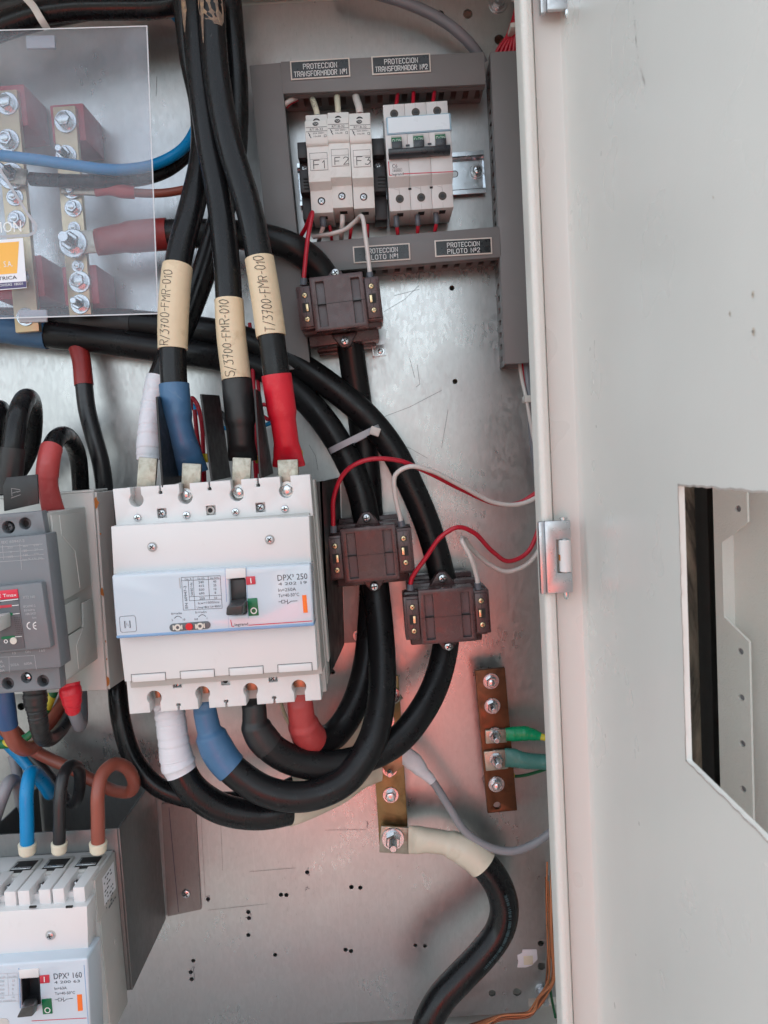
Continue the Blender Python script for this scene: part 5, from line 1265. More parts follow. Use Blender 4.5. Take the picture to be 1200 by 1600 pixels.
for x, y in ((600, 1110), (611, 1290)):
    u = f2.uv(x, y); mb = MB(); mb.cyl((u.x, u.y, -.028), (0, 0, 1), .0075, .0229, 6); part('standoff', mb, m_brown, root)
boltset(root, f2, [(609, 1204, .0, 12.5, 'stud'), (610.5, 1245, 0, 13, 'hex'), (604, 1128, 0, 13, 'hex')])

# earth wires on the copper bar
c = Cable('earth_wire', [(780, 1148, 31), (800, 1147, 31), (822, 1146, 32), (838, 1149, 34), (850, 1152, 36), (866, 1154, 38), (890, 1158, 38)], 'bright green taped earth wire on the third bolt of the copper bar', 'wire')
c.sheath(.0030, m_gy, 2.6, 6); c.sleeve('green_tape_wrap', [(.5, .0058, .003), (1.2, .0066, .0050), (2.0, .0066, .0055), (2.5, .0054, .0050), (3.6, .0036, .0036)], m_green, jit=.05)
lugplate(c, [(791, 1148, 28.6), (758, 1150, 28.6)], 22, 0, 0, m_tin)
c = Cable('earth_wire', [(786, 1184, 32), (800, 1184, 32), (818, 1188, 33), (840, 1190, 34), (862, 1191, 36), (900, 1194, 36)], 'dull teal taped earth cable on the fourth bolt of the copper bar', 'wire')
c.sleeve('teal_tape_wrap', [(.2, .0086, .003), (1.0, .0086, .0050), (2.0, .0074, .0062), (3.0, .0068, .0064), (5.0, .0068, .0066)], m_teal, jit=.06)
lugplate(c, [(792, 1184, 28.8), (757, 1188, 28.8)], 32, 0, 0, m_tin)
c = Cable('earth_wire', [(798, 1212, 16), (806, 1213, 16), (822, 1211, 15), (840, 1206, 14), (870, 1196, 12)], 'thin dark green earth wire with yellow tip behind the copper bar', 'wire')
c.sheath(.0014, m_greenw); c.sleeve('yellow_tip', [(0, .0034, .0030), (.6, .0030, .0026), (.75, .0016, .0016)], m_yellow)

# grey wire with white sleeve, from the brass bar to the frame
c = Cable('grey_wire', [(600, 1200, 32), (618, 1187, 36), (630, 1180, 38), (646, 1190, 40), (660, 1205, 40), (676, 1221, 40), (700, 1258, 42), (728, 1300, 44), (765, 1324, 46), (800, 1330, 46), (835, 1318, 44), (868, 1294, 42), (890, 1275, 40)], 'grey wire with white sleeve hanging in an arc from the brass bar to the frame', 'wire')
c.sheath(.0036, m_greyw, 4.6, 12); c.sleeve('white_tape_wrap', [(2.0, .0080, .0045), (3.0, .0082, .0060), (3.6, .0070, .0060), (4.3, .0050, .0048), (5.0, .0041, .0041)], m_tape, jit=.04)
l_ = lugplate(c, [(634, 1180, 36), (603, 1202, 31)], 22, 0, 0, m_cuend)

# lower cable with ivory sleeve
c = Cable('power_cable', [(614, 1310, 34), (640, 1312, 36), (670, 1313, 38), (700, 1318, 40), (730, 1330, 42), (755, 1350, 44), (778, 1382, 46), (788, 1420, 48), (780, 1455, 50), (755, 1490, 54), (722, 1525, 58), (690, 1560, 62), (668, 1600, 66), (655, 1660, 70)], 'heavy black cable with ivory sleeve hanging from the foot of the brass bar', 'cable')
c.sheath(.0128, m_black, 4.2, 13)
c.sleeve('heat_shrink', [(.95, .0130, .0040), (1.4, .0126, .0080), (2.0, .0108, .0100), (2.9, .0104, .0100), (3.15, .0120, .0118), (4.0, .0140, .0138), (5.0, .0142, .0138)], m_ivory, jit=.015)
l_ = lugplate(c, [(642, 1312, 33), (594, 1309, 33)], 44, 0, 0, m_tin)
lugbolt(c, l_, 614, 1310, 36.2, .0102, 'stud')
mb = MB(); rnd = random.Random(9)                                            # worn lettering stamped along the sheath
pts = samp(c.w, 5.9, 9.4, 20)
for i in range(8, len(pts) - 3):
    if rnd.random() < .68:
        p = pts[i]; t = (pts[i + 1] - pts[i - 1]).normalized(); s_ = NV.cross(t).normalized(); up = t.cross(s_); up = up if up.dot(NV) > 0 else -up
        a = .25; b0 = p + (s_ * math.sin(a) + up * math.cos(a)) * .01295; k2 = rnd.uniform(.0010, .0017)
        b0 = b0 + t * rnd.uniform(-.0006, .0006); tt_ = t * k2; v_ = (s_ * math.cos(a) - up * math.sin(a)) * .0015
        for (m_, n_) in ((-1, -.6), (.2, .7)):
            mb.add([b0 + tt_ * m_ - v_, b0 + tt_ * n_ - v_, b0 + tt_ * n_ + v_ * rnd.uniform(.2, 1), b0 + tt_ * m_ + v_], [(0, 1, 2, 3)])
part('worn_print', mb, M('teal_worn_print', (.04, .075, .085), .5), c.root)

# ------------------------------------------------------------------ wires along the frame on the right
rnd = random.Random(21); m_cudark = M('dark_copper_wire', (.24, .085, .04), .4, .4, .2, 120)
for i in range(9):
    o1, o2 = rnd.uniform(-2, 2), rnd.uniform(0, 14)
    x = 861 + o1 * 1.0 + (i % 5) * 2.2 - 4
    pts = [(x - 3 + i * .4, 1345 + rnd.uniform(0, 40), 4 + i * 3), (x - 2, 1420, 8 + i * 4), (x, 1480, 10 + i * 4), (x - 2 + i * .6, 1530, 12 + i * 4), (x - 10 - i * 1.6 + o2 * .3, 1561, 14 + i * 3), (x - 38 + i, 1580 + o2 * .7, 14 + i * 3), (x - 80, 1586 + o2 * .8, 12 + i * 3), (x - 128 + i * 3, 1598 + o2, 10 + i * 3), (x - 190, 1620 + o2, 10 + i * 3)]
    wire('copper_wire', pts, .00085, m_cuwire if i % 3 else m_cudark, 'copper coloured lacquered wire in the bundle curving round the lower right corner of the plate', 'wire', 'copper coloured wires in the lower right corner')
wire('green_wire', [(864, 1440, 6), (860, 1480, 8), (858, 1530, 10), (862, 1560, 12), (868, 1590, 12)], .0012, m_greenw, 'thin dark green wire among the copper coloured wires by the frame', 'wire')
for i in range(7):
    x = 776 + i * 6.2
    wire('red_wire', [(x - 2 + i * .3, 92, 16 + i * 2), (x + 2, 78, 18 + i * 2), (792 + i * 3.2, 58, 20 + i * 2), (799 + i * 2.2, 40, 20 + i * 2), (806 + i * 1.8, 15, 16 + i * 2), (812 + i * 2, -25, 12 + i * 2)], .0017, m_red, 'red wire in the fan entering the top of the wide upright duct', 'wire', 'red wires fanning into the upright duct')
mb = MB(); ff = Fr(797, 36, 815, 34, 40); mb.box(0, ff.len, -.004, 0, -.014, .001, .0008); thing1('cable_tie', mb, m_tie2, 'pale tie round the fan of red wires above the wide upright duct', 'cable tie', None, ff.m)
for lb, r, mt, pts in (('grey wire leaving the foot of the wide upright duct beside the frame', .0034, m_greyd, [(822, 560, 20), (824, 590, 22), (828, 625, 24), (831, 670, 22), (836, 720, 18), (850, 790, 14)]),
                       ('pale wire leaving the foot of the wide upright duct', .0016, m_cream, [(811, 560, 20), (815, 590, 24), (822, 622, 28), (829, 660, 26), (836, 700, 22), (848, 760, 18)]),
                       ('red wire leaving the foot of the wide upright duct', .0014, m_red, [(816, 560, 20), (818, 585, 22), (823, 615, 24), (828, 650, 22), (838, 700, 18), (848, 750, 16)])):
    wire('duct_wire', pts, r, mt, lb, 'wire')
mb = MB(); ff = Fr(819, 618, 834, 617, 30); mb.box(0, ff.len, -.006, 0, -.012, .001, .0008); thing1('cable_tie', mb, m_tie2, 'pale tie on the wires below the wide upright duct', 'cable tie', None, ff.m)
wire('grey_cable', [(520, -30, 22), (580, -12, 24), (635, 5, 24), (685, 28, 22), (718, 52, 20), (742, 78, 16), (755, 100, 12)], .0046, m_greyd, 'slate grey cable curving down behind the right end of the upper duct', 'cable')

# corner studs and tie mount
for (x, y, r, lb) in ((848, 1549, 14, 'zinc corner stud with nut at the lower right of the plate'), (778, 6, 14, 'zinc corner stud with nut at the upper right of the plate'), (806, -8, 10, 'small zinc nut at the very top beside the frame')):
    ff = Fr(x, y, x + 20, y - 1, 0); mb = MB(); mb.bolt((0, 0, 0), ff.pxm(r), (0, 0, 1), 'stud', .5, 1.3); thing1('corner_stud', mb, m_zinc2, lb, 'stud', None, ff.m)
ff = Fr(808, 1511, 842, 1509, 0)
root = empty('tie_mount', ff.m, 'white adhesive tie mount torn off the plate at lower right', 'cable mount')
k = ff.pxm(1); mb = MB(); rnd = random.Random(4)
e_ = [(0, 0), (14, -1), (24, 2), (31, 9), (34, 12), (33, 29), (10, 30), (9, 24), (1, 21), (2, 9)]
mb.prism([(x * k, y * k) for x, y in e_], 0, .0008, .0003); part('adhesive_pad', mb, m_stickw, root)
mb = MB(); mb.box(11 * k, 26 * k, 4 * k, 19 * k, .0008, .0013, .0003); part('pad_square', mb, m_ferrule, root)

# ------------------------------------------------------------------ acrylic shield, sticker, bars and cables behind it
fA = Fr(0, 48, 229, 41, 90)
root = empty('acrylic_shield', fA.m, 'hazy clear acrylic shield with printed warning triangle, in front of the brass bars', 'shield')
a = [fA.uv(-220, 54), fA.uv(229.5, 41), fA.uv(247, 490), fA.uv(-220, 504)]
mb = MB(); mb.prism([tuple(q) for q in a], -.003, 0, .0003, 1); part('clear_sheet', mb, m_acrylic, root)
mb = MB(); mb.ribbon([tuple(a[0]), tuple(a[1]), tuple(a[2]), tuple(a[3])], .0009, lambda u, v: (u, v, .0003)); part('milky_edge', mb, m_acredge, root)
mb = MB(); tri = [fA.uv(*p) for p in ((-40, 232), (-2, 262), (20, 297), (44, 335), (57, 352), (55, 363), (44, 368), (20, 369), (-40, 372))]
mb.ribbon([tuple(q) for q in tri], fA.pxm(4.2), lambda u, v: (u, v, .0003)); part('warning_triangle', mb, m_tie, root)
mb = MB(); q = fA.uv(34, 362); q2 = fA.uv(4, 363.5); r_ = math.atan2(q.y - q2.y, q.x - q2.x); mb.text('TENSION', q.x, q.y, fA.pxm(16), 0, 'R', fA.pxm(76), r_, lambda u, v: (u, v, .0003)); part('warning_lettering', mb, m_whiteprint, root)
for (x, y) in ((62, 60), (50, 491)):
    q = fA.uv(x, y); mb = MB(); mb.box(q.x - .012, q.x + .010, q.y - .0055, q.y + .004, -.006, -.0031, .0006); part('clear_clip', mb, m_tie, root)
fS = Fr(0, 375, 36, 372, 91); root = empty('maker_sticker', fS.m, 'white and orange company sticker with purple strip on the acrylic shield', 'sticker')
H = abs(fS.uv(4, 453).y); k = fS.pxm(1); W_ = 37.5 * k
xr1 = fS.uv(36, 372).x; xr2 = fS.uv(42, 450).x; yb2 = fS.uv(42, 450).y; L0 = -.07
mb = MB(); mb.prism([(L0, yb2), (xr2, yb2), (xr1, 0), (L0, 0)], 0, .0003); part('sticker_sheet', mb, m_stickw, root)
mb = MB(); A_ = lambda px, py: tuple(fS.uv(px, py)); mb.prism([(L0 + .003, A_(0, 429)[1]), A_(27, 427), A_(30, 377.5), (L0 + .003, A_(0, 379)[1])], .0003, .00045); part('orange_field', mb, m_sticko, root)
mb = MB(); mb.prism([(L0, A_(0, 451)[1]), A_(41.5, 449), A_(41, 439.5), (L0, A_(0, 441)[1])], .0003, .00045); part('purple_strip', mb, m_stickp, root)
mb = MB(); q = fS.uv(20.5, 416.5); mb.text('S.A.', q.x, q.y, 8.6 * k, .0006, 'R', 13.5 * k); part('white_lettering', mb, m_whiteprint, root)
mb = MB(); q = fS.uv(27, 436); mb.text('ELECTRICA', q.x, q.y, 5.2 * k, .0006, 'R', 50 * k); part('black_lettering', mb, m_ink, root)
mb = MB(); q = fS.uv(36.5, 445.2); mb.text('OHSAS 18001', q.x, q.y, 4.0 * k, .0006, 'R', 36 * k); part('strip_lettering', mb, m_whiteprint, root)

def brassbar(tl, tr, bot, label, blocks, bolts):
    f = Fr(*tl, *tr, 50); Wd = f.len; Hb = f.uv(*bot).y
    root = empty('bus_bar', f.m, label, 'bus bar', 'pale brass bars behind the acrylic shield'); sl = f.uv(*bot).x
    mb = MB(); mb.prism([(sl, Hb), (sl + Wd, Hb), (Wd, 0), (0, 0)], -.006, 0, .0008); part('bar', mb, m_brasspale, root)
    for x0, y0, x1, y1 in blocks:
        a, b = f.uv(x0, y0, -.0062), f.uv(x1, y1, -.0062); mb = MB(); mb.box(a.x, b.x, b.y, a.y, -.0495, -.0063, .0012); part('insulator', mb, m_standoff, root)
    boltset(root, f, bolts)
brassbar((-12, 142), (26, 139), (24, 520), 'pale brass bar at the left photo edge behind the acrylic shield', [(-30, 136, 44, 196), (-12, 404, 71, 463)],
         [(8, 159, 0, 17, 'hex'), (10, 217, 0, 17, 'ring'), (15, 273, .002, 20, 'stud'), (20, 306, 0, 13, 'ring'), (23, 341, 0, 14, 'ring'), (32, 432, 0, 11, 'ring'), (37, 494, 0, 14, 'hex')])
brassbar((82, 167), (117, 164.5), (108, 493), 'pale brass bar nearest the supply cables behind the acrylic shield', [(77, 164, 135, 219), (96, 417, 156, 474)],
         [(100, 187, 0, 17, 'hex'), (101, 241, 0, 16, 'stud'), (109, 294, .0015, 14, 'ring'), (112, 323, 0, 13.5, 'ring'), (113, 354, 0, 9.5, 'ring'), (119, 414, 0, 9.5, 'ring'), (122, 439, 0, 16.5, 'hex'), (123, 474, 0, 15, 'stud')])
wire('blue_cable', [(-200, 222, 74), (0, 243, 74), (60, 250, 74), (115, 258, 74), (170, 265, 70), (215, 263, 62), (250, 254, 54), (285, 233, 46), (304, 205, 38), (312, 170, 32), (310, 110, 28), (295, 55, 26), (268, 18, 26), (235, -4, 28), (200, -14, 30)], .0044, m_bluew, 'bright blue cable crossing the brass bars and bending up behind the black cables', 'cable', None, 9, 18)
c = Cable('black_cable', [(15, 276, 58), (40, 279, 58), (70, 281, 60), (120, 283, 62), (180, 283, 58), (225, 279, 50), (262, 266, 42), (292, 242, 34), (310, 210, 28), (320, 160, 24), (318, 100, 22), (308, 40, 22)], 'black cable under the bright blue one, bolted to the leftmost brass bar', 'cable')
c.sheath(.0053, m_black, 1.3, 11, n=9); lugplate(c, [(44, 279, 55), (12, 275, 55)], 24, 0, 0, m_tin)
c = Cable('brown_cable', [(110, 296, 54), (150, 298, 55), (180, 297, 56), (210, 301, 54), (250, 302, 48), (285, 297, 42), (320, 288, 36), (360, 272, 30)], 'brown cable with pinkish red crimp bolted to the brass bar under the black cable', 'cable')
c.sheath(.0034, m_brownw, 2.6, 7); c.sleeve('crimp_sleeve', [(1.0, .0046, .0036), (1.5, .0040, .0040), (2.3, .0058, .0056), (3.0, .0050, .0050)], m_shrinkred2); lugplate(c, [(152, 298, 53), (97, 295, 53)], 17, 0, 0, m_tin)

# black cables sweeping in at the top left corner, with tie
for i, (lb, pts, r) in enumerate((
        ('heavy black cable sweeping across the upper left corner, in front', [(-330, 210, 50), (-60, 66, 60), (0, 42, 62), (50, 24, 62), (110, 14, 60), (180, 12, 56), (250, 10, 50), (320, -8, 44), (370, -40, 40)], .0090),
        ('heavy black cable sweeping across the upper left corner, below the tie', [(-330, 235, 36), (-60, 72, 40), (0, 46, 40), (70, 26, 40), (140, 12, 38), (220, -2, 36), (300, -26, 34)], .0090),
        ('heavy black cable sweeping across the upper left corner, nearest the cabinet roof', [(-330, 180, 44), (-60, 40, 50), (0, 16, 50), (60, 2, 50), (130, -6, 48), (220, -12, 44)], .0085))):
    wire('black_cable', pts, r, m_shrinkblk if i else m_black, lb, 'cable', None, 8, 20)
mb = MB(); pts = [P(38, -6, 74), P(52, 10, 76), P(64, 30, 76), P(74, 46, 70)]; oo = pts[0]
w_ = [p - oo for p in pts]; mb.tube(samp(w_, 0, 3, 8), 0, 10, NV, True, [(.0028, .0006)] * 25); thing1('cable_tie', mb, m_tie2, 'pale nylon tie hanging off the black cables at the upper left', 'cable tie', None, Matrix.Translation(oo), 60)

# ------------------------------------------------------------------ grey breaker at the left, on its cream bracket
root = empty('breaker_bracket', P(165, 1078, 104), 'cream painted folded bracket with orange rust chips behind the grey breaker', 'bracket'); o = root.location
BT, BB = [(-80, 785), (147, 769)], [(168, 1077), (-60, 1088)]
q = [P(*BT[0], 104), P(*BT[1], 104), P(*BB[0], 104), P(*BB[1], 104)]
def slab(mb, q, t=.002, off=None):
    n_ = (q[1] - q[0]).cross(q[2] - q[0]).normalized() * t
    bm = bmesh.new(); a = [bm.verts.new(p - o) for p in q]; b = [bm.verts.new(p - o - n_) for p in q]; n = len(q)
    bm.faces.new(a); bm.faces.new(list(reversed(b)))
    for i in range(n): bm.faces.new((a[i], b[i], b[(i + 1) % n], a[(i + 1) % n]))
    mb._bev(bm, .0005, 1); mb.addbm(bm)
mb = MB(); slab(mb, [p for p in q]); part('front_web', mb, m_bracket_paint, root)
e0, e1 = q[1], q[2]; sx = Vector((.006, 0, 0))
s1, s2 = Vector((e0.x + .010, -.0025, e0.z)), Vector((e1.x + .010, -.0025, e1.z))
mb = MB(); slab(mb, [e0, s1, s2, e1]); part('side_web', mb, m_bracket_paint, root)
mb = MB(); slab(mb, [e0, q[0], q[0] + Vector((0, .03, 0)), e0 + Vector((0, .03, 0))]); part('top_lip', mb, m_bracket_paint, root)
rnd = random.Random(2)
for px, py, w_, h_ in ((150, 785, 5, 11), (159.5, 925, 4, 8), (168, 1064, 4, 10), (157, 834, 1.5, 2.5), (165, 1002, 1.2, 3), (167, 1030, 1.5, 2.5)):
    c0 = P(px, py, 104.6) - o; kk = .6 / 1200
    pl = [(c0.x + w_ * kk * rnd.uniform(.5, 1) * math.cos(t), c0.z + h_ * kk * rnd.uniform(.5, 1) * math.sin(t)) for t in [i * math.pi / 5 for i in range(10)]]
    mb = MB(); mb.add([(x, c0.y, z) for x, z in pl], [list(range(10))]); part('rust_chip', mb, m_rust, root)

f = Fr(-60, 807, 66, 797, 104)
root = empty('moulded_case_breaker', f.m, 'slate grey moulded breaker with light grey flank and red maker badge', 'circuit breaker')
def U(px, py, w): q = f.uv(px, py, w); return (q.x, q.y)
def Q(name, p, z0, w, mat, bv=.0006, par=None, holes=()):
    mb = MB(); mb.prism([U(*q, w) for q in p], z0, w, bv, 2, holes); return part(name, mb, mat, par or root)
wT, wF, wP = .0780, .0880, .0940
top_h = [(36, 824, 9.5), (20.5 - 16, 826, 0)]
def hole(px, py, r, w): c = U(px, py, w); return circle(c[0], c[1], f.pxm(r, w), 22)
Q('terminal_cover', [(-80, 811), (65, 798), (72, 838), (-80, 852)], .0700, wT, m_abb, .0006, None, [hole(39, 818, 9.4, wT), hole(13, 824, 10, wT)])
Q('front_cover', [(-80, 848), (71.5, 834), (95.5, 1043), (-70, 1056)], .0700, wF, m_abb, .0012)
Q('terminal_cover', [(-70, 1046), (92, 1040), (95, 1076), (-68, 1090)], .0680, wT, m_abb, .0006, None, [hole(12, 1068, 9.6, wT), hole(67, 1064, 9.4, wT), hole(41, 1059, 8.6, wT)])
c0, c1, c2, c3 = U(-80, 815, .0740), U(72, 800, .0740), U(97, 1074, .0740), U(-66, 1088, .0740)
mb = MB(); mb.prism([c0, (c1[0] - .001, c1[1] - .0008), (c2[0] - .0015, c2[1] + .001), c3], .002, .0695, .001); part('rear_case', mb, m_abbside, root)
mb = MB(); mb.prism([U(-80, 812, .0700), U(70, 799, .0700), U(95, 1076, .0700), U(-66, 1089, .0700)], .0642, .0705, .0005); part('dark_rim', mb, m_abb2, root)
# moulded relief of the flank: raised panels standing on the side
sx0 = max(c1[0], c2[0])
def flank(pts, h, name, mat=m_abbside):
    """pts in (photo y along front edge, depth w): polygon on the flank plane"""
    mb = MB(); vs = []
    def sp(py, w): t = (py - 800) / (1076 - 800); x = c1[0] + (c2[0] - c1[0]) * t; y = c1[1] + (c2[1] - c1[1]) * t; return Vector((x - .0006, y, w))
    bm = bmesh.new(); a = [bm.verts.new(sp(*p)) for p in pts]; b = [bm.verts.new(sp(*p) + Vector((h, 0, 0))) for p in pts]; n = len(pts)
    bm.faces.new(a); bm.faces.new(list(reversed(b)))
    for i in range(n): bm.faces.new((a[i], b[i], b[(i + 1) % n], a[(i + 1) % n]))
    mb._bev(bm, .0004, 2); mb.addbm(bm); return part(name, mb, mat, root)
flank([(806, 0.0680), (945, 0.0680), (938, 0.0093), (812, 0.0093)], .0016, 'flank_panel')
flank([(952, 0.0680), (1000, 0.0680), (998, 0.0340), (950, 0.0340)], .0022, 'flank_panel')
flank([(1003, 0.0680), (1068, 0.0680), (1058, 0.0093), (962, 0.0093), (962, 0.0278), (1001, 0.0309)], .0016, 'flank_panel')
def ridge(pts, h):
    mb = MB()
    def sp(py, w): t = (py - 800) / (1076 - 800); return Vector((c1[0] + (c2[0] - c1[0]) * t + h, c1[1] + (c2[1] - c1[1]) * t, w))
    mb.tube([sp(*p) for p in pts], .0004, 6, Vector((1, 0, 0))); part('flank_ridge', mb, m_bracket_paint, root)
ridge([(808, 0.0556), (840, 0.0549), (872, 0.0340), (900, 0.0325), (935, 0.0309)], .0009)
ridge([(1004, 0.0325), (1025, 0.0464), (1064, 0.0464)], .0009)
# recessed bores and screws
for px, py, r in ((39, 818, 9.4), (12, 1068, 9.6), (67, 1064, 9.4)):
    c = U(px, py, .0707); mb = MB(); mb.lathe([(f.pxm(r + 1, .074), 0), (f.pxm(r * .62, .074), .0004)], (c[0], c[1], .0706)); bo = part('bore_floor', mb, m_abb2, root)
    mb = MB(); mb.cyl((c[0] + .0006, c[1], .0711), (0, 0, 1), f.pxm(r * .55, .074), .0002); part('bore_hole', mb, m_dark, bo)
for px, py, mt in ((13, 824, [m_abb2, m_dark]), (41, 1059, SCREW)):
    c = U(px, py, .0725); mb = MB(); mb.cyl((c[0], c[1], .0706), (0, 0, 1), f.pxm(10.5, .074), .0003); part('screw_well', mb, m_dark, root)
    mb = MB(); mb.screw((c[0], c[1], .0710), f.pxm(7.6, .074), h=.002); part('cover_screw', mb, mt, root)
# control panel with badge and toggle
pn = Q('control_panel', [(-60, 922), (65, 909), (80, 1013), (-55, 1026)], .084, wP, m_abb, .0018)
ci = Q('toggle_field', [(-55, 932), (27, 922), (39, 1013), (-50, 1022)], .093, wP + .0006, m_abb2, .0004, pn)
w2 = wP + .0008
bd_ = Q('red_badge', [(-50, 928), (26.8, 920.5), (29, 934.5), (-48, 942)], .094, w2, m_redbadge, .0002, pn)
def txt(b, s_, px, py, h, wd=None, al='L', w=wP, r=0.0):
    q = U(px, py, w); kk = f.pxm(1, w); b.text(s_, q[0], q[1], h * kk, w + .0002, al, None if wd is None else wd * kk, math.radians(0) + r)
mb = MB(); txt(mb, 'SACE Tmax', 26.3, 931.5, 5.2, 46, 'R', w2 + .0002); part('badge_lettering', mb, m_whiteprint, bd_)
def strip(name, a, b, h, mat, w=w2):
    q0, q1 = U(*a, w), U(*b, w); kk = f.pxm(1, w) * h / 2; mb = MB(); mb.ribbon([q0, q1], kk * 2, lambda u, v: (u, v, w + .0002)); return part(name, mb, mat, pn)
strip('white_line', (-45, 944.6), (28, 936), 1.3, m_whiteprint)
strip('red_stripe', (-45, 953), (17, 946.5), 4.2, m_redflag); strip('white_tick', (18.5, 946.4), (29, 945.3), 1.0, m_whiteprint)
strip('green_stripe', (-45, 967), (18.5, 959.5), 4.2, m_greenflag); strip('white_tick', (20, 959.5), (30.3, 958.3), 1.0, m_whiteprint)
strip('green_stripe', (4, 996.8), (22, 995), 4.0, m_greenflag); strip('white_tick', (24, 995), (34, 994.2), 1.0, m_whiteprint)
mb = MB(); txt(mb, 'I', 1, 943, 4, None, 'L', w2); 
for i in range(10):
    for j in range(4):
        q = U(22 + j * 2.6 + i * .5, 938.5 + i * 6.2 if i < 1 else 962 + i * 3.1, w2); mb.box(q[0] - .0002, q[0] + .0002, q[1] - .0002, q[1] + .0002, w2 + .0001, w2 + .0002)
part('grip_dots', mb, m_dark, pn)
c = U(21.5, 1001, w2); mb = MB(); kk = f.pxm(1, w2); mb.cyl((c[0], c[1], w2), (0, 0, 1), 5.6 * kk, .0008, 24, .0002); part('test_button', mb, m_dial, pn)
c = U(9.5, 1002, w2); mb = MB(); mb.ribbon([(c[0] + 2.6 * kk * math.cos(t * math.pi / 6), c[1] + 2.6 * kk * math.sin(t * math.pi / 6)) for t in range(13)], 1.3 * kk, lambda u, v: (u, v, w2 + .0003)); part('zero_mark', mb, m_whiteprint, pn)
mb = MB(); mb.prism([U(-22, 966, .108), U(1, 963, .108), U(2, 986, .108), U(-20, 990, .108)], .094, .112, .0012); part('toggle', mb, m_abbside, root)
mb = MB(); txt(mb, 'XT2 160', 36, 935.5, 4.2, 19); txt(mb, 'IEC60947-2', 37, 949.5, 3.6, 19); txt(mb, '50/60Hz', 38, 955.5, 3.6, 17); txt(mb, 'ABB SACE', 40, 961.2, 3.6, 16.5); txt(mb, 'Italy', 51, 966.6, 3.4, 6.5)
part('side_lettering', mb, m_faint, pn)
mb = MB(); kk = f.pxm(1, wP)
for i, px in enumerate((47.5, 57)):
    c = U(px, 977.5, wP); mb.ribbon([(c[0] + 5.0 * kk * math.cos(math.radians(t)), c[1] + 5.4 * kk * math.sin(math.radians(t))) for t in range(95, 270, 12)], 1.6 * kk, lambda u, v: (u, v, wP + .0002))
    if i: mb.ribbon([(c[0] - 5 * kk, c[1]), (c[0] - .8 * kk, c[1])], 1.4 * kk, lambda u, v: (u, v, wP + .0002))
part('conformity_mark', mb, m_whiteprint, pn)
# faint tables
mb = MB(); gl = lambda a, b: mb.ribbon([U(*a, wF), U(*b, wF)], f.pxm(.6, wF), lambda u, v: (u, v, wF + .0002))
for y in (854, 862.5, 870, 877): gl((-60, y + 5), (66 + (y - 850) * .12, y - 4))
gl((31, 850), (34, 890)); gl((4, 852), (6, 874)); part('faint_table', mb, m_faint, root); mb = MB(); gl((-60, 1030), (54, 1024)); gl((54, 1024), (57, 1046)); gl((14, 1026), (15, 1050)); 
part('faint_table', mb, m_faint, root); mb = MB()
for s_, px, py, h, wd in (('IEC 60947-2', 3, 849.5, 4, 36), ('230', 12, 857.5, 3.4, 8), ('400', 36, 855, 3.4, 8), ('690', 53, 853.5, 3.4, 8), ('4', 16, 864, 3.4, 2.6), ('25', 37, 862, 3.4, 6), ('20', 54, 860.5, 3.4, 6), ('100', 13, 871.5, 3.4, 8), ('120', 37, 869, 3.4, 7), ('100', 54, 867.5, 3.4, 7),
                         ('Icu % Ue (V)', 36, 876, 3.2, 31), ('I3', 20, 1022.5, 4, 5), ('ON', 40, 1020.5, 4, 8), ('160', 62, 1018.5, 4, 9), ('2A', -3, 1036, 4, 8), ('45A', -3, 1043, 4, 11), ('50A', -3, 1050, 4, 11), ('505A', 17, 1041, 4, 13.5), ('600A', 38, 1039, 4, 13)): txt(mb, s_, px, py, h, wd, 'L', wF)
part('faint_lettering', mb, m_faint, root)
# barrier and cables on top
ff = Fr(5, 800, 66, 784, 172); root = empty('phase_barrier', ff.m, 'dark phase barrier with moulded mark on the grey breaker, leaning left', 'barrier')
p = [ff.uv(6, 799), ff.uv(60, 787), ff.uv(58, 741), ff.uv(10, 746), ff.uv(4, 760)]
mb = MB(); mb.prism([tuple(q) for q in p], -.002, 0, .0005); part('barrier_sheet', mb, m_shrinkblk, root)
mb = MB(); g = lambda pts: mb.ribbon([tuple(ff.uv(*q)) for q in pts], ff.pxm(1.1), lambda u, v: (u, v, .0002)); g([(18, 778), (32, 773)]); g([(18, 771), (27, 768)]); g([(27, 769), (32, 767)]); g([(31, 765), (18, 763), (19, 775)]); part('moulded_mark', mb, m_duct, root)
GL_ = 'cables on top of the grey breaker'
c = Cable('power_cable', [(14, 770, 140), (18, 730, 142), (22, 690, 142), (28, 650, 136), (38, 625, 118), (48, 626, 92), (52, 655, 68), (48, 695, 52), (36, 725, 42), (20, 750, 36), (0, 790, 34)], 'black cable with dark sleeve hooping over behind the grey breaker at the far left', 'cable', GL_)
c.sheath(.0074, m_black, 1, 10); c.sleeve('heat_shrink', [(0, .0080, .0080), (1.0, .0086, .0086), (1.75, .0084, .0084)], m_shrinkblk)
wire('power_cable', [(-20, 760, 120), (-14, 690, 124), (-8, 650, 118), (0, 640, 100), (6, 660, 80), (4, 700, 60), (-6, 740, 44)], .0074, m_black, 'black cable hoop only just inside the left photo edge', 'cable', GL_, 9, 18)
c = Cable('power_cable', [(84, 800, 124), (78, 775, 130), (74, 748, 134), (77, 715, 134), (84, 692, 126), (98, 680, 106), (112, 690, 80), (122, 716, 58), (126, 760, 44), (127, 810, 36)], 'black cable with salmon red sleeve hooping over behind the grey breaker', 'cable', GL_)
c.sheath(.0070, m_black, 3, 9); c.sleeve('heat_shrink', [(0, .0088, .0040), (.6, .0080, .0060), (1.5, .0072, .0072), (2.0, .0074, .0074), (2.15, .0080, .0080), (3.6, .0080, .0080)], m_shrinkred2, jit=.015)
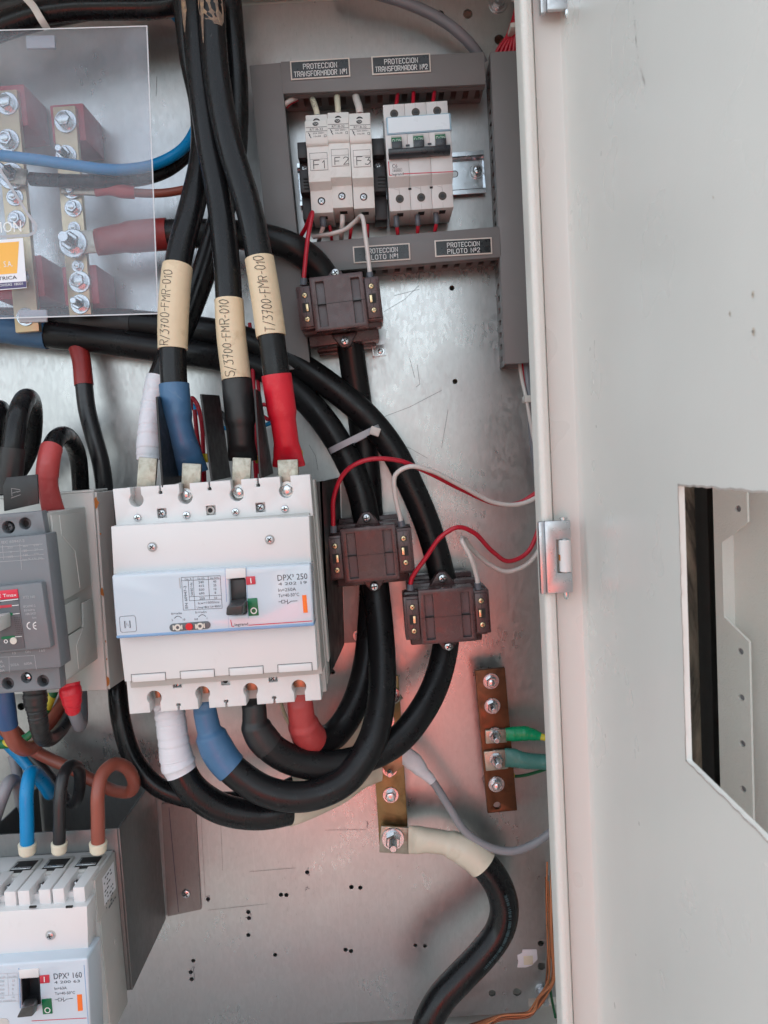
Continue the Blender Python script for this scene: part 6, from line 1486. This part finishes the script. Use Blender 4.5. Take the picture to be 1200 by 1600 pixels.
c = Cable('power_cable', [(120, 535, 26), (127, 562, 30), (131, 600, 34), (136, 640, 36), (146, 680, 38), (158, 725, 38), (164, 770, 36), (166, 820, 32)], 'black cable with dark red sleeve hanging upright left of the white taped one', 'cable')
c.sheath(.0074, m_blackw, 1.5, 7); c.sleeve('heat_shrink', [(0, .0086, .0080), (.4, .0082, .0080), (1.2, .0078, .0078), (2.05, .0080, .0080)], m_shrinkred3)

# cables below the grey breaker
GB = 'cables below the grey breaker'
c = Cable('power_cable', [(6, 1075, 140), (9, 1110, 140), (15, 1140, 136), (24, 1160, 130), (40, 1170, 116), (56, 1162, 96), (76, 1135, 74), (98, 1100, 56), (112, 1070, 46)], 'brown cable with navy sleeve looping below the grey breaker', 'cable', GB)
c.sheath(.0058, m_brownw, 1.5, 8); c.sleeve('heat_shrink', [(0, .0070, .0060), (1, .0074, .0070), (1.8, .0068, .0066)], m_shrinkblue2)
c = Cable('power_cable', [(54, 1070, 140), (56, 1100, 140), (60, 1125, 138), (64, 1147, 132), (74, 1156, 118), (88, 1148, 98), (102, 1130, 78), (114, 1105, 60), (120, 1070, 50)], 'black cable with ragged dark tape looping below the grey breaker', 'cable', GB)
c.sheath(.0056, m_blackw, 1.6, 8); c.sleeve('dark_tape_wrap', [(0, .0080, .0070), (.8, .0086, .0080), (1.4, .0070, .0070), (2.4, .0066, .0066), (3.6, .0062, .0062)], m_shrinkblk, jit=.10)
c = Cable('power_cable', [(108, 1068, 134), (112, 1092, 136), (114, 1108, 134), (119, 1122, 128), (124, 1134, 116), (128, 1126, 96), (128, 1095, 70), (126, 1060, 54)], 'grey cable with bright red tape below the corner of the grey breaker', 'cable', GB)
c.sheath(.0046, m_greyd, 1.4, 7); c.sleeve('red_tape_wrap', [(0, .0078, .0060), (.5, .0082, .0074), (1.2, .0070, .0070), (1.7, .0060, .0060), (1.95, .0056, .0056), (2.2, .0050, .0050)], m_shrinkred, jit=.09)
wire('earth_wire', [(86, 1075, 60), (76, 1100, 62), (64, 1128, 66), (46, 1150, 70), (24, 1160, 74), (0, 1163, 76), (-140, 1162, 60)], .0038, m_gy, 'green and yellow earth wire curving out below the grey breaker', 'wire')
wire('brown_wire', [(-140, 1030, 40), (0, 1135, 62), (18, 1152, 62), (42, 1166, 60), (58, 1176, 58)], .0046, m_brownw, 'brown wire entering from the left photo edge above the blue one', 'wire')
GD = 'cables into the small white breaker'
def fed(lb, pts, r, mt, name):
    c = Cable(name, pts, lb, 'cable', GD); c.sheath(r, mt, n=10); c.sleeve('ferrule', [(0, r * 1.05, r * 1.05), (.06, r * 1.22, r * 1.22), (.29, r * 1.30, r * 1.30), (.30, r * 1.20, r * 1.20), (.31, r * 1.0, r * 1.0)], m_ferrule, n=90)
fed('bright blue cable looping down into the small white breaker', [(43, 1334, 122), (42, 1280, 124), (42, 1235, 122), (48, 1208, 112), (60, 1212, 96), (74, 1230, 80), (78, 1240, 66), (68, 1226, 50), (44, 1196, 42), (20, 1170, 40), (-6, 1146, 40), (-140, 1040, 30)], .0052, m_bluew, 'blue_cable')
fed('black cable looping down into the small white breaker', [(92.5, 1332, 122), (93, 1280, 124), (94, 1245, 122), (99, 1212, 116), (110, 1196, 104), (122, 1200, 90), (125, 1222, 80), (120, 1250, 72), (110, 1254, 62), (92, 1232, 50), (66, 1200, 42), (40, 1172, 36), (20, 1150, 32)], .0047, m_blackw, 'black_cable')
fed('brown cable looping down into the small white breaker', [(153.5, 1331, 122), (153, 1280, 124), (153, 1240, 122), (160, 1210, 114), (178, 1194, 102), (198, 1200, 90), (209, 1220, 80), (204, 1236, 70), (180, 1236, 60), (150, 1222, 52), (110, 1200, 46), (70, 1182, 42), (46, 1168, 42), (20, 1140, 44), (0, 1125, 46), (-140, 1040, 36)], .0052, m_brownw, 'brown_cable')
wire('grey_cable', [(-10, 1285, 70), (4, 1245, 76), (14, 1222, 70), (24, 1222, 56), (32, 1245, 44), (34, 1275, 34)], .0052, m_greyw, 'grey cable arching at the left photo edge above the small white breaker', 'cable', None)
wire('grey_cable', [(20, 1180, 20), (26, 1205, 22), (32, 1235, 22), (34, 1262, 18)], .0046, m_greyw, 'grey cable dropping behind the blue loop at the left', 'cable', None)

# ------------------------------------------------------------------ small white breaker on its hollow bracket
root = empty('breaker_bracket', P(207, 1547, 100), 'open topped dull galvanised bracket carrying the small white breaker', 'bracket'); o = root.location
xR0 = P(187, 1294, 100).x; xR1 = P(207, 1547, 100).x; zT0 = P(187, 1294, 100).z; zB0 = P(207, 1547, 100).z
xm = (xR0 + xR1) / 2
mb = MB(); mb.box(xm - .0018 - o.x, xm - o.x, -.100 - o.y, -.0025 - o.y, zB0 - o.z, zT0 - o.z, .0004); part('side_web', mb, m_brk, root)
mb = MB(); mb.box(xm - .19 - o.x, xm - .0019 - o.x, -.100 - o.y, -.0982 - o.y, zB0 - o.z, zT0 - o.z, .0004); part('front_web', mb, m_brk, root)
xl_ = P(66, 1235, 4).x - .004
mb = MB(); mb.box(xl_ - .0018 - o.x, xl_ - o.x, -.0980 - o.y, -.0025 - o.y, zB0 - o.z, zT0 - .002 - o.z, .0004); part('side_web', mb, m_brk, root)
fl_ = [P(252, 1256, 2.4), P(305, 1254, 2.4), P(314, 1421, 2.4), P(262, 1432, 2.4)]
mb = MB(); mb.loft([[p - o + Vector((0, .002, 0)) for p in fl_], [p - o for p in fl_]], True); part('fixing_flange', mb, m_flange, root)
mb = MB(); mb.screw(P(291, 1396, 2.5) - o, .0042, NV, .0024, rot=.6); part('flange_screw', mb, SCREW, root)
mb = MB(); mb.ribbon([tuple((P(x, y, 2.6) - o).xz) for x, y in ((264, 1262), (270, 1330), (279, 1425))], .0005, lambda u, v: (u, P(270, 1330, 2.6).y - o.y, v)); part('marking_line', mb, m_pen, root)

f = Fr(-60, 1397, 134, 1385, 100); root = empty('moulded_case_breaker', f.m, 'small white moulded breaker at the lower left corner with three cables in its top', 'circuit breaker')
def U(px, py, w): q = f.uv(px, py, w); return (q.x, q.y)
wT, wM, wB = .060, .066, .078
xr_ = U(134, 1400, wT)[0]; yt_ = U(134, 1386, wT)[1]; yb_ = U(60, 1660, wT)[1]; pit = f.pxm(56, wT)
cxs = [U(107, 1395, wT)[0] - pit * i for i in range(4)]
# top block: a comb of ribs, troughs between them hold clamps
ribs = []
for i in range(4):
    c = cxs[i]; ribs.append((c + pit * .13, min(c + pit * .47, xr_)))
    ribs.append((c - pit * .47, c - pit * .13))
mb = MB()
for a, b in ribs: mb.box(a, b, U(60, 1425, wT)[1], yt_, .030, wT, .0007)
part('top_ribs', mb, m_white, root)
mb = MB(); mb.box(-.02, xr_ - .0005, yt_ - .05, yt_ - .0035, .0005, .0355, .0006); mb.box(-.02, xr_ - .001, U(60, 1425, wT)[1], yt_ - .009, .034, .053, .0004); part('top_block', mb, m_white, root)
for i in range(3):
    c = cxs[i]
    mb = MB(); r_ = pit * .13; mb.prism([(c - r_ * 1.5, yt_ - .0175), (c + r_ * 1.5, yt_ - .0175), (c + r_ * 1.5, yt_ - .0068), (c - r_ * 1.5, yt_ - .0068)], .050, .0535, .0004); part('keyhole_floor', mb, m_white, root)
    mb = MB(); mb.box(c - pit * .40, c + pit * .40, yt_ - .0036, yt_ - .0012, .010, .034, .0004); fr_ = part('clamp_window', mb, m_abbside, root)
    mb = MB(); mb.box(c - pit * .33, c + pit * .33, yt_ - .002, yt_ - .0009, .014, .0315, .0003); part('clamp_opening', mb, m_dark, fr_)
    mb = MB(); mb.box(c - pit * .30, c + pit * .30, yt_ - .0019, yt_ - .0004, .024, .0268, .0004); mb.box(c - pit * .30, c - pit * .24, yt_ - .0019, yt_ - .0004, .0165, .0265, .0003); part('steel_clamp', mb, m_zinc, fr_)
    mb = MB(); mb.screw((c, yt_ - .006, .045), pit * .11, (0, 1, 0), .003); part('clamp_screw', mb, SCREW, fr_)
for i in range(3):
    c = cxs[i] - pit * .5
    if i == 0:
        mb = MB(); mb.screw((c, U(82, 1402, wT)[1], .0535), f.pxm(5.5, wT), h=.003); part('cover_screw', mb, SCREW, root)
mb = MB(); mb.box(-.02, xr_, U(60, 1660, wT)[1], U(134, 1410, wT)[1], .028, wT - .0003, .0005); part('front_case', mb, m_white, root)
Q('main_cover', [(-60, 1428), (136, 1416), (138.5, 1497), (-60, 1512)], .050, wM, m_white, .0008)
for x in (51, 108):
    mb = MB(); q = U(x, 1418, wM); mb.box(q[0] - f.pxm(5.5, wM), q[0] + f.pxm(5.5, wM), q[1] - .0003, q[1] + .0009, wM - .0012, wM - .0004 + .0006); part('cover_slot', mb, m_dark, root)
c = U(79, 1461, wM); mb = MB(); mb.lathe([(f.pxm(8.4, wM), 0), (f.pxm(8.4, wM), .0004), (f.pxm(6.6, wM), .0004)], (c[0], c[1], wM)); part('screw_rim', mb, m_abbside, root)
mb = MB(); mb.screw((c[0], c[1], wM + .0003), f.pxm(6.6, wM), h=.0016, rot=.2); part('cover_screw', mb, [m_zinc2, m_dark], root)
tg = [(32, 1527), (60.5, 1525), (63, 1570), (34, 1572)]
mb = MB(); mb.prism([U(*q, wB) for q in ((-60, 1511), (137, 1497), (143, 1660), (-60, 1672))], .052, wB, .0016, 3, holes=[[U(*q, wB) for q in tg]]); band = part('blue_band', mb, m_blueband, root)
mb = MB(); mb.prism([U(*q, .066) for q in ((31, 1520), (66, 1518), (68, 1578), (32, 1580))], .058, .0665); part('toggle_well', mb, m_clampblk, root)
iq = [U(*q, wB) for q in tg]; cq = (sum(q[0] for q in iq) / 4, sum(q[1] for q in iq) / 4); sq_ = lambda f_: [(cq[0] + (q[0] - cq[0]) * f_, cq[1] + (q[1] - cq[1]) * f_) for q in iq]
mb = MB(); mb.prism(sq_(.995), .0667, wB - .0006, holes=[sq_(.90)]); part('toggle_liner', mb, m_clampblk, root)
mb = MB(); mb.prism([U(*q, wB) for q in ((29.5, 1514.5), (61, 1512), (61.5, 1526), (31, 1528))], wB - .001, wB + .001, .0004); part('toggle_surround', mb, m_white, band)
kb = f.pxm(1, wB); F = lambda u, v: (u, v, wB + .00015)
def tx(b, s_, px, py, h, wd=None, al='L', r=0.0): q = U(px, py, wB); b.text(s_, q[0], q[1], h * kb, 0, al, None if wd is None else wd * kb, r, lambda u, v: (u, v, wB + .0002))
def ln(b, pts, wd): b.ribbon([U(*p, wB) for p in pts], wd * kb, F)
mb = MB(); ln(mb, [(29.5, 1513), (32, 1575)], 1.4); ln(mb, [(131.5, 1508), (138, 1600)], 1.0); part('surround_edge', mb, m_bluedeep, band)
lo = [Vector((*U(38, 1560, .070), .070)), Vector((*U(61, 1558, .070), .070)), Vector((*U(60.5, 1578, .070), .070)), Vector((*U(36, 1580, .070), .070))]
hi = [Vector((*U(33, 1577, .105), .104)), Vector((*U(52, 1572, .105), .104)), Vector((*U(48, 1594, .102), .098)), Vector((*U(21, 1597, .102), .098))]
bm = bmesh.new(); a = [bm.verts.new(p) for p in lo]; b = [bm.verts.new(p) for p in hi]
bm.faces.new(a); bm.faces.new(list(reversed(b)))
for i in range(4): bm.faces.new((a[i], b[i], b[(i + 1) % 4], a[(i + 1) % 4]))
mb = MB(); mb._bev(bm, .0014, 3); mb.addbm(bm); part('toggle', mb, m_toggle, root)
mb = MB(); mb.prism([U(62, 1524, wB), U(77, 1522.5, wB), U(77.8, 1535, wB), U(63, 1536.5, wB)], wB, wB + .0005, .0002); o_ = part('red_flag', mb, m_redflag, band)
mb = MB(); mb.ribbon([U(69.6, 1525.5, wB), U(70, 1533, wB)], 1.5 * kb, lambda u, v: (u, v, wB + .0007)); part('flag_lettering', mb, m_whiteprint, o_)
mb = MB(); mb.prism([U(65, 1561, wB), U(80.5, 1559.5, wB), U(82.5, 1583, wB), U(67.5, 1584.5, wB)], wB, wB + .0005, .0002); o_ = part('green_flag', mb, m_greenflag, band)
c = U(74.8, 1577.5, wB); mb = MB(); mb.ribbon([(c[0] + 4.2 * kb * math.cos(t * math.pi / 8), c[1] + 4.2 * kb * math.sin(t * math.pi / 8)) for t in range(17)], 1.5 * kb, lambda u, v: (u, v, wB + .0007)); part('flag_lettering', mb, m_whiteprint, o_)
mb = MB(); tx(mb, 'DPX³ 160', 84.5, 1529.8, 9.6, 46); part('type_lettering', mb, m_print, band)
mb = MB(); tx(mb, '4 200 63', 85, 1537, 4.4, 42); tx(mb, 'In=63A', 85.5, 1546.5, 4.6, 20); tx(mb, 'Ta=40-50°C', 86, 1554.5, 4.6, 33)
ln(mb, [(86, 1562), (91, 1561.6)], .7); ln(mb, [(91, 1559.8), (96, 1559.4), (96.2, 1563.6), (91.2, 1564), (91, 1559.8)], .7); ln(mb, [(96, 1561.4), (99, 1561.2)], .7); ln(mb, [(99, 1558.6), (99.6, 1564.6), (104, 1561), (114, 1559.6)], .8); part('rating_lettering', mb, m_print, band)
mb = MB(); mb.prism([U(120.5, 1554, wB), U(128, 1553.5, wB), U(129.5, 1578.5, wB), U(122, 1579.5, wB)], wB, wB + .0003); part('orange_mark', mb, m_orange, band)
mb = MB(); ln(mb, [(50, 1595), (135, 1590.5)], 1.1); part('red_line', mb, m_redprint, band)
mb = MB()
for a_, b_ in (((-40, 1524), (27, 1520)), ((-40, 1531), (27.5, 1527)), ((-40, 1558), (29, 1554)), ((-40, 1568), (29.5, 1564)), ((27, 1520), (29.5, 1568)), ((12, 1521), (13.5, 1555)), ((-9, 1522), (-7, 1568))): ln(mb, [a_, b_], .5)
part('rating_table', mb, m_faint, band)
mb = MB()
for i, (a_, b_) in enumerate((('230', '25'), ('415', '16'), ('500', '8'), ('690', '5'), ('250', '16'))): tx(mb, a_, 0, 1535 + i * 6.4, 3.6, 7.5); tx(mb, b_, 19, 1534 + i * 6.4, 3.6, None)
tx(mb, 'Ue (V)', -2, 1528.5, 3, 11); tx(mb, 'Icu (kA)', 14, 1527.2, 3, 12); tx(mb, 'Icw=100%Icu', -8, 1566, 3.2, 34)
part('table_lettering', mb, m_faint, band)
c = U(4, 1598, wB); mb = MB(); mb.prism(rectpoly(c[0] - .012, c[1] - .0035, c[0] + .0045, c[1] + .0035, .003), wB - .0005, wB + .0004); part('dial_window', mb, m_abbside, band)
# right flank with seam, relief and rating sticker
mb = MB(); mb.box(xr_ - .0006, xr_ + .0010, yb_, U(134, 1440, wT)[1] - .010, .0012, .040, .0008); part('flank_panel', mb, m_side, root)
mb = MB(); mb.box(xr_ - .0010, xr_ + .0012, U(134, 1462, wT)[1], yt_ - .004, .0012, .044, .0008); fp = part('flank_panel', mb, m_side, root)
z_ = xr_ + .0013
mb = MB(); mb.box(z_ - .0002, z_, U(134, 1452, wT)[1], yt_ - .010, .006, .031); st = part('rating_sticker', mb, m_stickw, fp)
mb = MB(); rnd = random.Random(8); ys = yt_ - .012
for r_ in range(9):
    x = .029
    while x > .010:
        l = rnd.uniform(.001, .004)
        if rnd.random() < .55: mb.box(z_, z_ + .0001, ys - .0011, ys, x - l, x)
        x -= l + rnd.uniform(.0008, .003)
    ys -= .0032
part('sticker_print', mb, m_print, st)
mb = MB(); mb.cyl((xr_ + .0008, U(134, 1530, wT)[1], .016), (1, 0, 0), .0022, .0008, 18); part('flank_boss', mb, m_side, root)

# ------------------------------------------------------------------ the photographer, standing behind the camera (seen only as a red reflection in the plate)
def person():
    J = {'pelvis': (0, 0, .90, .135, .10), 'belly': (0, .0, 1.02, .15, .11), 'chest': (0, .01, 1.18, .165, .11), 'neck0': (0, 0, 1.33, .065, .06), 'neck': (0, .01, 1.38, .052, .052), 'head0': (0, .03, 1.46, .072, .085), 'head1': (0, .03, 1.55, .072, .088), 'crown': (0, .02, 1.61, .045, .055)}
    E = [('pelvis', 'belly'), ('belly', 'chest'), ('chest', 'neck0'), ('neck0', 'neck'), ('neck', 'head0'), ('head0', 'head1'), ('head1', 'crown')]
    for s, n in ((-1, 'l'), (1, 'r')):
        J.update({n + 'sh': (s * .17, 0, 1.28, .062, .062), n + 'el': (s * .20, -.06, 1.04, .047, .047), n + 'wr': (s * .13, .15, 1.10, .032, .030), n + 'ha': (s * .10, .21, 1.15, .034, .022),
                  n + 'hip': (s * .085, 0, .84, .088, .088), n + 'kn': (s * .10, .01, .47, .058, .058), n + 'an': (s * .11, -.02, .09, .042, .042), n + 'to': (s * .13, .11, .035, .040, .030)})
        E += [('chest', n + 'sh'), (n + 'sh', n + 'el'), (n + 'el', n + 'wr'), (n + 'wr', n + 'ha'), ('pelvis', n + 'hip'), (n + 'hip', n + 'kn'), (n + 'kn', n + 'an'), (n + 'an', n + 'to')]
        for i in range(4): J[n + 'f%d' % i] = (s * (.085 + .0 * i), .265 - .012 * i, 1.175 - .019 * i, .009, .009); E.append((n + 'ha', n + 'f%d' % i))
        J[n + 'th'] = (s * .07, .23, 1.192, .010, .010); E.append((n + 'ha', n + 'th'))
    ks = list(J); me = bpy.data.meshes.new('person'); me.from_pydata([J[k_][:3] for k_ in ks], [(ks.index(a), ks.index(b)) for a, b in E], [])
    ob = bpy.data.objects.new('person', me); COL.objects.link(ob)
    sk = ob.modifiers.new('skin', 'SKIN'); sk.use_smooth_shade = True
    for i, k_ in enumerate(ks): me.skin_vertices[0].data[i].radius = J[k_][3:5]
    me.skin_vertices[0].data[0].use_root = True
    sb = ob.modifiers.new('sub', 'SUBSURF'); sb.levels = 2; sb.render_levels = 2
    dg = bpy.context.evaluated_depsgraph_get(); m2 = bpy.data.meshes.new_from_object(ob.evaluated_get(dg)); ob.modifiers.clear(); ob.data = m2; m2.name = 'person'
    for mt in (M('red_jacket_cloth', (.66, .085, .06), .8, 0, .06, 30), M('grey_trousers', (.46, .46, .45), .85), M('skin_tone', (.45, .26, .19), .5)): m2.materials.append(mt)
    for p in m2.polygons:
        z, y = p.center.z, p.center.y
        p.material_index = 2 if (z > 1.36 or (y > .19 and z > 1.0)) else (0 if z > .71 else 1); p.use_smooth = True
    for v in m2.vertices: v.co.x *= 1.25
    ob.location = (-.125, -1.38, 0)
    tag(ob, 'person in a red jacket and light grey trousers standing in front of the open cabinet', 'person')
person()
